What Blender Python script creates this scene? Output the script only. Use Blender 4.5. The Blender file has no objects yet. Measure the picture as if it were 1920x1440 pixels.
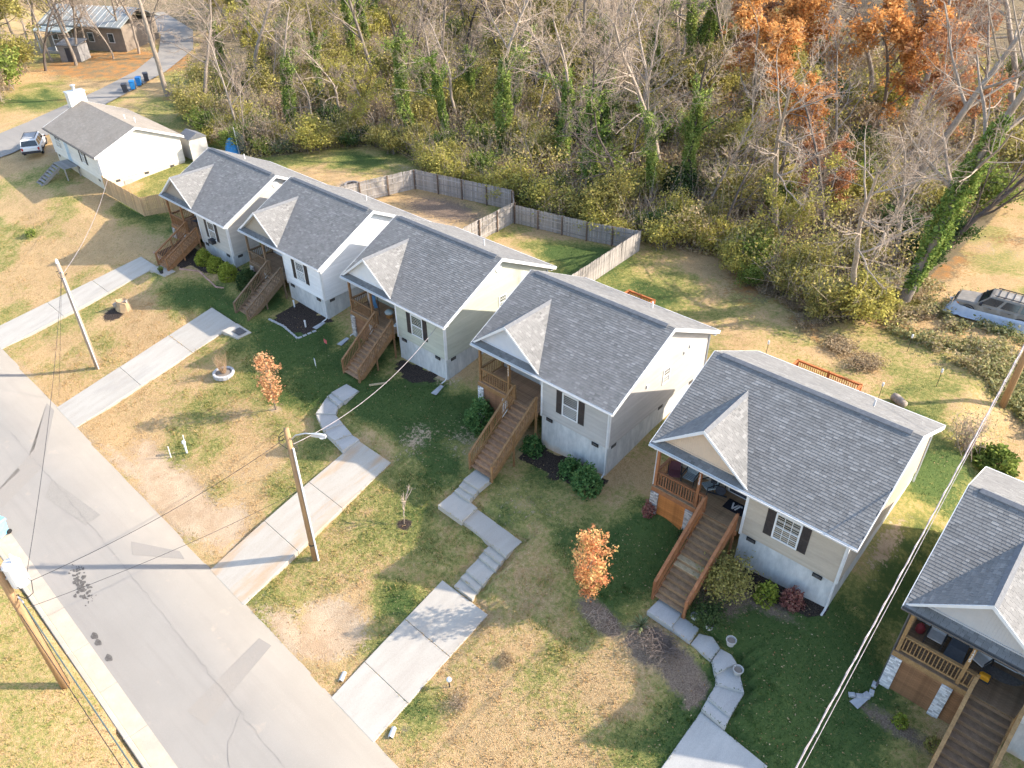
import bpy, math, random
import numpy as np
from mathutils import Matrix, Vector

# ------------------------------------------------------------------ camera, sky, sun, exposure
SC = bpy.context.scene
COL = SC.collection
cam_d = bpy.data.cameras.new('camera')
cam_d.sensor_width = 36.0
cam_d.lens = 1450.72 / 1920.0 * 36.0
cam_d.clip_start = 0.5
cam_d.clip_end = 2000
CAM = bpy.data.objects.new('camera', cam_d)
COL.objects.link(CAM)
_yaw, _pitch, _roll = math.radians(-42.2114), math.radians(35.8541), math.radians(-0.4307)
_f = Vector((math.sin(_yaw) * math.cos(_pitch), math.cos(_yaw) * math.cos(_pitch), -math.sin(_pitch)))
_r0 = Vector((math.cos(_yaw), -math.sin(_yaw), 0)); _u0 = _r0.cross(_f)
_r = _r0 * math.cos(_roll) + _u0 * math.sin(_roll)
_u = -_r0 * math.sin(_roll) + _u0 * math.cos(_roll)
CAM.matrix_world = Matrix(((_r.x, _u.x, -_f.x, 13.66), (_r.y, _u.y, -_f.y, -24.52), (_r.z, _u.z, -_f.z, 31.37), (0, 0, 0, 1)))
SC.camera = CAM

SUN_AZ, SUN_EL = 42.0, 31.5          # azimuth counted from +X towards +Y
W_ = bpy.data.worlds.new('World'); SC.world = W_; W_.use_nodes = True
_nt = W_.node_tree; _bg = _nt.nodes['Background']
_sky = _nt.nodes.new('ShaderNodeTexSky'); _sky.sky_type = 'NISHITA'; _sky.sun_disc = False
_sky.sun_elevation = math.radians(SUN_EL); _sky.sun_rotation = math.radians(90 - SUN_AZ)
_sky.air_density = 1.0; _sky.dust_density = 1.5; _sky.ozone_density = 1.0
_nt.links.new(_sky.outputs[0], _bg.inputs[0]); _bg.inputs[1].default_value = 0.15
sun_d = bpy.data.lights.new('sun', 'SUN'); sun_d.energy = 3.2; sun_d.angle = math.radians(0.55); sun_d.color = (1.0, 0.90, 0.76)
SUN = bpy.data.objects.new('sun', sun_d); COL.objects.link(SUN)
_a, _e = math.radians(SUN_AZ), math.radians(SUN_EL)
SUN.rotation_euler = Vector((math.cos(_a) * math.cos(_e), math.sin(_a) * math.cos(_e), math.sin(_e))).to_track_quat('Z', 'Y').to_euler()
SUN.location = (20, 20, 60)
SC.view_settings.view_transform = 'Standard'; SC.view_settings.look = 'None'
SC.view_settings.exposure = 1.66; SC.view_settings.gamma = 1.0; SC.view_settings.use_curve_mapping = False
SC.cycles.max_bounces = 5; SC.cycles.diffuse_bounces = 2; SC.cycles.glossy_bounces = 2
SC.cycles.transmission_bounces = 3; SC.cycles.transparent_max_bounces = 6
SC.cycles.use_adaptive_sampling = True; SC.cycles.adaptive_threshold = .025
SC.cycles.use_denoising = True
try: SC.cycles.denoiser = 'OPENIMAGEDENOISE'
except Exception: pass

RNG = np.random.default_rng(11)
random.seed(5)

# ------------------------------------------------------------------ terrain function (metres, road = 0)
def yroad(x): return -15.45 - 0.0275 * (np.clip(x, -60, 40) + 2.6)
def yhouse(x): return np.interp(x, [-70, -48.4, -37, -25, -12.5, 0, 12, 30], [1.2, 1.07, 1.33, 1.55, .94, 0, -1, -1.5])
def zfront(x): return np.interp(x, [-62, -39, -27.7, -20, -15.8, -8, -3.2, 2, 9.3, 11.9, 20], [3.2, 3.25, 2.95, 2.9, 3.1, 2.7, 3.1, 3.1, 3.65, 2.85, 2.75])
def ground(x, y):
    x = np.asarray(x, float); y = np.asarray(y, float)
    yr, yh = yroad(x), yhouse(x)
    t = (y - yr) / (yh - yr)
    p = np.interp(t, [-1, 0, .15, .3, .45, .6, .72, .82, 1.0], [0.0, 0.0, .30, .80, 1.28, 1.85, 2.4, 2.75, 3.05]) / 3.05 * zfront(x)
    q = np.interp(y - yh, [0, 5, 10, 20, 40, 80, 200], [0, .65, 1.05, 1.45, 2.15, 4., 9.])
    mound = .95 * np.exp(-((x - 1.1) / 1.7) ** 2 - ((y - .6) / 1.9) ** 2)     # bank under the tan house porch
    return np.where(t < 1, p, zfront(x) + q) + mound
def gz(x, y): return float(ground(x, y))

_lat = {}
def vnoise(x, y, s, seed=0):
    if seed not in _lat: _lat[seed] = np.random.default_rng(900 + seed).random((256, 256))
    L = _lat[seed]; u = np.asarray(x) / s + 1000.37; v = np.asarray(y) / s + 1000.71
    i = np.floor(u).astype(int); j = np.floor(v).astype(int); a = u - i; b = v - j
    a = a * a * (3 - 2 * a); b = b * b * (3 - 2 * b); i &= 255; j &= 255; i1 = (i + 1) & 255; j1 = (j + 1) & 255
    return (L[i, j] * (1 - a) + L[i1, j] * a) * (1 - b) + (L[i, j1] * (1 - a) + L[i1, j1] * a) * b
def fbm(x, y, s, seed=0, o=4):
    r = 0; w = 0; k = 1.0
    for n in range(o): r = r + k * vnoise(x, y, s / 2 ** n, seed + n); w += k; k *= .55
    return r / w
def sstep(a, b, x): t = np.clip((x - a) / (b - a), 0, 1); return t * t * (3 - 2 * t)

# ------------------------------------------------------------------ object helpers
def tag(o, label=None, cat=None, group=None, kind=None):
    if label: o['label'] = label
    if cat: o['category'] = cat
    if group: o['group'] = group
    if kind: o['kind'] = kind
    return o
def thing(name, label, cat, loc=(0, 0, 0), rz=0.0, group=None):
    o = bpy.data.objects.new(name, None); COL.objects.link(o)
    o.empty_display_size = .3
    o.location = loc; o.rotation_euler = (0, 0, rz)
    return tag(o, label, cat, group)
def link(name, me, mat=None, parent=None, loc=None, rot=None, kind=None):
    o = bpy.data.objects.new(name, me); COL.objects.link(o)
    if parent is not None: o.parent = parent
    if loc is not None: o.location = loc
    if rot is not None: o.rotation_euler = rot
    if mat is not None:
        if len(me.materials) == 0: me.materials.append(mat)
        elif me.materials[0] is not mat:
            o.material_slots[0].link = 'OBJECT'; o.material_slots[0].material = mat
    if kind: o['kind'] = kind
    return o
def copy_tree(o, parent=None):
    c = o.copy(); COL.objects.link(c)
    if parent is not None: c.parent = parent
    for ch in list(o.children): copy_tree(ch, c)
    return c

class MB:
    """collects boxes, bars, tubes; build() links them as one mesh object"""
    def __init__(s): s.v = []; s.f = []; s.t = []
    def add(s, vs, fs, tone=None):
        b = len(s.v); s.v.extend([tuple(map(float, p)) for p in vs]); s.f.extend([tuple(b + i for i in f) for f in fs])
        if tone is not None: s.t.extend([tone] * len(fs))
        return s
    def box(s, x0, x1, y0, y1, z0, z1, tone=None):
        return s.add([(x0, y0, z0), (x1, y0, z0), (x1, y1, z0), (x0, y1, z0), (x0, y0, z1), (x1, y0, z1), (x1, y1, z1), (x0, y1, z1)],
                     [(0, 3, 2, 1), (4, 5, 6, 7), (0, 1, 5, 4), (1, 2, 6, 5), (2, 3, 7, 6), (3, 0, 4, 7)], tone)
    def bbox(s, x0, x1, y0, y1, z0, z1, b=.01):
        """box with its upper edges chamfered"""
        return s.add([(x0, y0, z0), (x1, y0, z0), (x1, y1, z0), (x0, y1, z0), (x0, y0, z1 - b), (x1, y0, z1 - b), (x1, y1, z1 - b), (x0, y1, z1 - b),
                      (x0 + b, y0 + b, z1), (x1 - b, y0 + b, z1), (x1 - b, y1 - b, z1), (x0 + b, y1 - b, z1)],
                     [(0, 3, 2, 1), (8, 9, 10, 11), (0, 1, 5, 4), (1, 2, 6, 5), (2, 3, 7, 6), (3, 0, 4, 7), (4, 5, 9, 8), (5, 6, 10, 9), (6, 7, 11, 10), (7, 4, 8, 11)])
    def hexa(s, p): return s.add(p, [(0, 3, 2, 1), (4, 5, 6, 7), (0, 1, 5, 4), (1, 2, 6, 5), (2, 3, 7, 6), (3, 0, 4, 7)])
    def bar(s, a, b, w, h, up=(0, 0, 1)):
        """box from a to b, w wide across, h along up"""
        a = Vector(a); b = Vector(b); d = (b - a).normalized(); up = Vector(up); r = d.cross(up)
        if r.length < 1e-5: r = Vector((1, 0, 0))
        r.normalize(); u = r.cross(d); r *= w / 2; u *= h / 2
        return s.hexa([a - r - u, b - r - u, b + r - u, a + r - u, a - r + u, b - r + u, b + r + u, a + r + u])
    def prism(s, poly, z0, z1):
        n = len(poly); g = lambda z: z if isinstance(z, (list, tuple)) else [z] * n
        a, b = g(z0), g(z1)
        vs = [(p[0], p[1], a[i]) for i, p in enumerate(poly)] + [(p[0], p[1], b[i]) for i, p in enumerate(poly)]
        return s.add(vs, [tuple(reversed(range(n))), tuple(range(n, 2 * n))] + [(i, (i + 1) % n, n + (i + 1) % n, n + i) for i in range(n)])
    def tube(s, path, rad, n=8, cap=True):
        path = [Vector(p) for p in path]; m = len(path)
        rad = rad if isinstance(rad, (list, tuple)) else [rad] * m
        b = len(s.v); ref = None
        for i, p in enumerate(path):
            d = (path[min(i + 1, m - 1)] - path[max(i - 1, 0)]); d.normalize()
            if ref is None:
                ref = Vector((1, 0, 0)) if abs(d.x) < .9 else Vector((0, 1, 0))
            ref = ref - d * ref.dot(d); ref.normalize(); q = d.cross(ref)
            for k in range(n):
                t = 2 * math.pi * k / n; s.v.append(tuple(p + (ref * math.cos(t) + q * math.sin(t)) * rad[i]))
        for i in range(m - 1):
            for k in range(n):
                k2 = (k + 1) % n; s.f.append((b + i * n + k, b + i * n + k2, b + (i + 1) * n + k2, b + (i + 1) * n + k))
        if cap:
            s.f.append(tuple(b + k for k in reversed(range(n)))); s.f.append(tuple(b + (m - 1) * n + k for k in range(n)))
        return s
    def lathe(s, prof, n=12, c=(0, 0, 0)):
        b = len(s.v); m = len(prof)
        for r, z in prof:
            for k in range(n):
                t = 2 * math.pi * k / n; s.v.append((c[0] + r * math.cos(t), c[1] + r * math.sin(t), c[2] + z))
        for i in range(m - 1):
            for k in range(n):
                k2 = (k + 1) % n; s.f.append((b + i * n + k, b + i * n + k2, b + (i + 1) * n + k2, b + (i + 1) * n + k))
        s.f.append(tuple(b + k for k in reversed(range(n)))); s.f.append(tuple(b + (m - 1) * n + k for k in range(n)))
        return s
    def mesh(s, name, mat=None, smooth=False):
        me = bpy.data.meshes.new(name); me.from_pydata(s.v, [], s.f)
        if mat: me.materials.append(mat)
        if smooth: me.polygons.foreach_set('use_smooth', [True] * len(me.polygons))
        if s.t and len(s.t) == len(s.f):
            at = me.attributes.new('tone', 'FLOAT', 'FACE'); at.data.foreach_set('value', s.t)
        me.update(); return me
    def build(s, name, mat, parent=None, loc=None, rot=None, smooth=False, kind=None):
        return link(name, s.mesh(name, mat, smooth), None, parent, loc, rot, kind)

def np_mesh(name, V, F, tone=None, mat=None, smooth=False, pattr=None):
    """fast mesh of quads or triangles from arrays"""
    me = bpy.data.meshes.new(name); k = F.shape[1]
    me.vertices.add(len(V)); me.vertices.foreach_set('co', np.ascontiguousarray(V, np.float32).ravel())
    me.loops.add(F.size); me.loops.foreach_set('vertex_index', np.ascontiguousarray(F, np.int32).ravel())
    me.polygons.add(len(F)); me.polygons.foreach_set('loop_start', np.arange(0, F.size, k, dtype=np.int32))
    try: me.polygons.foreach_set('loop_total', np.full(len(F), k, np.int32))
    except Exception: pass
    if smooth: me.polygons.foreach_set('use_smooth', np.ones(len(F), bool))
    if tone is not None:
        at = me.attributes.new('tone', 'FLOAT', 'FACE'); at.data.foreach_set('value', np.ascontiguousarray(tone, np.float32))
    if pattr:
        for n_, a_ in pattr.items():
            at = me.attributes.new(n_, 'FLOAT', 'POINT'); at.data.foreach_set('value', np.ascontiguousarray(a_, np.float32))
    if mat: me.materials.append(mat)
    me.update(calc_edges=True); return me
def quads_np(C, size, rng, nb=None, aspect=1.5, droop=0.0):
    """a small leaf quad round every centre, randomly turned"""
    n = len(C); a = rng.normal(size=(n, 3)); a[:, 2] *= .6; a /= np.linalg.norm(a, axis=1)[:, None] + 1e-9
    b = rng.normal(size=(n, 3)); b -= a * np.sum(a * b, 1)[:, None]; b /= np.linalg.norm(b, axis=1)[:, None] + 1e-9
    s = (np.asarray(size) * rng.uniform(.6, 1.3, n))[:, None] * .5
    a = a * s * aspect; b = b * s
    V = np.stack([C - a, C + b * .8 - a * .1, C + a, C - b * .8 - a * .1], 1).reshape(-1, 3)
    return V, np.arange(4 * n).reshape(n, 4)
def segs_np(P0, P1, R0, R1, n=3):
    D = P1 - P0; D = D / (np.linalg.norm(D, axis=1)[:, None] + 1e-9)
    ref = np.where(np.abs(D[:, :1]) < .8, np.array([[1., 0, 0]]), np.array([[0, 1., 0]]))
    A = np.cross(D, ref); A /= np.linalg.norm(A, axis=1)[:, None] + 1e-9; B = np.cross(D, A)
    N = len(P0); V = np.zeros((N, 2 * n, 3))
    for k in range(n):
        t = 2 * math.pi * k / n; o = A * math.cos(t) + B * math.sin(t)
        V[:, k] = P0 + o * R0[:, None]; V[:, n + k] = P1 + o * R1[:, None]
    base = (np.arange(N) * 2 * n)[:, None]
    F = np.concatenate([base + np.array([[k, (k + 1) % n, n + (k + 1) % n, n + k]]) for k in range(n)], 0)
    return V.reshape(-1, 3), F
# ------------------------------------------------------------------ materials
def new_mat(name):
    m = bpy.data.materials.new(name); m.use_nodes = True
    return m, m.node_tree.nodes, m.node_tree.links, m.node_tree.nodes['Principled BSDF']
def _coord(N, L, coord, stretch):
    tc = N.new('ShaderNodeTexCoord'); mp = N.new('ShaderNodeMapping'); mp.inputs['Scale'].default_value = stretch
    if coord == 'World':
        g = N.new('ShaderNodeNewGeometry'); L.new(g.outputs['Position'], mp.inputs[0])
    else: L.new(tc.outputs[coord], mp.inputs[0])
    return mp.outputs[0]
def _noise(N, L, vec, scale, detail=4, rough=.6):
    n = N.new('ShaderNodeTexNoise'); n.inputs['Scale'].default_value = scale; n.inputs['Detail'].default_value = detail
    n.inputs['Roughness'].default_value = rough
    L.new(vec, n.inputs['Vector']); return n.outputs[0]
def _range(N, L, v, a, b, c=0., d=1.):
    r = N.new('ShaderNodeMapRange'); r.inputs[1].default_value = a; r.inputs[2].default_value = b; r.inputs[3].default_value = c; r.inputs[4].default_value = d
    L.new(v, r.inputs[0]); return r.outputs[0]
def _mix(N, L, f, a, b, mode='MIX'):
    m = N.new('ShaderNodeMix'); m.data_type = 'RGBA'; m.blend_type = mode
    for val, idx in ((f, 0), (a, 6), (b, 7)):
        if isinstance(val, (int, float)): m.inputs[idx].default_value = val
        elif isinstance(val, tuple): m.inputs[idx].default_value = (*val[:3], 1)
        else: L.new(val, m.inputs[idx])
    return m.outputs[2]
def _attr(N, name):
    a = N.new('ShaderNodeAttribute'); a.attribute_name = name; return a.outputs['Fac']
def _bump(N, L, b, h, strength, dist=.02):
    n = N.new('ShaderNodeBump'); n.inputs['Strength'].default_value = strength; n.inputs['Distance'].default_value = dist
    L.new(h, n.inputs['Height']); L.new(n.outputs[0], b.inputs['Normal'])
def pm(name, c1, c2=None, scale=6., rough=.75, spec=.25, metal=0., lo=.35, hi=.65, coord='Object', stretch=(1, 1, 1), bump=0., bscale=40., tone=0., rnd=0., c3=None, s3=1.0, grain=0.0, gscale=60.):
    """principled surface: c1 broken up towards c2 (and stained with c3), optional grain, per-face 'tone' and per-object change"""
    m, N, L, B = new_mat(name)
    vec = _coord(N, L, coord, stretch)
    col = None
    if c2 is not None: col = _mix(N, L, _range(N, L, _noise(N, L, vec, scale), lo, hi), c1, c2)
    if c3 is not None: col = _mix(N, L, _range(N, L, _noise(N, L, vec, s3, 5), .55, .75), col if col is not None else c1, c3)
    if grain: col = _mix(N, L, 1.0, col if col is not None else c1, _grey(N, L, _range(N, L, _noise(N, L, vec, gscale, 2), .3, .7, 1 - grain, 1 + grain)), 'MULTIPLY')
    if tone: col = _mix(N, L, 1.0, col if col is not None else c1, _grey(N, L, _range(N, L, _attr(N, 'tone'), 0, 1, 1 - tone, 1 + tone)), 'MULTIPLY')
    if rnd:
        oi = N.new('ShaderNodeObjectInfo'); col = _mix(N, L, 1.0, col if col is not None else c1, _grey(N, L, _range(N, L, oi.outputs['Random'], 0, 1, 1 - rnd, 1 + rnd)), 'MULTIPLY')
    if col is None: B.inputs['Base Color'].default_value = (*c1, 1)
    else: L.new(col, B.inputs['Base Color'])
    B.inputs['Roughness'].default_value = rough; B.inputs['Specular IOR Level'].default_value = spec; B.inputs['Metallic'].default_value = metal
    if bump: _bump(N, L, B, _noise(N, L, vec, bscale, 3), bump)
    return m
def _grey(N, L, v):
    c = N.new('ShaderNodeCombineColor'); [L.new(v, c.inputs[i]) for i in range(3)]; return c.outputs[0]
def leafmat(name, cols, trans=.3, rnd=.15):
    """leaf colours spread over the 'tone' attribute, part translucent"""
    m, N, L, B = new_mat(name); N.remove(B)
    rp = N.new('ShaderNodeValToRGB'); rp.color_ramp.interpolation = 'LINEAR'
    els = rp.color_ramp.elements
    els[0].position = 0; els[0].color = (*cols[0], 1); els[1].position = 1; els[1].color = (*cols[-1], 1)
    for i, c in enumerate(cols[1:-1]):
        e = els.new((i + 1) / (len(cols) - 1)); e.color = (*c, 1)
    oi = N.new('ShaderNodeObjectInfo')
    ad = N.new('ShaderNodeMath'); ad.operation = 'ADD'
    L.new(_attr(N, 'tone'), ad.inputs[0]); L.new(_range(N, L, oi.outputs['Random'], 0, 1, -rnd, rnd), ad.inputs[1]); L.new(ad.outputs[0], rp.inputs[0])
    d = N.new('ShaderNodeBsdfDiffuse'); t = N.new('ShaderNodeBsdfTranslucent'); mx = N.new('ShaderNodeMixShader'); mx.inputs[0].default_value = trans
    L.new(rp.outputs[0], d.inputs[0]); L.new(rp.outputs[0], t.inputs[0]); L.new(d.outputs[0], mx.inputs[1]); L.new(t.outputs[0], mx.inputs[2])
    L.new(mx.outputs[0], N['Material Output'].inputs[0]); return m

def ground_mat():
    m, N, L, B = new_mat('ground_surface')
    w = _coord(N, L, 'World', (1, 1, 1))
    nb = _noise(N, L, w, .8, 4, .65); nm = _noise(N, L, w, 4.3, 4, .72); nf = _noise(N, L, w, 17., 3, .75); nv = _noise(N, L, w, 52., 1, .5)
    def plus(attr, n, amt):
        f = N.new('ShaderNodeMath'); f.operation = 'ADD'; L.new(_attr(N, attr), f.inputs[0]); L.new(_range(N, L, n, .3, .7, -amt, amt), f.inputs[1]); return f.outputs[0]
    dry = _mix(N, L, _range(N, L, nb, .32, .68), (.52, .34, .165), (.37, .235, .11))
    dry = _mix(N, L, _range(N, L, nf, .42, .68), dry, (.58, .41, .22))
    grn = _mix(N, L, _range(N, L, nm, .3, .7), (.050, .092, .028), (.10, .135, .038))
    grn = _mix(N, L, _range(N, L, nf, .56, .76), grn, (.13, .14, .055))
    dry = _mix(N, L, _range(N, L, nm, .54, .74), dry, (.30, .19, .095))
    gf = plus('green', nm, .30)
    col = _mix(N, L, _range(N, L, gf, .12, .5), dry, _mix(N, L, _range(N, L, nf, .35, .65), (.35, .30, .10), (.25, .245, .07)))
    col = _mix(N, L, _range(N, L, gf, .42, .9), col, grn)
    dirt = _mix(N, L, _range(N, L, nb, .38, .62), (.55, .41, .275), (.44, .305, .19))
    dirt = _mix(N, L, _range(N, L, nf, .5, .7), dirt, (.40, .28, .17))
    col = _mix(N, L, _range(N, L, plus('dirt', nm, .42), .38, .66), col, dirt)
    lit = _mix(N, L, _range(N, L, nf, .38, .62), (.50, .235, .075), (.32, .17, .07))
    lit = _mix(N, L, _range(N, L, nb, .4, .62), lit, (.21, .165, .095))
    lit = _mix(N, L, _range(N, L, _attr(N, 'wood'), .3, .7), lit, _mix(N, L, _range(N, L, nf, .4, .6), (.15, .125, .07), (.23, .175, .11)))
    col = _mix(N, L, _range(N, L, plus('litter', nm, .35), .35, .65), col, lit)
    mul = _mix(N, L, _range(N, L, nf, .42, .62), (.030, .022, .018), (.095, .070, .056))
    col = _mix(N, L, _range(N, L, plus('mulch', nm, .14), .4, .6), col, mul)
    brn = _mix(N, L, _range(N, L, nf, .40, .62), (.27, .20, .145), (.13, .09, .065))
    col = _mix(N, L, _range(N, L, plus('bed', nm, .2), .35, .65), col, brn)
    L.new(_mix(N, L, 1.0, col, _grey(N, L, _range(N, L, nv, .3, .7, .82, 1.18)), 'MULTIPLY'), B.inputs['Base Color'])
    B.inputs['Roughness'].default_value = .95; B.inputs['Specular IOR Level'].default_value = .1
    _bump(N, L, B, nf, .9, .07)
    return m
def road_mat():
    m, N, L, B = new_mat('asphalt')
    w = _coord(N, L, 'World', (1, 1, 1))
    col = _mix(N, L, _range(N, L, _noise(N, L, w, .35, 5), .3, .7), (.262, .240, .212), (.288, .265, .235))
    col = _mix(N, L, _range(N, L, _noise(N, L, w, .12, 4, .7), .52, .62), col, (.296, .268, .235))
    ws = _coord(N, L, 'World', (.12, 1.6, 1))
    col = _mix(N, L, _range(N, L, _noise(N, L, ws, 1.2, 4), .48, .72, 0, .5), col, (.24, .218, .195))
    col = _mix(N, L, _range(N, L, _noise(N, L, w, 55., 2), .5, .75, 0, .4), col, (.19, .178, .165))
    col = _mix(N, L, _range(N, L, _noise(N, L, w, 48., 2), .6, .75, 0, .5), col, (.42, .40, .37))
    col = _mix(N, L, _range(N, L, _noise(N, L, w, .8, 5), .64, .74, 0, .5), col, (.39, .325, .26))
    L.new(col, B.inputs['Base Color']); B.inputs['Roughness'].default_value = .9; B.inputs['Specular IOR Level'].default_value = .2
    _bump(N, L, B, _noise(N, L, w, 60., 3), .35, .01)
    return m

M = {}
M['ground'] = ground_mat(); M['asphalt'] = road_mat()
M['patch'] = pm('asphalt_patch', (.25, .228, .20), (.265, .242, .212), 1.5, .9, coord='World', grain=.2, gscale=50)
M['patch2'] = pm('asphalt_patch_warm', (.276, .246, .212), (.265, .24, .21), 1.5, .9, coord='World', grain=.15, gscale=50)
M['oil'] = pm('oil_stain', (.085, .075, .066), (.13, .118, .105), 8, .7, coord='World', lo=.4, hi=.6)
M['concrete'] = pm('concrete', (.41, .365, .31), (.46, .42, .36), 1.1, .85, .2, coord='World', stretch=(1.7, .38, 1), c3=(.37, .34, .30), s3=.7, grain=.10, gscale=40, bump=.15, rnd=.04)
M['concrete_rust'] = pm('concrete_rust', (.42, .365, .30), (.46, .415, .35), 1.1, .85, .2, coord='World', stretch=(1.7, .38, 1), c3=(.46, .285, .145), s3=.42, grain=.10, gscale=40, bump=.15, rnd=.04)
M['concrete_grey'] = pm('concrete_grey', (.38, .365, .34), (.44, .42, .39), 1.3, .85, .2, coord='World', stretch=(1.7, .38, 1), c3=(.36, .34, .32), s3=.8, grain=.12, gscale=40, bump=.15, rnd=.05)
M['kerb'] = pm('kerb_concrete', (.45, .385, .31), (.39, .335, .27), 1.4, .9, .2, coord='World', c3=(.40, .33, .25), s3=1.1, grain=.12, rnd=.04)
M['joint'] = pm('joint_dirt', (.20, .17, .14), None, rough=.95)
def foundation_mat():
    m, N, L, B = new_mat('foundation_plaster')
    v = _coord(N, L, 'Object', (1, 1, 1)); vv = _coord(N, L, 'Object', (2.2, 2.2, .6))
    col = _mix(N, L, _range(N, L, _noise(N, L, vv, 1.4, 5, .7), .35, .65), (.42, .43, .43), (.60, .60, .585))
    col = _mix(N, L, _range(N, L, _noise(N, L, v, .6, 4), .55, .75, 0, .7), col, (.36, .37, .37))
    sep = N.new('ShaderNodeSeparateXYZ'); tc = N.new('ShaderNodeTexCoord'); L.new(tc.outputs['Object'], sep.inputs[0])
    h = N.new('ShaderNodeMath'); h.operation = 'ADD'; L.new(sep.outputs['Z'], h.inputs[0]); L.new(_range(N, L, _noise(N, L, v, 1.2, 5), .3, .7, -.3, .3), h.inputs[1])
    col = _mix(N, L, _range(N, L, h.outputs[0], -.05, .5, .85, 0), col, (.52, .37, .235))
    L.new(col, B.inputs['Base Color']); B.inputs['Roughness'].default_value = .9; B.inputs['Specular IOR Level'].default_value = .15
    _bump(N, L, B, _noise(N, L, v, 20, 3), .15)
    return m
M['foundation'] = foundation_mat()
M['shingle'] = pm('asphalt_shingle', (.186, .181, .174), (.21, .205, .197), 1.2, .92, .15, tone=.27, c3=(.165, .163, .158), s3=.30, grain=.15, gscale=55, coord='World')
M['deck_dark'] = pm('roof_underlay', (.05, .05, .055), None, rough=.95)
M['ridge'] = pm('ridge_cap', (.14, .143, .152), (.18, .183, .19), 6, .9, .15, grain=.2)
M['white'] = pm('white_trim', (.72, .72, .71), (.66, .66, .66), 3, .5, .35)
M['darktrim'] = pm('dark_trim', (.10, .09, .085), (.14, .13, .12), 5, .6)
M['shutter'] = pm('shutter_vinyl', (.045, .036, .034), (.06, .05, .046), 10, .55)
M['vent_black'] = pm('vent_black', (.018, .018, .02), None, rough=.6)
M['door'] = pm('door_paint', (.055, .06, .085), (.075, .08, .10), 2, .45)
M['door_white'] = pm('door_white', (.62, .63, .64), None, rough=.5)
def glass_mat():
    m, N, L, B = new_mat('window_glass')
    v = _coord(N, L, 'Object', (1, 1, 1))
    L.new(_mix(N, L, _range(N, L, _noise(N, L, v, 1.6, 3), .4, .6), (.020, .028, .034), (.075, .10, .11)), B.inputs['Base Color'])
    B.inputs['Roughness'].default_value = .06; B.inputs['Specular IOR Level'].default_value = .8
    return m
M['glass'] = glass_mat()
def siding_mat(name, c):
    d = tuple(x * .90 for x in c)
    return pm(name, c, d, .8, .6, .25, stretch=(1, 1, 5), tone=.06, grain=.05, gscale=9, coord='World', c3=tuple(x * .82 for x in c), s3=.25)
SID = {1: siding_mat('siding_beige_grey', (.47, .44, .40)), 2: siding_mat('siding_white', (.74, .75, .76)), 3: siding_mat('siding_sage', (.45, .455, .375)),
       4: siding_mat('siding_greige', (.43, .41, .385)), 5: siding_mat('siding_tan', (.45, .385, .305)), 6: siding_mat('siding_pale_blue', (.52, .57, .60)), 0: siding_mat('siding_cream', (.70, .66, .58))}
GAB = {1: pm('gable_taupe', (.33, .285, .235), (.30, .26, .21), 3, .7), 2: pm('gable_tan', (.37, .33, .27), (.34, .30, .245), 3, .7), 3: pm('gable_white', (.70, .70, .69), (.66, .66, .66), 3, .7),
       4: pm('gable_pale_grey', (.58, .60, .63), (.54, .56, .60), 3, .7), 5: pm('gable_peach', (.62, .48, .35), (.58, .45, .33), 3, .7), 6: pm('gable_grey', (.47, .46, .45), (.44, .43, .42), 3, .7)}
def wood(name, c, rnd=.14, dark=.62):
    return pm(name, c, tuple(x * dark for x in c), 5., .75, .2, stretch=(1, 1, 1), lo=.3, hi=.7, rnd=rnd, grain=.18, gscale=30)
WD = {1: wood('deck_wood_redbrown', (0.338, 0.172, 0.080)), 2: wood('deck_wood_weathered', (0.230, 0.158, 0.099)), 3: wood('deck_wood_brown', (0.290, 0.162, 0.080)), 4: wood('deck_wood_amber', (0.331, 0.186, 0.083)), 5: wood('deck_wood_rust', (0.365, 0.158, 0.072)), 6: wood('deck_wood_tan', (0.365, 0.220, 0.099))}
TR = {1: wood('tread_wood_a', (0.410, 0.222, 0.112)), 2: wood('tread_wood_b', (0.355, 0.235, 0.147)), 3: wood('tread_wood_c', (0.396, 0.246, 0.142)), 4: wood('tread_wood_d', (0.410, 0.241, 0.138)), 5: wood('tread_wood_e', (0.355, 0.228, 0.130)), 6: wood('tread_wood_f', (0.232, 0.152, 0.095))}
SK = {1: wood('skirt_wood_a', (.23, .12, .07)), 2: wood('skirt_wood_b', (.20, .12, .08)), 3: wood('skirt_wood_c', (.24, .125, .07)), 4: wood('skirt_wood_d', (.30, .155, .085)), 5: wood('skirt_wood_orange', (.50, .19, .055)), 6: wood('skirt_wood_brown', (.27, .14, .07))}
M['newwood'] = wood('new_lumber', (.52, .40, .24))
M['stone'] = pm('ledge_stone', (.50, .46, .43), (.36, .32, .29), 7, .85, tone=.35)
M['stone_white'] = pm('ledge_stone_white', (.66, .65, .65), (.52, .51, .51), 7, .85, tone=.3)
M['fence_grey'] = wood('fence_weathered', (.40, .36, .325), .22, .7)
M['fence_post'] = wood('fence_post_brown', (.20, .14, .105), .2)
M['fence_new'] = wood('fence_cedar', (.50, .34, .19), .16, .8)
M['reddeck'] = wood('deck_cedar_red', (.48, .17, .06), .1)
M['pole'] = pm('pole_wood', (.40, .255, .13), (.30, .185, .10), 3., .85, stretch=(6, 6, .5), grain=.2)
M['pole_pale'] = pm('pole_wood_pale', (.42, .33, .25), (.30, .23, .18), 3., .85, stretch=(6, 6, .5), grain=.2)
M['galv'] = pm('galvanised', (.55, .56, .57), (.48, .49, .5), 8, .4, .5, metal=.4)
M['porcelain'] = pm('transformer_paint', (.70, .70, .69), (.64, .64, .63), 3, .45, .4)
M['cable_black'] = pm('cable_black', (.03, .03, .032), None, rough=.6)
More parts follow.
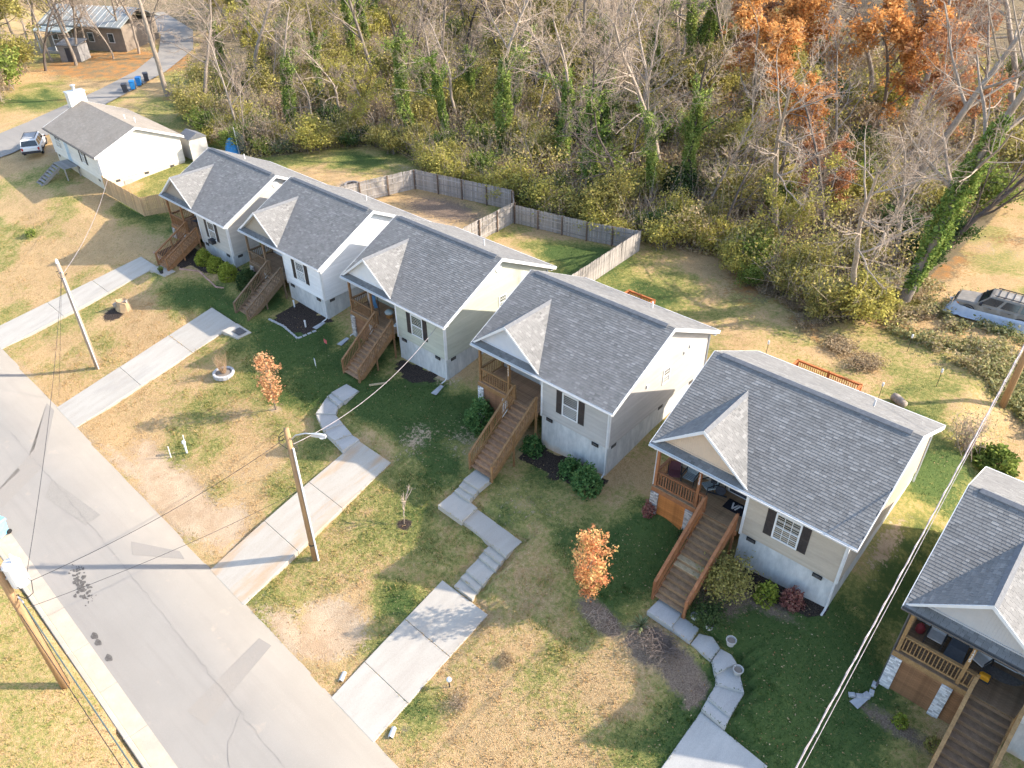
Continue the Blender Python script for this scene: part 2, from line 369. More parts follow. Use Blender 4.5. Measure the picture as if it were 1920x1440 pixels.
M['cable_pale'] = pm('cable_pale', (.42, .37, .37), (.26, .22, .22), 6, .6)
M['cable_teal'] = pm('cable_teal', (.10, .13, .12), None, rough=.6)
M['tyre'] = pm('rubber', (.02, .02, .02), None, rough=.85)
M['rim'] = pm('alloy', (.5, .5, .5), None, rough=.35, metal=.8)
M['carwhite'] = pm('paint_white', (.72, .72, .72), (.68, .68, .68), 2, .3, .5)
M['carbeige'] = pm('paint_pewter', (.26, .235, .20), (.20, .18, .155), 2.5, .45, .4, c3=(.40, .38, .35), s3=1.6)
M['carglass'] = pm('car_glass', (.015, .018, .022), (.03, .035, .04), 2, .08, .8)
M['plastic_black'] = pm('plastic_black', (.03, .03, .035), (.045, .045, .05), 5, .55)
M['lamp_red'] = pm('lens_red', (.35, .02, .02), None, rough=.2)
M['lamp_amber'] = pm('lens_amber', (.6, .2, .03), None, rough=.2)
M['lamp_clear'] = pm('lens_clear', (.55, .57, .58), None, rough=.15)
M['bin_blue'] = pm('bin_blue', (.025, .20, .52), (.035, .24, .58), 4, .5)
M['bin_dark'] = pm('bin_dark', (.045, .05, .065), (.06, .065, .08), 4, .55)
M['bin_pale'] = pm('bin_pale_blue', (.18, .46, .68), (.24, .52, .72), 4, .5)
M['tarp'] = pm('tarp_blue', (.44, .50, .60), (.58, .62, .68), 2.5, .6, bump=.3, bscale=6)
M['barkgrey'] = pm('bark_grey', (.34, .28, .225), (.23, .185, .145), 2., .9, stretch=(4, 4, .7), rnd=.25, grain=.2, gscale=12)
M['barkdark'] = pm('bark_dark', (.12, .095, .08), (.075, .06, .052), 2., .9, stretch=(4, 4, .7), rnd=.2)
M['barkpale'] = pm('bark_pale', (.37, .305, .245), (.26, .21, .165), 2., .9, stretch=(4, 4, .7), rnd=.2, grain=.2, gscale=12)
M['twig'] = pm('twig_grey', (.43, .335, .255), (.33, .25, .185), 1.2, .9, rnd=.25)
M['twigpale'] = pm('twig_pale', (.45, .355, .275), (.35, .27, .205), 1.2, .9, rnd=.2)
M['twigdark'] = pm('twig_dark', (.17, .135, .115), None, rough=.9, rnd=.2)
LF = {'yellow': leafmat('leaf_yellow_green', [(.27, .255, .07), (.44, .39, .10), (.58, .49, .14)]),
      'olive': leafmat('leaf_olive', [(.20, .19, .06), (.34, .30, .09), (.48, .40, .14)]),
      'green': leafmat('leaf_green', [(.09, .135, .03), (.19, .24, .055), (.33, .36, .10)]),
      'dark': leafmat('leaf_dark_green', [(.035, .06, .025), (.07, .11, .04), (.13, .17, .06)]),
      'ivy': leafmat('leaf_ivy', [(.08, .135, .035), (.20, .275, .065), (.40, .44, .13)], .25),
      'tan': leafmat('leaf_tan', [(.23, .165, .10), (.36, .27, .165), (.48, .38, .24)]),
      'orange': leafmat('leaf_orange', [(.40, .16, .055), (.62, .30, .10), (.76, .44, .17)]),
      'rust': leafmat('leaf_rust', [(.32, .14, .075), (.50, .235, .11), (.62, .36, .18)]),
      'maple': leafmat('leaf_maple', [(.56, .19, .10), (.70, .32, .14), (.72, .46, .20), (.46, .40, .14)], .35),
      'maple2': leafmat('leaf_maple_orange', [(.56, .26, .13), (.68, .38, .19), (.66, .46, .26)], .35),
      'globe': leafmat('leaf_globe', [(.15, .19, .035), (.29, .33, .055), (.42, .44, .08)]),
      'bushgreen': leafmat('leaf_bush', [(.055, .12, .04), (.12, .22, .07), (.22, .33, .11)]),
      'red': leafmat('leaf_redbrown', [(.20, .075, .065), (.32, .13, .11), (.40, .22, .16)]),
      'pale': leafmat('leaf_pale_green', [(.12, .15, .07), (.22, .25, .12), (.34, .36, .20)]),
      'grass': leafmat('grass_blade', [(.52, .345, .17), (.38, .295, .11), (.22, .225, .06), (.055, .10, .028)], .25, 0),
      'litter': leafmat('fallen_leaf', [(.24, .12, .05), (.38, .26, .13), (.48, .38, .22)], .1, 0)}
PLAIN = {}
def plain(c, rough=.7):
    k = (tuple(c), rough)
    if k not in PLAIN: PLAIN[k] = pm('paint_%d' % len(PLAIN), tuple(c), tuple(x * .82 for x in c), 6, rough)
    return PLAIN[k]
# ------------------------------------------------------------------ house plots (left end of the front eave edge; roof-edge height)
HW, HD, HDR, HHR, GW, GH = 9.72, 5.134, 5.25, 2.538, 4.925, 1.975
KS = HHR / HD; HDT = HD + HDR
EV = 5.0                                        # eave height above a house's own base
HOUSE = {5: (0, 0, 8.2), 4: (-12.51, .94, 7.91), 3: (-25.10, 1.55, 7.47), 2: (-37.03, 1.33, 7.24), 1: (-48.41, 1.07, 7.02), 6: (12.0, -1.0, 7.61)}

# ------------------------------------------------------------------ concrete: drives and walks (corner lists, top heights)
WALK4 = [([(-9.14,-2.35),(-7.93,-2.30),(-7.88,-3.43),(-9.08,-3.44)],2.72),([(-9.17,-3.35),(-8.00,-3.32),(-7.88,-3.81),(-9.05,-3.82)],2.55),([(-9.13,-3.72),(-7.99,-3.71),(-7.89,-4.15),(-9.09,-4.13)],2.38),
 ([(-9.20,-4.04),(-7.99,-4.03),(-7.37,-4.10),(-7.29,-5.40),(-9.10,-5.37)],2.20),([(-7.40,-4.07),(-4.13,-4.23),(-4.09,-5.50),(-7.43,-5.23)],2.05),([(-5.33,-5.41),(-4.18,-5.42),(-4.09,-5.88),(-5.32,-5.83)],1.88),
 ([(-5.37,-5.79),(-4.18,-5.78),(-4.08,-6.26),(-5.33,-6.18)],1.71),([(-5.37,-6.14),(-4.17,-6.17),(-4.03,-7.24),(-5.28,-7.16)],1.54),([(-5.30,-7.11),(-4.11,-7.18),(-4.00,-7.62),(-5.28,-7.55)],1.40),([(-5.30,-7.54),(-4.06,-7.57),(-3.94,-8.05),(-5.23,-8.05)],1.26)]
WALK3 = [([(-20.99,-2.0),(-19.76,-1.95),(-19.61,-3.27),(-20.99,-3.20)],2.62),([(-21.09,-3.15),(-19.76,-3.18),(-19.69,-3.63),(-21.05,-3.55)],2.46),([(-21.13,-3.52),(-19.85,-3.53),(-19.33,-4.17),(-20.31,-4.96)],2.32),
 ([(-20.39,-4.91),(-19.43,-4.12),(-18.40,-4.37),(-18.73,-5.58)],2.20),([(-18.79,-5.55),(-18.46,-4.33),(-17.29,-4.58),(-17.60,-5.70)],2.10),([(-17.64,-5.68),(-17.33,-4.57),(-16.64,-4.54),(-16.59,-5.85)],2.02)]
WALK5 = [([(3.34,-3.05),(4.54,-3.0),(4.57,-4.29),(3.28,-4.26)],2.98),([(4.52,-3.40),(5.50,-3.46),(5.57,-4.37),(4.55,-4.27)],2.90),([(5.57,-3.63),(6.12,-3.38),(6.65,-3.66),(6.65,-4.47),(5.59,-4.34)],2.82),
 ([(6.64,-3.61),(7.14,-3.56),(7.54,-3.79),(7.11,-4.84),(6.66,-4.42)],2.72),([(7.54,-3.71),(8.40,-4.72),(7.31,-5.15),(7.09,-4.76)],2.58),([(7.30,-5.09),(8.39,-4.65),(8.47,-5.96),(7.36,-5.85)],2.44),([(7.35,-5.80),(8.46,-5.90),(8.54,-6.45),(7.40,-6.35)],2.30)]
def lerp2(a, b, t): return (a[0] + (b[0] - a[0]) * t, a[1] + (b[1] - a[1]) * t)
def drive_slabs(tl, tr, br, bl, zt, zb, cuts, curve=.0):
    out = []
    for a, b in zip(cuts[:-1], cuts[1:]):
        p = [lerp2(tl, bl, a), lerp2(tr, br, a), lerp2(tr, br, b), lerp2(tl, bl, b)]
        za = zt + (zb - zt) * a + curve * math.sin(math.pi * a); zz = zt + (zb - zt) * b + curve * math.sin(math.pi * b)
        out.append((p, [za, za, zz, zz]))
    return out
def ry(x): return float(yroad(x))
DRIVES = [
 ('drive1', drive_slabs((-47.9,-2.05),(-45.2,-2.05),(-46.9,ry(-46.9)-.03),(-50.3,ry(-50.3)-.03), 2.72,.02,(0,.33,.62,1), .0) + [([(-45.2,-1.65),(-43.3,-1.5),(-43.1,-2.55),(-45.2,-2.75)], [2.74]*4)], 'concrete'),
 ('drive2', drive_slabs((-36.45,-2.4),(-33.0,-2.45),(-33.37,ry(-33.4)-.03),(-36.5,ry(-36.5)-.03), 2.45,.02,(0,.30,.62,1)) + [([(-33.0,-2.45),(-31.1,-2.45),(-31.25,-3.5),(-33.0,-3.7)], [2.5,2.5,2.42,2.42])], 'concrete'),
 ('drive3', drive_slabs((-16.72,-4.6),(-13.75,-4.6),(-12.92,ry(-12.9)-.03),(-16.25,ry(-16.2)-.03), 1.95,.02,(0,.36,.66,1), .10), 'concrete_rust'),
 ('drive4', drive_slabs((-5.98,-8.1),(-2.86,-8.1),(-2.6,ry(-2.6)-.03),(-5.64,ry(-5.6)-.03), 1.13,.02,(0,.36,.72,1), .04), 'concrete'),
 ('drive5', drive_slabs((7.4,-6.35),(10.49,-6.62),(10.3,ry(10.3)-.03),(7.25,ry(7.2)-.03), 2.13,.02,(0,.3,.65,1), .05), 'concrete_grey')]

# ------------------------------------------------------------------ what grows where (colour masks of the ground itself)
def ell(x, y, cx, cy, rx, ry_, a=0.0):
    c, s_ = math.cos(math.radians(a)), math.sin(math.radians(a)); dx, dy = x - cx, y - cy
    return np.exp(-(((dx * c + dy * s_) / rx) ** 2 + ((-dx * s_ + dy * c) / ry_) ** 2))
GREEN = [(1.0,-1.9,2.0,2.9,0,1.9),(10.0,-4.0,3.3,5.6,0,2.0),(11.0,4,1.5,7,0,1.0),(6.5,-2.4,2.3,1.5,0,1.3),(13,-9,4,5,0,1.7),(-16.4,-1.0,3.6,2.1,0,1.7),(-12.6,.6,2.2,2.4,0,1.5),(-22.2,-.6,2.4,3.2,0,1.8),(-27.6,-1.0,3.6,2.4,0,1.6),(-6.0,-2.0,3.8,2.3,0,.75),(-2.0,-2.6,2.2,2.6,0,.7),(-11.5,-3,2.6,2.2,0,.65),
 (-24,-5.0,2.5,1.6,0,.35),(-38.5,-2.3,5,1.4,8,1.2),(-33,.4,3,1.4,0,1.0),(-53,1.8,5,1.6,0,.45),(-19.6,19.2,3.4,2.0,20,1.4),(-31.5,19.6,1.2,.8,0,.9),(-22.5,18.2,2.0,1.0,10,.7),(-10,18,5,2.5,0,.42),(-6,14.5,3,2,0,.45),(-17.2,18,1.4,2.2,0,1.0),(6.5,14.3,4.0,2.0,0,.72),(9.8,11.2,1.8,3.5,0,.78),(-48,20.5,6,3,10,.75),(-60,13,6,5,0,.5),
 (-96,9,9,4,20,.75),(-80,17,6,4,0,.55),(-2.2,-13.3,1.6,1.6,0,.7),(-6.8,-11.2,1.3,2.0,0,.55),(-40,-9.6,2.4,1.5,0,.45),(-38.5,-11.8,2,1,0,.4),(-24,-10.6,1.2,1.6,0,.4),(-30.5,-3.6,1,1.4,0,.5),(-22,-6.5,3.4,1.2,0,.35),(-18.5,-6.8,1.6,1.4,0,.35),(-9.3,-6.4,2.2,1.6,0,.3),(-18,-25.5,2,1.2,0,.3),(-11,-25,2,1.5,0,.25),(2,16,5,1.6,0,.4),(-86,2,3,5,0,.5),(-31,-8.2,2.4,1.0,0,.3)]
DIRT = [(-22.3,-13.5,5.0,1.25,-3,1.6),(-18.4,-13.1,1.5,1.5,0,1.2),(-26.5,-12.9,2.5,1.0,-6,.9),(-8.4,-13.3,1.8,1.4,0,1.5),(-9.8,-14.6,2.2,.7,0,1.1),(-27.5,-14.2,3,.5,0,.8),(-13.7,-2.8,1.1,1.5,10,.55),(-11,-1.0,2.5,1.6,0,.38),(-32,16.0,4.0,1.0,10,.7),(-23.6,16.2,2.2,.9,10,.75),(-16.5,2.2,1.6,1.0,0,.75),(-4.0,6.5,.6,5,0,.9),(9.9,5.5,.5,2.4,0,.7),(-43.3,16.5,1.4,.9,20,1.3),(-3.5,-14.9,.7,.5,0,.7),(-12.4,-15.2,.5,.8,0,.5),(-34.5,-14.6,9,.25,0,.6),(-43,-14.2,4,.3,0,.5),(-23.4,-5.9,.45,.35,0,.9),(-77.5,3.5,2.0,1.4,0,.6),(-40.5,22.5,6,1.0,5,.45),(4.5,39,5,4,0,.35),(-19.8,-8.6,1.8,1.2,0,.3),(-20,-10.5,2.2,1.4,0,.35),(-5.4,-2.6,2.5,1.4,0,.30)]
LITTER = [(-103,23,10,6.5,30,1.9),(-92,13.4,2.4,4,-20,.7),(2.6,34,2.2,4.5,0,1.0),(-6.5,23.6,2.2,3.6,30,.8),(-.5,20.4,3.2,1.2,-30,.7),(-82,19.5,3,1.6,0,.6),(6,41,3,2,0,.6),(-86.5,6,1.2,5,10,.6)]
MULCH = [(-42.9,-7.1,.95,.85,20,1.2),(-9.98,-7.02,.5,.42,0,1.1),(-17.6,.9,1.5,.5,0,.6)]
BED = [(1.6,-5.4,1.5,.55,-10,1.2),(4.2,-5.3,1.3,.8,-10,1.3),(5.9,-5.5,1.3,.75,-25,1.3),(6.9,-5.9,.4,.9,0,1.1),(5.4,-1.6,1.3,1.4,0,1.0),(6.9,-.9,2.2,.5,0,.8),(13.5,-2.2,2.2,.5,0,.8),(-33,18.4,5.0,2.4,12,.85),(-2.0,-14.2,.5,.5,0,.5)]
BEDPOLY = [[(-47.2,1.1),(-47.2,-1.1),(-43.2,-1.3),(-42.9,-1.1),(-42.9,1.4)],[(-43,1.5),(-43,-1.2),(-41.2,-.5),(-38,-.9),(-37.6,1.5)],[(-31.3,1.8),(-31.2,-.8),(-29.6,-.7),(-27.5,-.9),(-27.4,1.8)],[(-8.4,1.4),(-8.1,.1),(-5.5,-.3),(-3.0,.0),(-2.9,1.4)],[(4.9,.5),(5,-1.3),(6.5,-1.1),(9.2,-.25),(9.4,.5)],[(-20.0,2.0),(-19.8,.9),(-17.6,.5),(-16.6,1.3),(-16.6,2.0)]]
def blobs(x, y, L):
    r = 0 * x
    for cx, cy, rx, ry_, a, w in L: r = np.maximum(r, w * ell(x, y, cx, cy, rx, ry_, a))
    return r
WEDGE = [(-140,34),(-110,42),(-97,30),(-88,25),(-80,22.5),(-72,16.5),(-64.7,14.5),(-57,14.5),(-54,18.5),(-50,23.8),(-44,24.5),(-40,22.6),(-36,21.6),(-31.8,22.8),(-28,23.2),(-25,22.0),(-17,23.4),(-14,24.4),(-11,25.6),(-5.2,23.2),(-.4,21.0),(1.5,24),(2.6,27),(3.2,40),(4.2,57),(14,64),(60,80)]
_wx = np.array([p[0] for p in sorted(WEDGE)]); _wy = np.array([p[1] for p in sorted(WEDGE)])
def woods_edge(x): return np.interp(x, _wx, _wy)
def bedmask(x, y, n3):
    r = 0 * x
    for p in BEDPOLY: r = np.maximum(r, poly_dist_in(x + (n3 - .5) * .5, y + (n3 - .5) * .4, p, 0.0) * 1.0)
    return r
def masks(x, y):
    n1 = fbm(x, y, 5.0, 10); n2 = fbm(x * .5, y * 1.6, 2.4, 20); n3 = fbm(x, y, 1.2, 30)
    g = .42 * sstep(.44, .64, n1) + .46 * (n2 - .38) + blobs(x, y, GREEN) * (.55 + .75 * n2) 
    g = (g - .25 * sstep(.55, .8, n3)) * np.where(y < -21, .62, 1.0)
    d = blobs(x, y, DIRT) * (.7 + .75 * n3)
    l = blobs(x, y, LITTER) * (.6 + .7 * n3)
    wd = sstep(-1.0, 1.5, y - woods_edge(x) + 2.5 * (n1 - .5))
    l = np.maximum(l, wd * (.55 + .5 * n1))
    masks.wood = np.clip(wd, 0, 1)
    return np.clip(g, 0, 1), np.clip(d, 0, 1.2), np.clip(l, 0, 1.2), np.clip(np.maximum(blobs(x, y, MULCH), bedmask(x, y, n3)) * (.9 + .2 * n3), 0, 1.2), np.clip(blobs(x, y, BED), 0, 1.2)

def poly_dist_in(x, y, poly, grow):
    """True inside a convex polygon grown outwards"""
    a = 0
    for i in range(len(poly)):
        p, q = poly[i], poly[(i + 1) % len(poly)]; a += p[0] * q[1] - q[0] * p[1]
    sg = 1 if a > 0 else -1; ok = np.ones_like(x, bool)
    for i in range(len(poly)):
        p, q = poly[i], poly[(i + 1) % len(poly)]; ex, ey = q[0] - p[0], q[1] - p[1]; l = math.hypot(ex, ey)
        ok &= sg * ((x - p[0]) * ey - (y - p[1]) * ex) / l < grow
    return ok
ALLSLABS = [(p, z if isinstance(z, list) else [z] * len(p)) for p, z in WALK3 + WALK4 + WALK5] + [s_ for _, L_, _ in DRIVES for s_ in L_]
def yleft(x): return yroad(x) - 6.2
def terrain_z(x, y):
    z = ground(x, y)
    yr, yl = yroad(x), yleft(x)
    z = np.where((y < yr - .12) & (y > yl - .95), -.12, z)
    z = np.where(y <= yl - .95, .13 + .02 * np.clip(yl - .95 - y, 0, 30), z)
    rough = (fbm(x, y, 2.5, 50) - .5) * .10 + (fbm(x, y, .9, 60) - .5) * .05
    z = z + np.where((y > yr + .4) | (y < yl - 1.4), rough, 0)
    # undulation of the washed-out verge beside the road
    z = z - .16 * ell(x, y, -8.4, -13.2, 1.6, 1.2) * (y > yr + .2)
    for p, zs in ALLSLABS:
        m = poly_dist_in(x, y, p, .42)
        if m.any():
            P = np.array(p); Z = np.array(zs)
            if np.ptp(Z) < .02: zz = np.full(m.sum(), Z.min())
            else:
                A = np.c_[P, np.ones(len(P))]; c = np.linalg.lstsq(A, Z, rcond=None)[0]; zz = np.c_[x[m], y[m], np.ones(m.sum())] @ c
            z[m] = np.minimum(z[m], zz - .07)
    return z
fx = np.concatenate([np.linspace(-420, -125, 20)[:-1], np.linspace(-125, -68, 72)[:-1], np.arange(-68, 22, .33), np.linspace(22, 60, 40), np.linspace(70, 420, 16)])
fy = np.concatenate([np.linspace(-320, -45, 16)[:-1], np.linspace(-45, -26, 24)[:-1], np.arange(-26, 28, .33), np.linspace(28, 70, 70)[1:], np.linspace(73, 420, 30)])
GX, GY = np.meshgrid(fx, fy, indexing='xy'); gx_, gy_ = GX.ravel(), GY.ravel()
gz_ = terrain_z(gx_, gy_)
_g, _d, _l, _m, _b = masks(gx_, gy_); _w = masks.wood
nx_, ny_ = len(fx), len(fy); ii = np.arange(nx_ * ny_).reshape(ny_, nx_)
GF = np.stack([ii[:-1, :-1].ravel(), ii[:-1, 1:].ravel(), ii[1:, 1:].ravel(), ii[1:, :-1].ravel()], 1)
link('ground', np_mesh('ground', np.c_[gx_, gy_, gz_], GF, None, M['ground'], True, {'green': _g, 'dirt': _d, 'litter': _l, 'mulch': _m, 'bed': _b, 'wood': _w}), kind='structure')

# ------------------------------------------------------------------ road, patches, stains, kerb
rx = np.concatenate([np.linspace(-400, -70, 20)[:-1], np.arange(-70, 41, 1.0), np.linspace(45, 400, 10)])
edge = (fbm(rx, rx * 0, 1.3, 70) - .5) * .22
top = np.c_[rx, yroad(rx) + .06 + edge, np.full(len(rx), .006)]; bot = np.c_[rx, yleft(rx) - .02, np.full(len(rx), .006)]
mid = np.c_[rx, (yroad(rx) + yleft(rx)) / 2, np.full(len(rx), .05)]
skT = top + np.array([0, .03, -.22])
V = np.concatenate([skT, top, mid, bot]); n = len(rx); F = []
for k in range(3):
    F += [(k * n + i, (k + 1) * n + i, (k + 1) * n + i + 1, k * n + i + 1) for i in range(n - 1)]
ROAD = link('road', np_mesh('road', V, np.array(F), None, M['asphalt']), kind='structure')
def road_z(x, y):
    t = abs((y - float(yroad(x))) / 6.2 + .5) * 2
    return .006 + .044 * (1 - min(1, t))
def road_sheet(name, poly, mat, dz=.006):
    """thin flat sheet lying on the cambered road"""
    b = MB(); pts = []
    for i in range(len(poly)):
        p, q = poly[i], poly[(i + 1) % len(poly)]
        for k in range(6): pts.append(lerp2(p, q, k / 6))
    c = (sum(p[0] for p in poly) / len(poly), sum(p[1] for p in poly) / len(poly))
    rings = [1, .66, .33]
    vs = []
    for r_ in rings:
        for p in pts:
            q = lerp2(c, p, r_); vs.append((q[0], q[1], road_z(*q) + dz))
    vs.append((c[0], c[1], road_z(*c) + dz)); m_ = len(pts); fs = []
    for k in range(2):
        fs += [(k * m_ + i, k * m_ + (i + 1) % m_, (k + 1) * m_ + (i + 1) % m_, (k + 1) * m_ + i) for i in range(m_)]
    fs += [(2 * m_ + i, 2 * m_ + (i + 1) % m_, 3 * m_) for i in range(m_)]
    b.add(vs, fs); return b.build(name, mat, ROAD)
road_sheet('trench_patch', [(-37.5,-14.75),(-36.3,-14.75),(-31.0,-17.6),(-29.2,-20.6),(-30.6,-20.6),(-32.2,-17.8)], M['patch2'])
road_sheet('trench_patch', [(-28.2,-18.6),(-24.2,-18.0),(-24.4,-17.1),(-29.5,-17.7)], M['patch'])
road_sheet('trench_patch', [(-10.7,-15.75),(-9.9,-15.6),(-8.6,-19.8),(-9.8,-20.0)], M['patch2'])
road_sheet('trench_patch', [(-21.2,-16.9),(-18.6,-15.5),(-17.9,-15.6),(-20.2,-17.3)], M['patch2'], .008)
rs = np.random.default_rng(3)
def stain(cx, cy, r, k, spread):
    b = MB()
    for i in range(k):
        t = rs.uniform(-1, 1); x = cx + spread[0] * t + rs.normal() * r; y = cy + spread[1] * t + rs.normal() * r
        w = rs.uniform(.05, .16) * (1.25 - abs(t)); n_ = 8; ph = rs.uniform(0, 6)
        poly = [(x + w * (1 + .3 * math.sin(3 * a + ph)) * math.cos(a), y + .7 * w * (1 + .3 * math.cos(2 * a + ph)) * math.sin(a), 0) for a in np.linspace(0, 6.28, n_, endpoint=False)]
        b.add([(p[0], p[1], road_z(p[0], p[1]) + .010 + .0004 * i / k) for p in poly], [tuple(range(n_))])
    return b
stain(-20.3, -20.0, .16, 85, (1.5, -.25)).build('oil_stain', M['oil'], ROAD, kind='stuff')
for c in ((-16.7, -20.95), (-16.2, -21.0), (-15.0, -21.05)):
    b = MB(); w = rs.uniform(.22, .32)
    poly = [(c[0] + w * (1 + .25 * math.sin(3 * a)) * math.cos(a), c[1] + .62 * w * math.sin(a)) for a in np.linspace(0, 6.28, 14, endpoint=False)]
    b.add([(p[0], p[1], road_z(*p) + .011) for p in poly], [tuple(range(14))]); b.build('oil_stain', M['oil'], ROAD)
# long seam and cross cracks
def crack(pts, w):
    b = MB(); P = []
    for p, q in zip(pts[:-1], pts[1:]):
        k = max(2, int(math.dist(p, q) / .35)); P += [lerp2(p, q, i / k) for i in range(k)]
    P.append(pts[-1]); P = [(x + rs.normal() * .035, y + rs.normal() * .035) for x, y in P]
    vs = []
    for i, p in enumerate(P):
        q = P[min(i + 1, len(P) - 1)]; o = P[max(i - 1, 0)]; dx, dy = q[0] - o[0], q[1] - o[1]; l = math.hypot(dx, dy) + 1e-9; ww = w * rs.uniform(.4, 1.2)
        for s_ in (-1, 1):
            x, y = p[0] - s_ * dy / l * ww, p[1] + s_ * dx / l * ww; vs.append((x, y, road_z(x, y) + .014))
    b.add(vs, [(2 * i, 2 * i + 1, 2 * i + 3, 2 * i + 2) for i in range(len(P) - 1)]); return b
M['crackmat'] = pm('crack_dirt', (.20, .185, .17), None, rough=.95)
crack([(-36, -17.6), (-27, -17.75), (-19, -18.0), (-11.5, -18.3), (-5, -18.6), (2, -18.8)], .006).build('road_crack', M['crackmat'], ROAD)
crack([(-8.0, -18.4), (-7.2, -19.5), (-5.8, -20.4)], .007).build('road_crack', M['crackmat'], ROAD)

KERB = thing('kerb', None, None); KERB['kind'] = 'structure'
k_lo = MB().add([(-1.49, -.76, -.15), (1.49, -.76, -.15), (1.49, 0, -.15), (-1.49, 0, -.15), (-1.49, -.76, .035), (1.49, -.76, .035), (1.49, 0, .010), (-1.49, 0, .010)], [(0, 3, 2, 1), (4, 5, 6, 7), (0, 1, 5, 4), (1, 2, 6, 5), (2, 3, 7, 6), (3, 0, 4, 7)]).mesh('gutter_slab', M['kerb'])
k_hi = MB().bbox(-1.495, 1.495, -1.0, -.775, -.15, .17, .03).mesh('kerb_stone', M['kerb'])
ang = math.atan(-.0275)
for i in range(-26, 8):
    x = i * 3.0; y = float(yleft(x)) - .02
    for nm, me in (('gutter_slab', k_lo), ('kerb_stone', k_hi)): link(nm, me, None, KERB, (x, y, 0), (0, 0, ang))

# ------------------------------------------------------------------ drives and walks: every slab its own piece
def slab(poly, zs, mat, parent, name='concrete_slab', depth=.32, gap=.013):
    zs = zs if isinstance(zs, list) else [zs] * len(poly)
    cx = sum(p[0] for p in poly) / len(poly); cy = sum(p[1] for p in poly) / len(poly)
    q = []
    for p in poly:
        d = math.hypot(p[0] - cx, p[1] - cy); q.append((p[0] - (p[0] - cx) / d * gap, p[1] - (p[1] - cy) / d * gap))
    ins = [(p[0] - (p[0] - cx) / math.hypot(p[0] - cx, p[1] - cy) * .03, p[1] - (p[1] - cy) / math.hypot(p[0] - cx, p[1] - cy) * .03) for p in q]
    n_ = len(q); vs = [(p[0], p[1], zs[i] - depth) for i, p in enumerate(q)] + [(p[0], p[1], zs[i] - .018) for i, p in enumerate(q)] + [(p[0], p[1], zs[i]) for i, p in enumerate(ins)]
    fs = [tuple(reversed(range(n_))), tuple(range(2 * n_, 3 * n_))]
    for k in (0, 1): fs += [(k * n_ + i, k * n_ + (i + 1) % n_, (k + 1) * n_ + (i + 1) % n_, (k + 1) * n_ + i) for i in range(n_)]
    b = MB(); b.add(vs, fs); return b.build(name, mat, parent)
for nm, L_, mt in DRIVES:
    D = thing('driveway', None, None); D['kind'] = 'structure'
    for p, z in L_:
        slab(p, z, M['concrete'] if (mt == 'concrete_grey' and min(z) < 1.0) else M[mt], D)
for L_, mt in ((WALK3, 'concrete_grey'), (WALK4, 'concrete'), (WALK5, 'concrete_grey')):
    D = thing('walkway', None, None); D['kind'] = 'structure'
    for p, z in L_: slab(p, z, M[mt], D, 'concrete_slab', .30)

# far lane beyond the cream house
lane = [(-84, -14.2, 3), (-84.4, -6, 3.2), (-84.5, 0, 3.6), (-85.8, 6, 3.0), (-88.2, 11.5, 2.5), (-91.0, 16.8, 2.3), (-95.5, 24, 2.2), (-102.5, 31.5, 2.4), (-113, 37.5, 2.4), (-132, 42, 2.4)]
LP = []
for a, b_ in zip(lane[:-1], lane[1:]):
    for k in range(8): LP.append(tuple(a[i] + (b_[i] - a[i]) * k / 8 for i in range(3)))
vs = []
for i, p in enumerate(LP):
    q = LP[min(i + 1, len(LP) - 1)]; o = LP[max(i - 1, 0)]; dx, dy = q[0] - o[0], q[1] - o[1]; l = math.hypot(dx, dy)
    for k in range(5):
        s_ = (k / 4 * 2 - 1); w = p[2] * s_; x, y = p[0] - dy / l * w, p[1] + dx / l * w; vs.append((x, y, gz(x, y) + .10 + .03 * (1 - abs(s_))))
b = MB(); b.add(vs, [(i * 5 + k, i * 5 + k + 1, i * 5 + k + 6, i * 5 + k + 5) for i in range(len(LP) - 1) for k in range(4)])
b.build('lane', M['asphalt'], None, kind='structure')

# ------------------------------------------------------------------ grass blades and fallen leaves on the lawns
HFOOT = [[(X + .2, Y + .1), (X + 9.5, Y + .1), (X + 9.5, Y + 10.1), (X + .2, Y + 10.1)] for X, Y, _ in HOUSE.values()] + [[(-74.3, 1.7), (-61.9, 1.7), (-61.9, 9.9), (-74.3, 9.9)]]
def scatter(n, x0, x1, y0, y1, rng):
    x = rng.uniform(x0, x1, n); y = rng.uniform(y0, y1, n)
    yr, yl = yroad(x), yleft(x)
    ok = (y > yr + .08) | (y < yl - 1.05)
    for p in HFOOT: ok &= ~poly_dist_in(x, y, p, .0)
    for p, z in ALLSLABS: ok &= ~poly_dist_in(x, y, p, -.05)
    x, y = x[ok], y[ok]
    return x, y
def tri_at(GXs, GYs):
    """height of the ground mesh at points (bilinear on the grid)"""
    i = np.clip(np.searchsorted(fx, GXs) - 1, 0, nx_ - 2); j = np.clip(np.searchsorted(fy, GYs) - 1, 0, ny_ - 2)
    a = (GXs - fx[i]) / (fx[i + 1] - fx[i]); b = (GYs - fy[j]) / (fy[j + 1] - fy[j]); Z = gz_.reshape(ny_, nx_)
    return (Z[j, i] * (1 - a) + Z[j, i + 1] * a) * (1 - b) + (Z[j + 1, i] * (1 - a) + Z[j + 1, i + 1] * a) * b
gr = np.random.default_rng(21)
parts = []
for n_, x0, x1, y0, y1 in ((250000, -42, 16, -15.6, 1.6), (45000, -66, -42, -15, 3), (30000, -30, -4, -29, -22), (90000, -50, 16, 9, 29), (30000, -70, -50, 0, 18)):
    parts.append(scatter(n_, x0, x1, y0, y1, gr))
x = np.concatenate([p[0] for p in parts]); y = np.concatenate([p[1] for p in parts])
g, d, l, m_, b_ = masks(x, y)
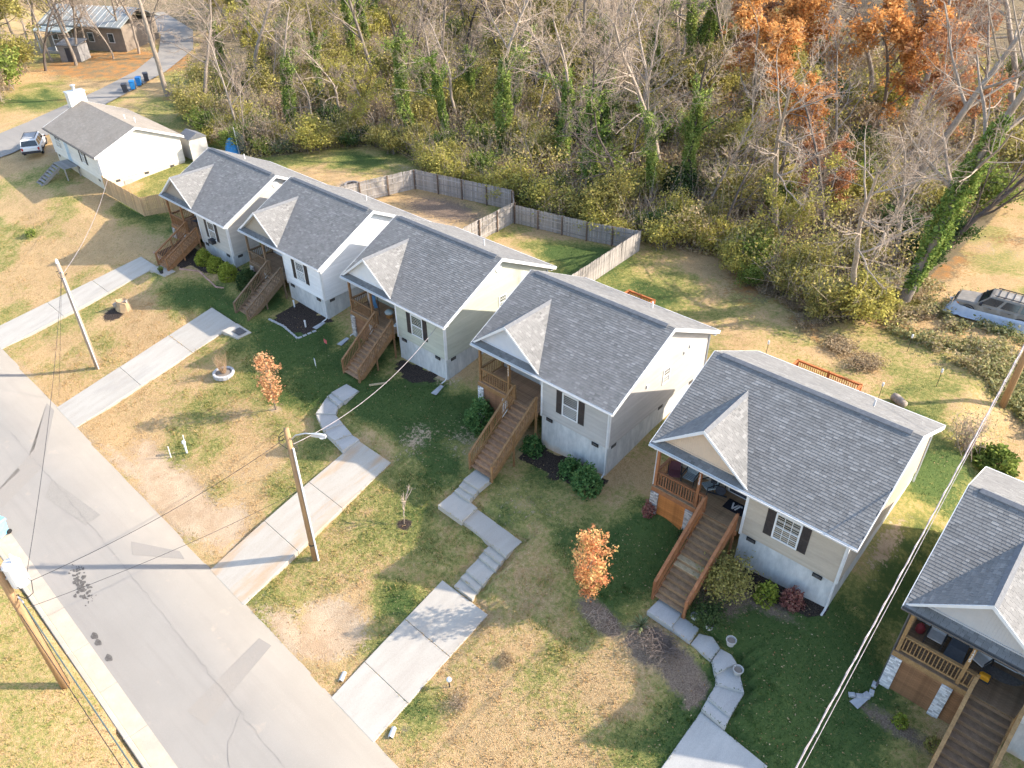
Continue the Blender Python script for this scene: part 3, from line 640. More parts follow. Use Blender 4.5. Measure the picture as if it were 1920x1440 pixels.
keep = (gr.random(len(x)) > np.clip(d * 1.25 - .2, 0, 1)) & (m_ < .35) & (b_ < .4) & (gr.random(len(x)) > np.clip(l - .2, 0, .9)) & (gr.random(len(x)) < .35 + .65 * fbm(x, y, .8, 80) * 1.5)
x, y, g = x[keep], y[keep], g[keep]; N_ = len(x); z = tri_at(x, y) - .012
for p, zs in ALLSLABS:                                  # blades leaning in over the concrete edges stand at its height
    k = poly_dist_in(x, y, p, .02); z[k] = np.maximum(z[k], min(zs) - .02 if max(zs) - min(zs) < .05 else z[k] + .05)
h = gr.uniform(.025, .065, N_) * (1 + .5 * g); th = gr.uniform(0, 6.283, N_); h *= 1 + 1.3 * sstep(.48, .72, fbm(x, y, .5, 83)) * (y < -3.5); w = gr.uniform(.012, .028, N_); ln = gr.uniform(.2, 1.1, N_) * h; ta = gr.uniform(0, 6.283, N_)
cx_, sx_ = np.cos(th) * w, np.sin(th) * w
V = np.stack([np.c_[x - cx_, y - sx_, z], np.c_[x + cx_, y + sx_, z], np.c_[x + np.cos(ta) * ln, y + np.sin(ta) * ln, z + h]], 1).reshape(-1, 3)
tone = np.clip(sstep(.15, .85, g + gr.normal(size=N_) * .16), 0, 1)
tag(link('lawn_grass', np_mesh('lawn_grass', V, np.arange(3 * N_).reshape(-1, 3), tone, LF['grass'])), 'short dry tan and green grass blades covering the lawns', 'grass', kind='stuff')
# leaves lying about
parts = [scatter(5200, -14, 16, -15, .5, gr), scatter(2600, -42, -14, -15, .5, gr), scatter(2400, -16, 14, 12, 25, gr), scatter(700, -20, -5, -28, -22.5, gr)]
x = np.concatenate([p[0] for p in parts]); y = np.concatenate([p[1] for p in parts])
C = np.c_[x, y, tri_at(x, y) + .03]; V, F = quads_np(C, .065, gr); V[:, 2] = np.repeat(C[:, 2], 4) + (V[:, 2] - np.repeat(C[:, 2], 4)) * .35
tag(link('fallen_leaves', np_mesh('fallen_leaves', V, F, gr.random(len(C)), LF['litter'])), 'small fallen autumn leaves strewn over the lawns', 'leaves', kind='stuff')
# ------------------------------------------------------------------ houses of the row
CACHE = {}
def cached(key, fn, name):
    if key not in CACHE: CACHE[key] = fn().mesh(name)
    return CACHE[key]
def put(key, fn, name, mat, parent, loc=None, rot=None, kind=None):
    return link(name, cached(key, fn, name), mat, parent, loc, rot, kind)
LAP = .112
def lap_wall(b, a0, a1, z0, z1, fn, clip=None):
    """lapped siding: fn(u, z, out) -> point; every course leans out at its foot; clip(z) -> (u0,u1)"""
    n = int(math.ceil((z1 - z0) / LAP)); r = np.random.default_rng(8)
    for i in range(n):
        za = z0 + i * LAP; zb = min(z1, za + LAP + .004)
        u0, u1 = (a0, a1); v0, v1 = (a0, a1)
        if clip: u0, u1 = clip(za); v0, v1 = clip(zb)
        if u1 - u0 < .05: continue
        if v1 - v0 < .02: v0 = v1 = (u0 + u1) / 2
        o = .021; t = float(r.random())
        P = [fn(u0, za, 0), fn(u1, za, 0), fn(u1, za, o), fn(u0, za, o), fn(v0, zb, 0), fn(v1, zb, 0), fn(v1, zb, .003), fn(v0, zb, .003)]
        b.add(P, [(0, 1, 2, 3), (3, 2, 6, 7), (0, 3, 7, 4), (2, 1, 5, 6)], t)
    return b
XA, XB, YF, YB = 4.86, 9.36, .39, 9.99          # body: left jamb beside the porch, right wall, front wall, rear wall
PB = 2.25                                       # porch back wall
SB = EV - 2.72                                  # foot of the siding
FL = EV - 2.56                                  # porch floor
def roof_z(y): return EV + KS * y if y <= HD else EV + HHR - KS * (y - HD)
def gable_clip(z):
    top = EV + KS * YF - .14
    if z <= top: return (YF, YB)
    e = (z - (EV - .14)) / KS
    return (max(YF, e), min(YB, HDT - e + .0))
def front_siding(): return lap_wall(MB(), XA, XB, SB, EV + .02, lambda u, z, o: (u, YF - o, z))
def right_siding(): return lap_wall(MB(), YF, YB, SB, EV + HHR - .2, lambda u, z, o: (XB + o, u, z), gable_clip)
def left_siding():
    def cl(z):
        u0, u1 = gable_clip(z)
        return (max(u0, PB), u1) if z < EV - .12 else (u0, u1)
    return lap_wall(MB(), YF, YB, SB, EV + HHR - .2, lambda u, z, o: (.36 - o, u, z), cl)
def rear_siding(): return lap_wall(MB(), .36, XB, SB, EV + .02, lambda u, z, o: (u, YB + o, z))
def porch_siding():
    b = lap_wall(MB(), .36, XA, FL - .02, EV + .1, lambda u, z, o: (u, PB - o, z))
    return lap_wall(b, YF, PB, FL - .02, EV + .1, lambda u, z, o: (XA - o, u, z))
def wall_core():
    b = MB(); b.box(XA + .02, XB - .02, YF + .02, YB - .02, SB - .02, EV - .12); b.box(.38, XA + .02, PB + .02, YB - .02, SB - .02, EV - .12)
    # gable prism
    for x0, x1 in ((.38, .5), (XB - .14, XB - .02)):
        b.add([(x0, YF, EV + KS * YF - .17), (x0, YB, EV - .1), (x0, HD, EV + HHR - .17), (x1, YF, EV + KS * YF - .17), (x1, YB, EV - .1), (x1, HD, EV + HHR - .17)], [(0, 1, 2), (5, 4, 3), (0, 3, 4, 1), (1, 4, 5, 2), (2, 5, 3, 0)])
    return b
def foundation():
    b = MB(); b.box(XA + .03, XB - .04, YF + .05, YB - .05, -1.2, SB + .01); b.box(.40, XA + .03, PB, YB - .05, -1.2, SB + .008); return b

# roof planes -------------------------------------------------------
EXPO = .143
def roof_deck():
    b = MB(); t = .11
    def slabp(p):  # p: top polygon, extruded straight down
        n = len(p); b.add([q for q in p] + [(q[0], q[1], q[2] - t) for q in p], [tuple(range(n)), tuple(reversed(range(n, 2 * n)))] + [(i, n + i, n + (i + 1) % n, (i + 1) % n) for i in range(n)])
    slabp([(0, .0, EV - .006), (HW, .0, EV - .006), (HW, HD, EV + HHR - .006), (0, HD, EV + HHR - .006)])
    slabp([(0, HD, EV + HHR - .006), (HW, HD, EV + HHR - .006), (HW, HDT, roof_z(HDT) - .006), (0, HDT, roof_z(HDT) - .006)])
    gs = GH / (GW / 2)
    slabp([(.08, .12, EV + .08 * gs - .004), (GW / 2, .12, EV + GH - .004), (GW / 2, GH / KS, EV + GH - .004)])
    slabp([(GW / 2, .12, EV + GH - .004), (GW - .08, .12, EV + .08 * gs - .004), (GW / 2, GH / KS, EV + GH - .004)])
    return b
class Plane:
    def __init__(s, o, u, v): s.o = np.array(o, float); s.u = np.array(u, float); s.v = np.array(v, float); s.u /= np.linalg.norm(s.u); s.v /= np.linalg.norm(s.v); s.n = np.cross(s.u, s.v)
    def at(s, a, b, h=0): return s.o + s.u * a + s.v * b + s.n * h
SL = math.hypot(HD, HHR)
gsl = math.hypot(GH, GW / 2)
P_FRONT = Plane((0, 0, EV), (1, 0, 0), (0, HD, HHR))
P_REAR = Plane((HW, HDT, roof_z(HDT)), (-1, 0, 0), (0, -HD, HHR))
P_GR = Plane((GW, .10, EV), (0, 1, 0), (-GW / 2, 0, GH))
P_GL = Plane((0, GH / KS + .2, EV), (0, -1, 0), (GW / 2, 0, GH))
def tabs(seed, w_tot, l_tot, inside):
    r = np.random.default_rng(seed); out = []; n = int(round(l_tot / EXPO)); ex = l_tot / n
    for j in range(n):
        u = -r.uniform(0, .3); v = j * ex
        while u < w_tot:
            w = float(r.choice([.14, .18, .22, .27, .33])) ; u0, u1 = max(0, u), min(w_tot, u + w); u += w
            if u1 - u0 < .05: continue
            if inside(u0, u1, v, ex): out.append((u0, v, u1 - u0, ex, float(np.clip(r.normal(.42, .13) + (.40 if r.random() < .12 else 0), 0, 1))))
    return out
def in_front(u0, u1, v, ex):
    y0 = v * HD / SL; 
    for u in (u0, (u0 + u1) / 2, u1):
        for y in (y0, y0 + ex * HD / SL):
            if y < .42: return True
            lim = (u if u < GW / 2 else GW - u) * (GH / (GW / 2)) / KS
            if u <= 0 or u >= GW or y > lim - .05: return True
    return False
def in_gable(u0, u1, v, ex, flip):
    x = v / gsl * GW / 2                      # distance from the foot
    lim = x * (GH / (GW / 2)) / KS
    if flip: ys = (GH / KS + .2 - u1)
    else: ys = .10 + u0
    return ys < lim + .25 + ex
TABS = {'front': tabs(1, HW, SL, in_front), 'rear': tabs(2, HW, math.hypot(HDR, HDR * KS), lambda *a: True),
        'gr': tabs(3, GH / KS + .1, gsl, lambda *a: in_gable(*a, False)), 'gl': tabs(4, GH / KS + .1, gsl, lambda *a: in_gable(*a, True))}
PLN = {'front': P_FRONT, 'rear': P_REAR, 'gr': P_GR, 'gl': P_GL}
TH = .017
def tab_geo(b, pl, t):
    u, v, w, ex, tone = t; g = .004; th = TH * (.85 + .3 * tone)
    P = [pl.at(u + g, v, 0), pl.at(u + w - g, v, 0), pl.at(u + w - g, v + ex * 1.12, 0), pl.at(u + g, v + ex * 1.12, 0), pl.at(u + g, v, th), pl.at(u + w - g, v, th), pl.at(u + w - g, v + ex * 1.12, .002), pl.at(u + g, v + ex * 1.12, .002)]
    b.add(P, [(4, 5, 6, 7), (0, 1, 5, 4), (1, 2, 6, 5), (3, 0, 4, 7)], tone)
def pick_single(n):
    """the shingles that show largest on a house: its lowest courses (house 6 only where it is in the frame)"""
    if n not in (5, 6): return set()
    idx = [i for i, t in enumerate(TABS['front']) if not (n == 6 and t[0] > 3.4)]
    idx.sort(key=lambda i: (TABS['front'][i][1], TABS['front'][i][0]))
    return set(idx[:300])
def shingle_mesh(n):
    single = pick_single(n); b = MB()
    for k in TABS:
        for i, t in enumerate(TABS[k]):
            if k == 'front' and i in single: continue
            tab_geo(b, PLN[k], t)
    return b
TABMESH = {}
def single_tabs(n, parent):
    pl = P_FRONT; rot = (math.atan2(HHR, HD), 0, 0)
    for i in sorted(pick_single(n)):
        u, v, w, ex, tone = TABS['front'][i]; key = (round(w, 2), round(tone * 7))
        if key not in TABMESH:
            b = MB(); th = TH * (.85 + .3 * tone); g = .004
            b.add([(g, 0, 0), (w - g, 0, 0), (w - g, ex * 1.12, 0), (g, ex * 1.12, 0), (g, 0, th), (w - g, 0, th), (w - g, ex * 1.12, .002), (g, ex * 1.12, .002)], [(4, 5, 6, 7), (0, 1, 5, 4), (1, 2, 6, 5), (3, 0, 4, 7)], round(tone * 7) / 7)
            TABMESH[key] = b.mesh('shingle', M['shingle'])
        link('shingle', TABMESH[key], None, parent, tuple(pl.at(u, v)), rot)
def ridge_vent():
    b = MB(); h = .085; x0, x1 = .42, HW - .42
    for s_ in (-1, 1):
        y = HD + s_ * .17; z = EV + HHR - .17 * KS
        b.add([(x0, HD, EV + HHR + h + .01), (x1, HD, EV + HHR + h + .01), (x1, y, z + h), (x0, y, z + h), (x1, y, z + .002), (x0, y, z + .002)], [(0, 1, 2, 3), (3, 2, 4, 5)])
    for x in (x0, x1): b.add([(x, HD - .17, EV + HHR - .17 * KS), (x, HD + .17, EV + HHR - .17 * KS), (x, HD + .17, EV + HHR - .17 * KS + h), (x, HD, EV + HHR + h + .01), (x, HD - .17, EV + HHR - .17 * KS + h)], [(0, 1, 2, 3, 4)])
    return b
def gable_cap():
    b = MB(); x = GW / 2; z = EV + GH; s_ = .16; d = s_ * GH / (GW / 2)
    b.add([(x, .10, z + .035), (x, GH / KS + .05, z + .035), (x - s_, .10, z - d + .03), (x - s_, GH / KS - .1, z - d + .03), (x + s_, .10, z - d + .03), (x + s_, GH / KS - .1, z - d + .03)], [(0, 1, 3, 2), (1, 0, 4, 5)])
    return b
def gutter():
    b = MB(); b.add([(-.02, -.115, EV - .03), (HW + .02, -.115, EV - .03), (HW + .02, -.09, EV - .13), (-.02, -.09, EV - .13), (-.02, .0, EV - .14), (HW + .02, .0, EV - .14), (HW + .02, .0, EV - .01), (-.02, .0, EV - .01), (-.02, -.095, EV - .03), (HW + .02, -.095, EV - .03), (HW + .02, -.08, EV - .09), (-.02, -.08, EV - .09), (HW + .02, -.02, EV - .09), (-.02, -.02, EV - .09), (HW + .02, -.02, EV - .02), (-.02, -.02, EV - .02)],
                [(0, 1, 2, 3), (3, 2, 5, 4), (0, 8, 9, 1), (8, 11, 10, 9), (11, 13, 12, 10), (13, 15, 14, 12), (15, 7, 6, 14), (4, 5, 6, 7), (1, 9, 10, 2), (2, 10, 12, 5), (0, 3, 11, 8), (3, 4, 13, 11)])
    return b
def rear_gutter():
    b = MB(); b.box(-.02, HW + .02, HDT - .0, HDT + .11, roof_z(HDT) - .14, roof_z(HDT) - .03); return b
def rake(x):
    def f():
        b = MB(); w = .03 if x > 1 else -.03; o = .004 if x > 1 else -.004
        for (ya, za), (yb, zb) in (((0, EV), (HD, EV + HHR)), ((HD, EV + HHR), (HDT, roof_z(HDT)))):
            b.hexa([(x + o, ya, za - .20), (x + o + w, ya, za - .20), (x + o + w, yb, zb - .20), (x + o, yb, zb - .20), (x + o, ya, za + .012), (x + o + w, ya, za + .012), (x + o + w, yb, zb + .012), (x + o, yb, zb + .012)])
        return b
    return f
def soffit():
    b = MB(); z = EV - .118
    b.box(.02, HW - .02, .004, YF + .04, z - .02, z)                               # front eave
    b.box(.05, XA + .02, YF + .04, PB - .02, z - .022, z - .002)                   # porch ceiling
    b.box(.02, HW - .02, YB - .02, HDT - .01, roof_z(HDT) - .16, roof_z(HDT) - .14)
    for x0, x1 in ((.0, .37), (XB - .01, HW)):
        for (ya, za), (yb, zb) in (((.02, EV), (HD, EV + HHR)), ((HD, EV + HHR), (HDT, roof_z(HDT)))):
            b.hexa([(x0, ya, za - .15), (x1, ya, za - .15), (x1, yb, zb - .15), (x0, yb, zb - .15), (x0, ya, za - .125), (x1, ya, za - .125), (x1, yb, zb - .125), (x0, yb, zb - .125)])
    return b
def gable_rakes():
    b = MB(); gs = GH / (GW / 2); y0, y1 = .085, .115
    for sx in (0, 1):
        xs = (.0, GW / 2) if sx == 0 else (GW, GW / 2)
        za, zb = EV - .0, EV + GH
        b.hexa([(xs[0], y0, za - .10), (xs[0], y1, za - .10), (xs[1], y1, zb - .17), (xs[1], y0, zb - .17), (xs[0], y0, za + .02), (xs[0], y1, za + .02), (xs[1], y1, zb + .02), (xs[1], y0, zb + .02)])
        # soffit behind the rake board
        b.hexa([(xs[0], y1, za - .115), (xs[0], YF, za - .115), (xs[1], YF, zb - .125), (xs[1], y1, zb - .125), (xs[0], y1, za - .095), (xs[0], YF, za - .095), (xs[1], YF, zb - .105), (xs[1], y1, zb - .105)])
    return b
def gable_face():
    b = MB(); gs = GH / (GW / 2); z0 = EV + KS * YF + .01; n = 44; w = GW / n
    for i in range(n):                                                   # upright boards with shallow joints
        xa, xb = i * w + .004, (i + 1) * w - .004; xm = (xa + xb) / 2
        ht = lambda x: EV + (x if x < GW / 2 else GW - x) * gs - .06
        if ht(xm) < z0 + .02: continue
        P = [(xa, YF, z0), (xb, YF, z0), (xb, YF, max(z0 + .005, ht(xb))), (xa, YF, max(z0 + .005, ht(xa)))]
        b.add(P + [(p[0], YF + .03, p[2]) for p in P], [(0, 1, 2, 3), (1, 5, 6, 2), (4, 0, 3, 7), (3, 2, 6, 7)])
    b.add([(.3, YF + .012, z0), (GW - .3, YF + .012, z0), (GW / 2, YF + .012, EV + GH - .06)], [(0, 1, 2)])
    b.box(.42, GW - .42, YF - .035, YF, z0 - .02, z0 + .045)
    return b
def window_parts(par, x, z, w, h, grid, axis='y', pos=YF, out=-1, shut=True, shm=None):
    """double-hung window: frame, two sashes of panes; shutters at its sides"""
    win = MB()
    def bx(b, a0, a1, o0, o1, z0, z1):
        if axis == 'y': b.box(a0, a1, min(pos + out * o0, pos + out * o1), max(pos + out * o0, pos + out * o1), z0, z1)
        else: b.box(min(pos + out * o0, pos + out * o1), max(pos + out * o0, pos + out * o1), a0, a1, z0, z1)
        return b
    t = .075
    for a0, a1, z0, z1 in ((x - w / 2 - t, x + w / 2 + t, z - t, z), (x - w / 2 - t, x + w / 2 + t, z + h, z + h + t), (x - w / 2 - t, x - w / 2, z, z + h), (x + w / 2, x + w / 2 + t, z, z + h), (x - w / 2, x + w / 2, z + h / 2 - .03, z + h / 2 + .03)):
        bx(win, a0, a1, -.02, .045, z0, z1)
    W_o = win.build('window', M['white'], par)
    nx, nz = grid
    for s_ in (0, 1):
        z0, z1 = (z + .0, z + h / 2 - .03) if s_ == 0 else (z + h / 2 + .03, z + h)
        for i in range(nx):
            for j in range(nz):
                a0 = x - w / 2 + w * i / nx; a1 = x - w / 2 + w * (i + 1) / nx; c0 = z0 + (z1 - z0) * j / nz; c1 = z0 + (z1 - z0) * (j + 1) / nz
                bx(MB(), a0 + .012, a1 - .012, -.01, .012 + .004 * s_, c0 + .012, c1 - .012).build('pane', M['glass'], W_o)
        mb = MB(); any_ = False
        for i in range(1, nx): bx(mb, x - w / 2 + w * i / nx - .012, x - w / 2 + w * i / nx + .012, -.01, .026, z0, z1); any_ = True
        for j in range(1, nz): bx(mb, x - w / 2, x + w / 2, -.01, .0255, z0 + (z1 - z0) * j / nz - .012, z0 + (z1 - z0) * j / nz + .012); any_ = True
        if any_: mb.build('glazing_bar', M['white'], W_o)
    if shut:
        for sx in (-1, 1):
            a = x + sx * (w / 2 + t + .2); b = MB(); bx(b, a - .19, a + .19, .016, .04, z - .06, z + h + .06)
            for zz in (0, 1):
                c0, c1 = (z, z + h * .46) if zz == 0 else (z + h * .54, z + h)
                k = int((c1 - c0) / .06)
                for q in range(k): bx(b, a - .14, a + .14, .04, .052, c0 + (c1 - c0) * q / k + .01, c0 + (c1 - c0) * (q + .62) / k + .01)
            b.build('shutter', M['shutter'], par)
    return W_o
def vent_part(par, a, z, axis='y', pos=YF, out=-1):
    b = MB(); f = MB()
    def bx(b, a0, a1, o0, o1, z0, z1):
        if axis == 'y': b.box(a0, a1, min(pos + out * o0, pos + out * o1), max(pos + out * o0, pos + out * o1), z0, z1)
        else: b.box(min(pos + out * o0, pos + out * o1), max(pos + out * o0, pos + out * o1), a0, a1, z0, z1)
    bx(b, a - .21, a + .21, -.02, .02, z - .10, z + .10)
    v = b.build('foundation_vent', M['vent_black'], par)
    for q in range(4): bx(f, a - .17, a + .17, .02, .032, z - .07 + q * .04, z - .052 + q * .04)
    f.build('louvre', M['darktrim'], v)
def downspout(par, x, y, zb, mat, kick=(0, -1), boot=True):
    b = MB(); b.tube([(x, y - .33, EV - .1), (x, y - .33, EV - .2), (x, y - .05, EV - .42), (x, y - .05, zb + .25), (x + kick[0] * .12, y - .05 + kick[1] * .12, zb + .10), (x + kick[0] * .45, y - .05 + kick[1] * .45, zb + .05)], .046, 4); 
    return b.build('downspout', mat, par)
def baluster_mesh(h): return cached(('bal', round(h, 2)), lambda: MB().box(-.019, .019, -.019, .019, 0, h), 'baluster')
def rail_run(par, a, b, z_a, z_b, mat, h=.92, step=.135, skip_bottom=False):
    """hand rail, bottom rail and balusters from a to b (x, y)"""
    top = MB(); top.bar((a[0], a[1], z_a + h), (b[0], b[1], z_b + h), .14, .038); top.build('hand_rail', mat, par)
    lo = MB(); lo.bar((a[0], a[1], z_a + .10), (b[0], b[1], z_b + .10), .04, .085); lo.build('bottom_rail', mat, par)
    up = MB(); up.bar((a[0], a[1], z_a + h - .07), (b[0], b[1], z_b + h - .07), .038, .085); up.build('top_rail', mat, par)
    L_ = math.dist(a, b); n = max(2, int(L_ / step)); me = baluster_mesh(h - .16)
    for i in range(n):
        t = (i + .5) / n; link('baluster', me, mat, par, (a[0] + (b[0] - a[0]) * t, a[1] + (b[1] - a[1]) * t, z_a + (z_b - z_a) * t + .10))
def post(par, x, y, z0, z1, mat, w=.10):
    return MB().bbox(x - w / 2, x + w / 2, y - w / 2, y + w / 2, z0, z1, .012).build('post', mat, par)
GLY = {'1': [(1, 0, 1, 4), (0.4, 3.3, 1, 4), (.5, 0, 1.5, 0)], '4': [(1.5, 0, 1.5, 4), (1.5, 4, 0, 1.4), (0, 1.4, 2, 1.4)], '3': [(0, 4, 2, 4), (2, 4, 1, 2.3), (1, 2.3, 2, 1.4), (2, 1.4, 1.6, .1), (1.6, .1, 0, .2)],
       '5': [(2, 4, .2, 4), (.2, 4, .1, 2.3), (.1, 2.3, 1.6, 2.3), (1.6, 2.3, 2, 1.2), (2, 1.2, 1.2, 0), (1.2, 0, 0, .2)], '9': [(1.9, 2.6, .2, 2.3), (.2, 2.3, .1, 3.6), (.1, 3.6, 1.2, 4), (1.2, 4, 1.9, 3.5), (1.9, 3.5, 1.9, 1.4), (1.9, 1.4, .5, 0)]}
def digits(par, txt, x, y, z, s=.034):
    for i, ch in enumerate(txt):
        b = MB()
        for (x0, z0, x1, z1) in GLY[ch]:
            b.bar((x + (x0 - 1) * s, y, z - i * s * 5.2 + z0 * s), (x + (x1 - 1) * s, y, z - i * s * 5.2 + z1 * s), s * .62, .006, (0, 1, 0))
        b.build('numeral', M['white'], par)
def stone_pillar(w, h, seed):
    def f():
        b = MB(); r = np.random.default_rng(seed); z = 0
        b.box(-w / 2 + .02, w / 2 - .02, -.02, .05, 0, h, .3)
        while z < h - .02:
            hh = min(h - z, r.uniform(.05, .10)); x = -w / 2
            while x < w / 2 - .01:
                ww = min(w / 2 - x, r.uniform(.12, .30)); o = r.uniform(.0, .03)
                b.box(x + .004, x + ww - .004, -.05 - o, .03, z + .004, z + hh - .004, float(r.random())); x += ww
            z += hh
        return b
    return f
LABEL = {1: 'beige-grey clapboard house with taupe gable beside three round yellow-green shrubs', 2: 'white clapboard house with tan gable and dark weathered steps',
         3: 'sage green clapboard house with white porch gable, third in the row', 4: 'greige clapboard house with amber wooden steps, number 1443', 5: 'tan clapboard house with peach gable and orange porch skirting',
         6: 'grey-gabled house at the right edge of the picture, number 1435'}
STEPS = {1: (12, 2.75), 2: (13, 2.5), 3: (12, 2.62), 4: (14, 2.72), 5: (14, 2.98), 6: (13, 2.45)}
HOUSES = {}
def build_house(n):
    X, Y, Z = HOUSE[n]; zb = Z - EV
    H = thing('house', LABEL[n], 'house', (X, Y, zb), 0, 'clapboard houses in the row'); HOUSES[n] = H
    g = lambda x, y: gz(X + x, Y + y) - zb
    wood_, tread_, skirt_ = WD[n], TR[n], SK[n]; trim = M['white'] if n != 6 else M['white']
    put('core', wall_core, 'wall', SID[n], H)
    put('found', foundation, 'foundation', M['foundation'], H)
    for k, fn in (('front', front_siding), ('right', right_siding), ('left', left_siding), ('rear', rear_siding), ('porch', porch_siding)):
        put('sid' + k, fn, 'siding', SID[n], H, kind='stuff')
    R = put('deck', roof_deck, 'roof', M['deck_dark'], H)
    put(('sh', n if n in (5, 6) else 0), lambda: shingle_mesh(n), 'shingles', M['shingle'], R, kind='stuff')
    single_tabs(n, R)
    put('rv', ridge_vent, 'ridge_vent', M['ridge'], R); put('gc', gable_cap, 'ridge_cap', M['ridge'], R)
    put('gut', gutter, 'gutter', M['white'] if n != 6 else M['darktrim'], H); put('rgut', rear_gutter, 'gutter', trim, H)
    put('rk0', rake(0), 'rake_board', trim, H); put('rk1', rake(HW), 'rake_board', trim, H)
    put('soff', soffit, 'soffit', trim, H); put('grk', gable_rakes, 'gable_trim', trim, H); put('gface', gable_face, 'gable', GAB[n], H)
    vx, vy = {5: (7.02, 7.65), 4: (6.14, 8.74), 3: (6.1, 7.32), 2: (4.76, 8.4), 1: (2.78, 6.65), 6: (6, 7.6)}[n]
    MB().tube([(vx, vy, roof_z(vy) - .02), (vx, vy, roof_z(vy) + .42)], .045, 10).build('vent_pipe', M['white'], R, smooth=False)
    # corner boards
    c = MB(); c.box(XB - .09, XB + .022, YF - .024, YF + .0, SB - .01, EV - .14); c.box(XB + .0, XB + .024, YF - .022, YF + .09, SB - .008, EV - .05); c.build('corner_board', trim, H)
    c = MB(); c.box(XA - .024, XA + .10, YF - .026, YF + .06, FL - .3, EV - .14); c.build('corner_board', trim, H)
    window_parts(H, 6.84, EV - 2.0, .92 if n != 5 else 1.02, 1.36, (1, 1) if n not in (5, 2) else ((3, 2) if n == 5 else (1, 1)))
    vent_part(H, 5.45, SB - .17); vent_part(H, 8.55, SB - .17)
    for yy in (1.0, 5.4, 8.6): vent_part(H, yy, SB - .18, 'x', XB - .04, 1)
    if n in (1, 3):
        put('rnd', lambda: MB().lathe([(.27, 0), (.27, .03), (.20, .05), (.18, .03), (.02, .03)], 18), 'gable_vent', trim, H, (XB + .016, 5.16, EV + 1.72), (0, math.pi / 2, 0))
    if n in (3, 4): window_parts(H, 5.5, EV - 1.2, .55, .85, (1, 2), 'x', XB, 1, False)
    if n == 4:
        for yy, zz in ((7.2, -.1), (7.75, .05), (3.6, -.45)): MB().box(XB + .0, XB + .08, yy - .09, yy + .09, EV + zz - .09, EV + zz + .09).build('wall_vent', trim, H)
    downspout(H, XB - .06, YF, g(XB, YF) , trim)
    rr = MB(); rr.tube([(XB + .06, YB - .1, roof_z(HDT) - .15), (XB + .06, YB - .1, g(XB, YB))], .046, 4); rr.build('downspout', trim, H)
    if n in (1, 2, 3, 5, 6): downspout(H, .30, YF - .06, g(.3, .3), trim if n != 6 else M['darktrim'])
    # porch -----------------------------------------------------------
    P = MB(); P.box(.30, XA - .03, .13, .17, FL - .30, FL - .03); P.box(.30, .34, .17, PB - .02, FL - .30, FL - .03); P.build('rim_joist', wood_, H)
    bm = cached('dboard', lambda: MB().bbox(.30, XA - .035, .002, .136, -.03, 0, .004), 'deck_board')
    for i in range(15): link('deck_board', bm, tread_, H, (0, .13 + i * .141, FL))
    zg = min(g(.4, .2), g(2.8, .2)) - .25
    nb = int((FL - .31 - zg) / .142); sm = cached('skb', lambda: MB().bbox(.40, 3.05, 0, .03, 0, .139, .004), 'skirt_board'); sm2 = cached('skb2', lambda: MB().bbox(0, 1.95, -.03, 0, 0, .139, .004), 'skirt_board')
    for i in range(nb):
        link('skirt_board', sm, skirt_, H, (0, .165, FL - .31 - (i + 1) * .142)); 
    for i in range(nb): link('skirt_board', sm2, skirt_, H, (.345, .2, FL - .31 - (i + 1) * .142), (0, 0, math.pi / 2))
    stm = M['stone_white'] if n in (4, 6) else M['stone']
    for k, (xx, w) in enumerate(((.52, .42), (2.42, .40))):
        put(('sp', k), stone_pillar(w, FL - .31 + .7, 5 + k), 'stone_pillar', stm, H, (xx, .145, -.7), kind='stuff')
    SX0, SX1 = 3.12, 4.62
    for x, y in ((.42, .26), (2.62, .26)): post(H, x, y, FL - .25, EV - .14, wood_, .13)
    post(H, .42, PB - .12, FL, FL + .98, wood_); post(H, SX0 - .03, .22, FL - .5, FL + 1.0, wood_)
    rail_run(H, (.49, .26), (2.55, .26), FL, FL, wood_); rail_run(H, (2.69, .26), (SX0 - .08, .26), FL, FL, wood_); rail_run(H, (.42, .33), (.42, PB - .17), FL, FL, wood_)
    num = {4: '1443', 5: '1439', 6: '1435'}.get(n)
    if num: digits(H, num, 2.62, .19, EV - .62)
    # door on the porch back wall
    d = MB(); dx = 3.75
    for a0, a1, z0, z1 in ((dx - .54, dx - .45, FL, FL + 2.12), (dx + .45, dx + .54, FL, FL + 2.12), (dx - .45, dx + .45, FL + 2.05, FL + 2.12), (dx - .54, dx + .54, FL, FL + .05)): d.box(a0, a1, PB - .05, PB - .0, z0, z1)
    d.build('door_frame', trim, H)
    D = MB().box(dx - .45, dx + .45, PB - .035, PB + .01, FL + .05, FL + 2.05).build('door', M['door'] if n != 4 else M['door_white'], H)
    MB().box(dx + .33, dx + .38, PB - .09, PB - .035, FL + .95, FL + 1.05).build('handle', M['galv'], D)
    # steps -----------------------------------------------------------
    ns, zland = STEPS[n]; zl = zland - zb; rise = (FL - zl) / ns; run = .272; y0 = .10
    tm = cached('tread', lambda: MB().bbox(SX0 + .02, SX1 - .02, -.30, .0, -.036, 0, .006), 'tread'); rm = cached('riser', lambda: MB().box(SX0 + .03, SX1 - .03, -.02, 0, 0, 1), 'riser')
    for i in range(1, ns):
        z = FL - rise * i; y = y0 - run * (i - 1)
        mt = M['newwood'] if (n == 5 and i in (7, 8)) else tread_
        link('tread', tm, mt, H, (0, y, z))
        o = link('riser', rm, tread_, H, (0, y - .0, z + .0)); o.scale = (1, 1, rise - .037)
    yb = y0 - run * (ns - 1); zbt = zl
    b = MB()
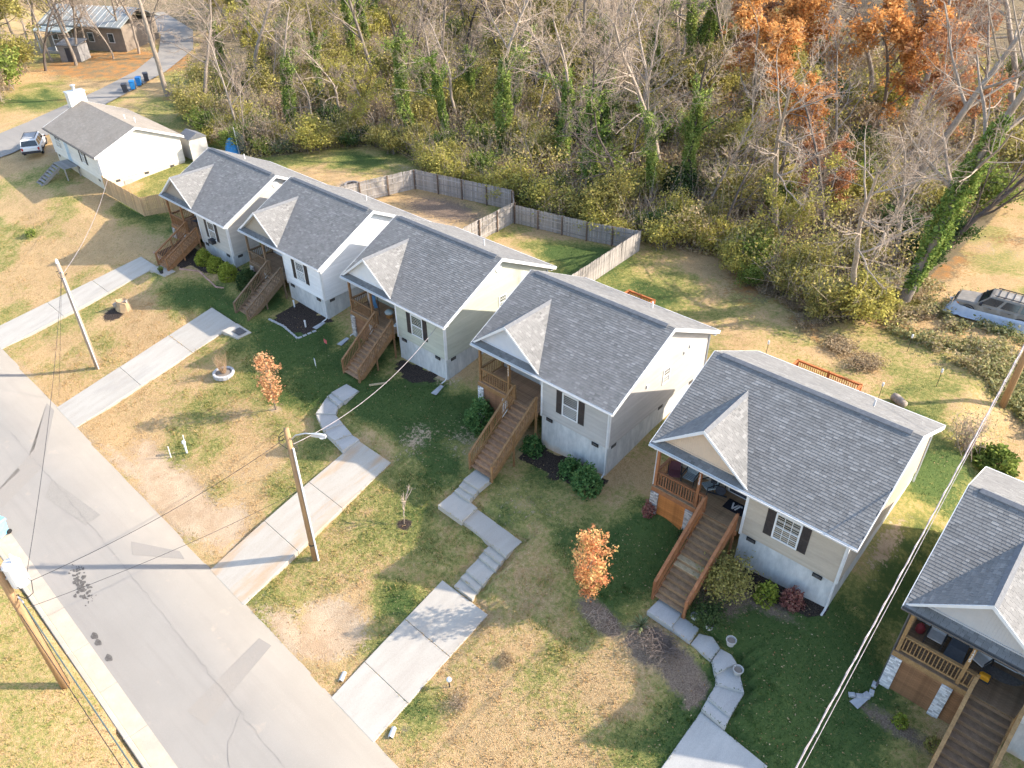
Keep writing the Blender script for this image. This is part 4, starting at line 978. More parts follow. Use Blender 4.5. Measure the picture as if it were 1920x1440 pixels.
    for sx in (SX0, SX1):
        b.add([(sx - .02, y0, FL - .04), (sx + .02, y0, FL - .04), (sx - .02, y0, FL - .42), (sx + .02, y0, FL - .42), (sx - .02, yb - .1, zbt + .16), (sx + .02, yb - .1, zbt + .16), (sx - .02, yb - .1, zbt - .06), (sx + .02, yb - .1, zbt - .06), (sx - .02, yb + .25, zbt - .06), (sx + .02, yb + .25, zbt - .06)],
              [(0, 2, 8, 6, 4), (1, 5, 7, 9, 3), (0, 4, 5, 1), (4, 6, 7, 5), (2, 3, 9, 8), (0, 1, 3, 2)])
    b.build('stringer', wood_, H)
    ym = (y0 + yb) / 2; zm = (FL + zbt) / 2
    for sx in (SX0 - .07, SX1 + .07):
        post(H, sx, yb - .02, zbt - .1, zbt + 1.06, wood_); post(H, sx, ym, g(sx, ym) - .3, zm + .98, wood_, .09)
        rail_run(H, (sx, y0 + .02), (sx, yb), FL + .02, zbt + .10, wood_, .94, .13)
    post(H, SX1 + .07, .16, g(SX1, .16) - .3, FL + 1.0, wood_)
    return H
for n in (1, 2, 3, 4, 5, 6): build_house(n)
# back decks whose rails rise above the rear eaves
def back_deck(label, x0, x1, y0, y1, zf, mat):
    zg = gz((x0 + x1) / 2, y1); D = thing('back_deck', label, 'deck', (x0, y0, zg)); w, d, f = x1 - x0, y1 - y0, zf - zg
    bm = MB().bbox(0, w, .002, .138, -.035, 0, .004).mesh('deck_board', mat)
    for i in range(int(d / .142)): link('deck_board', bm, None, D, (0, i * .142, f))
    for x, y in ((.05, d - .05), (w - .05, d - .05), (w / 2, d - .05), (.05, .05), (w - .05, .05)): post(D, x, y, -.4, f + 1.0, mat)
    rail_run(D, (.05, d - .05), (w - .05, d - .05), f, f, mat, .95, .12); rail_run(D, (.05, .1), (.05, d - .1), f, f, mat, .95, .12); rail_run(D, (w - .05, .1), (w - .05, d - .1), f, f, mat, .95, .12)
    return D
back_deck('bright orange-red timber deck behind the tan house', 1.2, 4.95, 10.25, 13.5, 5.62, M['reddeck'])
back_deck('red-brown timber deck just showing behind the greige house', -11.0, -8.9, 11.1, 14.3, 5.33, M['reddeck'])
# ------------------------------------------------------------------ the cream house with the chimney
def cream_house():
    ox, oy = -61.9, 1.95; zb = gz(ox, oy) - .05
    H = thing('house', 'cream single-storey house with grey roof, chimney and open wooden steps', 'house', (ox, oy, zb), math.radians(-2.4))
    w, d = 12.2, 8.0; ev, k = 3.7, .42; ov = .35; sb = 1.05            # runs to -x and +y from its right front corner
    def lap_to(fn, a0, a1, z0, z1, clip=None):
        lap_wall(MB(), a0, a1, z0, z1, fn, clip).build('siding', SID[0], H, kind='stuff')
    cl = lambda z: (0, d) if z < ev else ((z - ev) / k, d - (z - ev) / k)
    lap_to(lambda u, z, o: (u, -o, z), -w, 0, sb, ev); lap_to(lambda u, z, o: (o, u, z), 0, d, sb, ev + k * d / 2 - .03, cl)
    lap_to(lambda u, z, o: (-w - o, u, z), 0, d, sb, ev + k * d / 2 - .03, cl); lap_to(lambda u, z, o: (u, d + o, z), -w, 0, sb, ev)
    b = MB(); b.box(-w + .02, -.02, .02, d - .02, sb - .02, ev - .02)
    for x in (-w + .02, -.1): b.add([(x, 0.02, ev - .02), (x, d - .02, ev - .02), (x, d / 2, ev + k * d / 2 - .04), (x + .08, 0.02, ev - .02), (x + .08, d - .02, ev - .02), (x + .08, d / 2, ev + k * d / 2 - .04)], [(0, 1, 2), (5, 4, 3), (0, 3, 4, 1), (1, 4, 5, 2), (2, 5, 3, 0)])
    b.build('wall', SID[0], H); MB().box(-w + .04, -.04, .04, d - .04, -1.0, sb).build('foundation', pm('cream_block', (.62, .55, .43), (.56, .50, .40), 2, .85), H)
    R = MB(); t = .1
    for y0, y1 in ((-ov, d / 2), (d + ov, d / 2)):
        za, zc = ev - ov * k, ev + k * d / 2
        R.hexa([(-w - .3, y0, za - t), (.3, y0, za - t), (.3, y1, zc - t), (-w - .3, y1, zc - t), (-w - .3, y0, za), (.3, y0, za), (.3, y1, zc), (-w - .3, y1, zc)])
    Ro = R.build('roof', M['deck_dark'], H)
    SG = pm('shingle_weathered', (.27, .235, .195), (.31, .272, .228), .9, .92, .15, tone=.12, coord='World', grain=.15)
    for y0, s_ in ((-ov, 1), (d + ov, -1)):
        pl = Plane((-w - .3 if s_ > 0 else .3, y0, ev - ov * k), (1 if s_ > 0 else -1, 0, 0), (0, s_, k)); b = MB()
        for t_ in tabs(31 + s_, w + .6, math.hypot(d / 2 + ov, (d / 2 + ov) * k), lambda *a: True):
            tab_geo(b, pl, (t_[0], t_[1] + .01, t_[2], t_[3], t_[4]))
        b.build('shingles', SG, Ro, kind='stuff')
    b = MB(); b.box(-w - .32, .32, -ov - .10, -ov, ev - ov * k - .13, ev - ov * k - .02); b.build('gutter', M['darktrim'], H)
    for x in (.3, -w - .33):
        b = MB()
        for y0 in (-ov, d + ov):
            za, zc = ev - ov * k, ev + k * d / 2; b.hexa([(x, y0, za - .2), (x + .03, y0, za - .2), (x + .03, d / 2, zc - .2), (x, d / 2, zc - .2), (x, y0, za + .02), (x + .03, y0, za + .02), (x + .03, d / 2, zc + .02), (x, d / 2, zc + .02)])
        b.build('rake_board', M['white'], H)
    for x in (.0, -w): MB().box(x - .05, x + .05, -.03, .06, sb, ev - .12).build('corner_board', M['white'], H)
    # chimney chase beyond the left gable end
    C = MB().box(-w - .95, -w - .02, d * .36, d * .36 + 1.7, -.5, ev + 2.55).build('chimney', SID[0], H)
    MB().bbox(-w - 1.02, -w + .05, d * .36 - .07, d * .36 + 1.77, ev + 2.55, ev + 2.66, .03).build('chimney_cap', M['galv'], C)
    MB().lathe([(.16, 0), (.16, .45), (.26, .46), (.26, .56), (.05, .62)], 12, (-w - .48, d * .36 + .85, ev + 2.66)).build('flue', M['galv'], C)
    for vx, vy in ((-4.2, 4.9), (-3.1, 5.4)): MB().tube([(vx, vy, ev + k * (d - vy) - .05), (vx, vy, ev + k * (d - vy) + .45)], .05, 8).build('vent_pipe', M['white'], Ro)
    window_parts(H, -10.3, ev - 1.75, 1.5, 1.35, (2, 1), 'y', 0, -1, False); window_parts(H, -4.0, ev - 1.75, .75, 1.35, (1, 1), 'y', 0, -1, True)
    for a in (-11.5, -6.5, -1.5): vent_part(H, a, sb - .2, 'y', .04, -1)
    for a in (1.2, 4.0, 6.6): vent_part(H, a, sb - .18, 'x', -.04, 1)
    MB().box(-.05, .02, 1.7, 2.5, -.2, .75).build('crawl_hatch', M['fence_grey'], H)
    MB().tube([(-.06, -.08, ev - .3), (-.06, -.08, .05)], .05, 4).build('downspout', M['white'], H)
    D = MB().box(-8.45, -7.55, -.04, .01, sb + .1, sb + 2.1).build('door', plain((.42, .52, .58)), H); MB().box(-7.68, -7.62, -.09, -.04, sb + 1.0, sb + 1.1).build('handle', M['galv'], D)
    b = MB()
    for a0, a1, z0, z1 in ((-8.55, -8.45, sb + .1, sb + 2.2), (-7.55, -7.45, sb + .1, sb + 2.2), (-8.45, -7.55, sb + 2.1, sb + 2.2)): b.box(a0, a1, -.05, .0, z0, z1)
    b.build('door_frame', M['white'], H)
    # landing and open steps
    gw = wood('steps_grey', (.34, .31, .28), .12, .75); zt = sb + .05
    bm = MB().bbox(-9.0, -6.2, .002, .138, -.035, 0, .004).mesh('deck_board', gw)
    for i in range(10): link('deck_board', bm, None, H, (0, -1.45 + i * .142, zt))
    for x, y in ((-8.9, -1.35), (-6.3, -1.35), (-6.3, -.1), (-8.9, -.1)): post(H, x, y, -.6, zt - .03, gw)
    tr = MB().bbox(-8.9, -7.5, -.26, 0, -.04, 0, .006).mesh('tread', gw); nst = 8
    zf = gz(ox - 8.2, oy - 4.0) - zb; rise = (zt - zf) / nst
    for i in range(1, nst): link('tread', tr, None, H, (0, -1.46 - .3 * (i - 1), zt - rise * i))
    b = MB()
    for x in (-8.92, -7.48): b.bar((x, -1.4, zt - .14), (x, -1.46 - .3 * (nst - 1), zf + .02), .04, .26)
    b.build('stringer', gw, H)
    return H
cream_house()
sh = thing('shed', 'small pale utility shed behind the cream house', 'shed', (-62.2, 11.6, gz(-62.2, 11.6)), math.radians(-2))
MB().box(-1.0, 1.0, -.9, .9, -.2, 2.0).build('wall', pm('shed_wall', (.52, .49, .45), (.47, .45, .42), 3, .7), sh)
MB().add([(-1.1, -1, 2.0), (1.1, -1, 2.0), (1.1, 1, 2.0), (-1.1, 1, 2.0), (-1.1, 0, 2.5), (1.1, 0, 2.5)], [(0, 1, 5, 4), (2, 3, 4, 5), (0, 4, 3), (1, 2, 5), (0, 3, 2, 1)]).build('roof', M['ridge'], sh)
MB().hexa([(1.0, -.85, .05), (1.75, -1.3, .05), (1.77, -1.27, .05), (1.02, -.82, .05), (1.0, -.85, 1.85), (1.75, -1.3, 1.85), (1.77, -1.27, 1.85), (1.02, -.82, 1.85)]).build('door', pm('shed_door', (.55, .50, .44), None, rough=.7), sh)

# far house at the top left, half hidden by trees
def far_house():
    H = thing('house', 'far pale house with metal roof behind bare trees at top left', 'house', (-116, 27.5, gz(-116, 27.5)), math.radians(28))
    MB().box(-6.5, 6.5, -4, 4, -1, 3.4).build('wall', pm('far_wall', (.25, .20, .16), (.20, .165, .13), 1.5, .8), H)
    r = MB()
    for s_ in (-1, 1): r.hexa([(-7, s_ * 4.8, 3.25), (7, s_ * 4.8, 3.25), (7, 0, 5.1), (-7, 0, 5.1), (-7, s_ * 4.8, 3.4), (7, s_ * 4.8, 3.4), (7, 0, 5.25), (-7, 0, 5.25)])
    ro = r.build('roof', pm('far_metal_roof', (.24, .265, .265), (.29, .31, .305), 1, .5, .4), H)
    for i in range(14):
        b = MB()
        for s_ in (-1, 1): b.bar((-6.5 + i, s_ * 4.8, 3.43), (-6.5 + i, 0, 5.28), .05, .05)
        b.build('roof_seam', M['galv'], ro)
    p = MB(); p.box(-6.5, -1.0, -6.3, -4.05, -.4, .1); p.build('porch_floor', M['fence_grey'], H)
    MB().hexa([(-6.7, -6.6, 2.75), (-.8, -6.6, 2.75), (-.8, -4, 3.2), (-6.7, -4, 3.2), (-6.7, -6.6, 2.85), (-.8, -6.6, 2.85), (-.8, -4, 3.3), (-6.7, -4, 3.3)]).build('porch_roof', pm('far_porch_roof', (.42, .47, .455), None, rough=.5), H)
    for x in (-6.4, -3.7, -1.1): post(H, x, -6.2, .1, 2.8, M['white'])
    for x in (-5.2, -2.6, 1.0, 4.4):
        w_ = MB().box(x - .5, x + .5, -4.03, -3.98, 1.1, 2.4).build('window', M['white'], H); MB().box(x - .42, x + .42, -4.05, -4.03, 1.18, 2.32).build('pane', M['glass'], w_)
far_house()
sh = thing('shed', 'far grey garden shed with dark doorway beside the bare trees at top left', 'shed', (-110.5, 20.5, gz(-110.5, 20.5)), math.radians(35))
MB().box(-1.5, 1.5, -1.2, 1.2, -.3, 2.1).build('wall', pm('farshed', (.30, .285, .275), (.25, .24, .235), 2, .8), sh)
MB().hexa([(-1.7, -1.4, 2.1), (1.7, -1.4, 2.1), (1.7, 1.4, 2.5), (-1.7, 1.4, 2.5), (-1.7, -1.4, 2.2), (1.7, -1.4, 2.2), (1.7, 1.4, 2.6), (-1.7, 1.4, 2.6)]).build('roof', M['ridge'], sh)
MB().box(-.5, .4, -1.23, -1.19, 0, 1.8).build('door', M['bin_dark'], sh)

# ------------------------------------------------------------------ fences: every picket, post and rail a piece
def fence(label, pts, mat, pmat, h=1.8, bw=.14, rails_side=1, dog=True, group=None, step=None):
    x0, y0 = pts[0]; F_ = thing('fence', label, 'fence', (x0, y0, gz(x0, y0)), 0, group); zb = gz(x0, y0)
    def board():
        b = MB(); w = bw - .012
        b.add([(-w / 2, -.009, 0), (w / 2, -.009, 0), (w / 2, .009, 0), (-w / 2, .009, 0), (-w / 2, -.009, h - .04), (w / 2, -.009, h - .04), (w / 2, .009, h - .04), (-w / 2, .009, h - .04), (-w / 4, -.009, h), (w / 4, -.009, h), (w / 4, .009, h), (-w / 4, .009, h)],
              [(0, 1, 5, 9, 8, 4), (3, 7, 11, 10, 6, 2), (0, 4, 7, 3), (1, 2, 6, 5), (4, 8, 11, 7), (5, 6, 10, 9), (8, 9, 10, 11)]); return b
    pk = cached(('picket', h, bw), board, 'picket')
    rr = np.random.default_rng(int(abs(x0 * 10)))
    for (xa, ya), (xc, yc) in zip(pts[:-1], pts[1:]):
        L_ = math.dist((xa, ya), (xc, yc)); dx, dy = (xc - xa) / L_, (yc - ya) / L_; nx, ny = -dy * rails_side, dx * rails_side; a = math.atan2(dy, dx)
        n = int(L_ / bw)
        for i in range(n):
            t = (i + .5) / n * L_; x, y = xa + dx * t, ya + dy * t
            o = link('picket', pk, mat, F_, (x - x0, y - y0, gz(x, y) - zb + .04 + rr.uniform(-.015, .015)), (rr.normal() * .008, rr.normal() * .006, a))
        m = max(1, round(L_ / 2.4))
        for i in range(m + 1):
            x, y = xa + dx * L_ * i / m + nx * .075, ya + dy * L_ * i / m + ny * .075
            if i == m and (xc, yc) != pts[-1]: continue
            MB().bbox(-.05, .05, -.05, .05, -.4, h + .03, .012).build('post', pmat, F_, (x - x0, y - y0, gz(x, y) - zb), (0, 0, a))
        for zz in (.35, 1.0, h - .3):
            for i in range(m):
                p = [(xa + dx * L_ * q / m + nx * .03, ya + dy * L_ * q / m + ny * .03) for q in (i, i + 1)]
                MB().bar((p[0][0] - x0, p[0][1] - y0, gz(*p[0]) - zb + zz), (p[1][0] - x0, p[1][1] - y0, gz(*p[1]) - zb + zz), .04, .085).build('rail', mat, F_)
    return F_
GF_ = 'weathered grey privacy fences behind the houses'
fence('weathered grey board fence round the left bare backyard', [(-40.6, 12.2), (-38.0, 19.6), (-28.45, 22.1)], M['fence_grey'], M['fence_post'], 1.8, .14, -1, group=GF_)
fence('weathered grey board fence dividing the two fenced backyards', [(-28.3, 22.0), (-26.75, 20.45), (-26.75, 12.0)], M['fence_grey'], M['fence_post'], 1.8, .14, 1, group=GF_)
fence('weathered grey board fence along the back of the grassy right yard', [(-26.6, 20.4), (-15.7, 22.5)], M['fence_grey'], M['fence_post'], 1.6, .14, -1, group=GF_)
fence('weathered grey board fence closing the right side of the grassy yard', [(-15.6, 22.5), (-15.45, 12.5)], M['fence_grey'], M['fence_post'], 1.7, .14, -1, group=GF_)
fence('new tan cedar fence between the cream house and the beige-grey house', [(-61.7, 1.7), (-54.0, 1.55), (-51.2, 5.2), (-48.3, 5.4)], M['fence_new'], M['fence_new'], 1.75, .14, 1)

# ------------------------------------------------------------------ poles, wires
def sag(a, b, s=.4, n=18):
    return [(a[0] + (b[0] - a[0]) * i / n, a[1] + (b[1] - a[1]) * i / n, a[2] + (b[2] - a[2]) * i / n - s * 4 * (i / n) * (1 - i / n)) for i in range(n + 1)]
def wire(label, a, b, r, mat, s=.4, n=18, extra=None):
    m = MB(); m.tube(sag(a, b, s, n), r, 5)
    if extra:
        P = sag(a, b, s, n * 5); m.tube([(p[0] + extra * math.cos(i * .9), p[1], p[2] + extra * math.sin(i * .9)) for i, p in enumerate(P)], r * .6, 4)
    return tag(m.build('overhead_wire', mat), label, 'wire')
def pole_base(label, x, y, h, r, mat, z=None):
    z = gz(x, y) if z is None else z
    P = thing('utility_pole', label, 'pole', (x, y, z)); MB().tube([(0, 0, -.6), (0, 0, h * .5), (0, 0, h)], [r, r * .84, r * .7], 14).build('shaft', mat, P, smooth=True)
    return P
P1 = pole_base('pale leaning-looking utility pole beside the driveway of the beige-grey house', -38.02, -10.83, 8.15, .17, M['pole_pale'])
MB().tube([(.17, -.03, 0), (.16, -.03, 7.2)], .035, 6).build('conduit', M['white'], P1)
MB().lathe([(.05, 0), (.11, .03), (.05, .08), (.12, .12), (.05, .18), (.09, .22), (.04, .32)], 10, (0, 0, 8.15)).build('insulator', M['porcelain'], P1)
b = MB(); b.tube([(.12 + .28 * math.cos(t), .25 * math.sin(t), 7.35 + .12 * math.sin(2 * t)) for t in np.linspace(0, 6.2, 14)], .016, 5); b.tube([(-.35 + .2 * math.cos(t), .2 * math.sin(t), 7.5 + .1 * math.cos(t)) for t in np.linspace(0, 6.2, 12)], .014, 5); b.build('cable_loop', M['cable_black'], P1)
MB().box(-.22, .22, -.04, .04, 7.55, 7.63).build('bracket', M['galv'], P1)
P2 = pole_base('wooden street-lamp pole standing at the edge of the rust-stained driveway', -12.25, -11.21, 8.65, .185, M['pole'])
MB().tube([(.22, .02, 0), (.21, .02, 7.6)], .05, 8).build('conduit', M['white'], P2)
MB().tube([(.0, 0, 7.9), (.35, .2, 8.35), (.8, .45, 8.55), (1.15, .65, 8.58)], .032, 8).build('lamp_arm', M['galv'], P2, smooth=True)
lh = MB(); lh.add([(1.05, .58, 8.50), (1.12, .50, 8.50), (1.75, .86, 8.50), (1.62, 1.02, 8.50), (1.08, .60, 8.64), (1.14, .53, 8.66), (1.70, .88, 8.62), (1.60, .98, 8.62), (1.35, .76, 8.70)], [(0, 3, 2, 1), (0, 1, 5, 4), (1, 2, 6, 5), (2, 3, 7, 6), (3, 0, 4, 7), (4, 5, 8), (5, 6, 8), (6, 7, 8), (7, 4, 8)]); LH = lh.build('lamp_head', M['galv'], P2)
MB().lathe([(.16, 0), (.13, -.07), (.02, -.10)], 10, (1.5, .85, 8.5)).build('lens', M['lamp_clear'], LH)
b = MB(); b.tube([(-.35 + .18 * math.cos(t), -.1 + .2 * math.sin(t), 8.1 + .15 * math.sin(t)) for t in np.linspace(0, 6.2, 12)], .016, 5); b.tube([(-.1, 0, 8.3), (-.5, -.15, 8.0), (-.6, -.2, 7.6), (-.15, 0, 7.3)], .018, 5); b.tube([(.0, 0, 7.9), (.25, .2, 7.6), (.2, .15, 7.3), (.0, .1, 7.2)], .016, 5); b.build('cable_loop', M['cable_black'], P2)
MB().lathe([(.195, 0), (.195, .07)], 14, (0, 0, 1.1)).build('band', M['cable_black'], P2)
P3 = pole_base('wooden utility pole carrying a pale transformer at the left verge', -14.9, -23.02, 10.4, .19, M['pole'], .12)
T = MB().lathe([(.30, 0), (.34, .05), (.34, 1.05), (.36, 1.08), (.36, 1.12), (.28, 1.22), (.05, 1.27)], 20, (.34, .46, 6.9)).build('transformer', M['porcelain'], P3, smooth=False)
for a in (0.6, 2.2): MB().lathe([(.05, 0), (.08, .05), (.04, .1), (.08, .15), (.04, .2), (.03, .28)], 8, (.34 + .16 * math.cos(a), .46 + .16 * math.sin(a), 8.12)).build('bushing', M['porcelain'], T)
b = MB(); b.bar((0, 0, 7.3), (.3, .3, 7.3), .08, .08); b.bar((0, 0, 7.8), (.3, .3, 7.8), .08, .08); b.build('bracket', M['galv'], P3)
b = MB(); b.tube([(.35, .2, 7.2), (.75, .3, 7.0), (.8, .4, 6.5), (.45, .3, 6.2), (.05, .1, 6.3)], .016, 5); b.tube([(.3, .65, 7.3), (.75, .75, 7.1), (.85, .6, 6.6), (.4, .35, 6.1)], .016, 5); b.tube([(.0, .19, 6.2), (.02, .19, 3.0), (.0, .19, .0)], .016, 5); b.build('cable_loop', M['cable_black'], P3)
MB().bar((-.3, .12, 6.1), (.5, .18, 6.1), .06, .06).build('bracket', M['galv'], P3)
MB().box(-.9, -.35, -.12, .12, 4.65, 4.82).build('lamp_head', M['galv'], P3); MB().tube([(0, 0, 4.3), (-.2, 0, 4.7), (-.5, 0, 4.74)], .03, 6).build('lamp_arm', M['galv'], P3)
P4 = pole_base('orange-brown utility pole in the brush at the right edge', 10.93, 19.63, 8.6, .19, M['pole'])
P5 = pole_base('wooden utility pole on the near verge across the road from the tan house', 12.4, -23.6, 9.5, .19, M['pole'], .2)
wire('thick twisted pale service cable passing over the gap beside the tan house', (10.93, 19.63, 13.3), (12.3, -23.6, 8.0), .025, M['cable_pale'], .55, 40, .026)
wire('thin bare cable hanging just below the thick twisted cable', (10.93, 19.63, 12.9), (12.45, -23.6, 7.5), .012, M['cable_pale'], .75, 30)
wire('teal cable bundle running along the near verge from the transformer pole', (-14.7, -22.85, 6.0), (12.3, -23.5, 6.4), .030, M['cable_teal'], .5, 30, .025)
wire('thin black cable beside the teal bundle on the near verge', (-14.9, -23.1, 5.4), (12.3, -23.7, 5.9), .016, M['cable_black'], .55, 24)
wire('thin wire crossing the road to the street-lamp pole', (-14.6, -22.6, 6.9), (-12.35, -11.2, 8.7), .012, M['cable_black'], .45)
wire('thin wire from the transformer pole to the pale pole', (-14.6, -22.5, 6.8), (-37.9, -10.85, 8.1), .012, M['cable_black'], .5)
wire('thin lower wire crossing the road from the transformer pole to the verge', (-14.8, -22.8, 5.5), (-12.3, -11.2, 5.4), .010, M['cable_black'], .3)
wire('pale service drop from the street-lamp pole to the sage green house', (-12.3, -11.1, 8.2), (-16.4, 1.9, 6.9), .016, M['cable_pale'], .9)
wire('pale service drop from the pale pole to the cream house gable', (-38.1, -10.8, 7.9), (-61.8, 3.4, 6.6), .014, M['cable_pale'], .9)
wire('thin dark line dropping from the pale pole to the verge', (-38.3, -10.9, 7.5), (-37.2, -14.0, .25), .010, M['cable_black'], .05)

# ------------------------------------------------------------------ vehicles
def suv(name, label, loc, rz, paint, L_=4.9, Wd=1.9, Hh=1.75, rack=True, hood=1.25):
    C = thing(name, label, 'car', loc, rz); hl = L_ / 2; hw = Wd / 2
    st = [(-hl, hw * .80, .48, .78), (-hl + .10, hw * .93, .40, .92), (-hl + .55, hw * .97, .33, .98), (-hl + hood, hw, .32, 1.05), (0, hw, .32, 1.08), (hl - .5, hw * .99, .34, 1.08), (hl - .12, hw * .95, .40, 1.06), (hl, hw * .88, .50, 1.0)]
    V = []; n = 10
    for x, w, z0, z1 in st:
        V += [(x, -w * .86, z0), (x, -w, z0 + .12), (x, -w * 1.01, (z0 + z1) / 2), (x, -w * .985, z1 - .10), (x, -w * .86, z1), (x, w * .86, z1), (x, w * .985, z1 - .10), (x, w * 1.01, (z0 + z1) / 2), (x, w, z0 + .12), (x, w * .86, z0)]
    F_ = []
    for i in range(len(st) - 1): F_ += [(i * n + k, i * n + (k + 1) % n, (i + 1) * n + (k + 1) % n, (i + 1) * n + k) for k in range(n)]
    F_ += [tuple(range(n - 1, -1, -1)), tuple((len(st) - 1) * n + k for k in range(n))]
    b = MB(); b.add(V, F_); body = b.build('body', paint, C)
    xa, xb = -hl + hood - .02, hl - .10; xr0, xr1 = -hl + hood + .62, hl - .33; zb, zt = 1.05, Hh; wb, wt = hw * .93, hw * .74
    lv = lambda z: (xa + (xr0 - xa) * (z - zb) / (zt - zb), xb + (xr1 - xb) * (z - zb) / (zt - zb), wb + (wt - wb) * (z - zb) / (zt - zb))
    b = MB(); V = []
    for z, ins in ((zb - .03, 0), (zt - .06, 0), (zt, .09), (zt + .03, .35)):
        a0, a1, w = lv(min(z, zt)); V += [(a0 + ins, -w + ins, z), (a1 - ins, -w + ins, z), (a1 - ins, w - ins, z), (a0 + ins, w - ins, z)]
    F_ = []
    for i in range(3): F_ += [(i * 4 + k, i * 4 + (k + 1) % 4, (i + 1) * 4 + (k + 1) % 4, (i + 1) * 4 + k) for k in range(4)]
    F_.append((12, 13, 14, 15)); b.add(V, F_); b.build('cabin', paint, C)
    def panel(pts, nm, mt, o=.012):
        p = [Vector(q) for q in pts]; nrm = (p[1] - p[0]).cross(p[3] - p[0]).normalized(); q = [v + nrm * o for v in p]
        m = MB(); m.hexa([tuple(v - nrm * .01) for v in p] + [tuple(v) for v in q]); return m.build(nm, mt, C)
    z0, z1 = zb + .06, zt - .11; A0, A1, W0 = lv(z0); B0, B1, W1 = lv(z1)
    nw = 3
    for s_ in (-1, 1):
        for i in range(nw):
            f0, f1 = i / nw + .018, (i + 1) / nw - .018
            q = [(A0 + (A1 - A0) * f0 + .06, s_ * W0, z0), (A0 + (A1 - A0) * f1 - .0, s_ * W0, z0), (B0 + (B1 - B0) * f1, s_ * W1, z1), (B0 + (B1 - B0) * f0 + .04, s_ * W1, z1)]
            panel(q if s_ < 0 else [q[1], q[0], q[3], q[2]], 'window', M['carglass'])
    panel([(A0, W0 * .92, z0), (A0, -W0 * .92, z0), (B0, -W1 * .9, z1), (B0, W1 * .9, z1)], 'windscreen', M['carglass'])
    panel([(A1, -W0 * .92, z0), (A1, W0 * .92, z0), (B1, W1 * .9, z1), (B1, -W1 * .9, z1)], 'rear_window', M['carglass'])
    for x in (-hl + .92, hl - .98):
        for s_ in (-1, 1):
            w = MB().lathe([(.22, -.11), (.34, -.11), (.36, -.07), (.36, .07), (.34, .11), (.22, .11)], 20).build('tyre', M['tyre'], C, (x, s_ * (hw - .10), .36), (math.pi / 2, 0, 0))
            MB().lathe([(.04, .10), (.12, .112), (.21, .10), (.225, .115), (.225, .02)], 14).build('rim', M['rim'], w, (0, 0, 0), (0 if s_ < 0 else math.pi, 0, 0))
            arch = MB(); arch.tube([(x + .43 * math.cos(t), s_ * (hw + .0), .38 + .43 * math.sin(t)) for t in np.linspace(.0, math.pi, 9)], .035, 5); arch.build('wheel_arch', M['plastic_black'], C)
    MB().bbox(hl - .16, hl + .07, -hw * .93, hw * .93, .42, .66, .03).build('rear_bumper', M['plastic_black'], C); MB().bbox(-hl - .08, -hl + .14, -hw * .88, hw * .88, .42, .66, .03).build('front_bumper', M['plastic_black'], C)
    for s_ in (-1, 1):
        MB().box(hl - .10, hl + .012, min(s_ * hw * .72, s_ * hw * .90), max(s_ * hw * .72, s_ * hw * .90), .72, 1.0).build('tail_light', M['lamp_red'], C)
        MB().box(-hl - .008, -hl + .1, min(s_ * hw * .50, s_ * hw * .79), max(s_ * hw * .50, s_ * hw * .79), .62, .76).build('headlight', M['lamp_clear'], C)
        MB().box(-hl + .08, -hl + .3, min(s_ * hw * .90, s_ * hw * .985), max(s_ * hw * .90, s_ * hw * .985), .70, .80).build('indicator', M['lamp_amber'], C)
        m = MB(); m.bbox(xa + .15, xa + .32, min(s_ * hw, s_ * (hw + .2)), max(s_ * hw, s_ * (hw + .2)), 1.06, 1.22, .03); m.build('wing_mirror', M['plastic_black'], C)
        m = MB(); m.box(-hl + 1.4, hl - 1.45, min(s_ * hw * .995, s_ * (hw + .035)), max(s_ * hw * .995, s_ * (hw + .035)), .36, .50); m.build('side_trim', M['plastic_black'], C)
        for xx in (-.35, .75): MB().box(xx - .08, xx + .08, min(s_ * hw * 1.0, s_ * (hw + .03)), max(s_ * hw, s_ * (hw + .03)), .92, .95).build('door_handle', M['plastic_black'], C)
    MB().box(hl + .0, hl + .03, -.26, .26, .74, .87).build('number_plate', M['white'], C); MB().box(-hl - .012, -hl + .02, -hw * .45, hw * .45, .58, .76).build('grille', M['plastic_black'], C)
    if rack:
        for s_ in (-1, 1): MB().bar((xr0 + .15, s_ * wt * .86, zt + .07), (xr1 - .1, s_ * wt * .86, zt + .07), .04, .05).build('roof_rail', M['plastic_black'], C)
        for i in range(6):
            x = xr0 + .35 + i * (xr1 - xr0 - .6) / 5; MB().bar((x, -wt * .84, zt + .055), (x, wt * .84, zt + .055), .05, .03).build('roof_slat', M['plastic_black'], C)
    return C
suv('parked_car', 'white sport utility vehicle with roof rack parked beside the cream house', (-79.2, 2.2, gz(-79.2, 2.2) + .10), math.radians(-28), M['carwhite'])
JX, JY = 7.9, 28.4; JZ = gz(JX, JY)
suv('parked_car', 'old dusty beige sport utility vehicle wrapped in a blue tarp at the woods edge', (JX, JY, JZ - .02), math.radians(4), M['carbeige'], 4.9, 1.88, 1.68, True, 1.3)
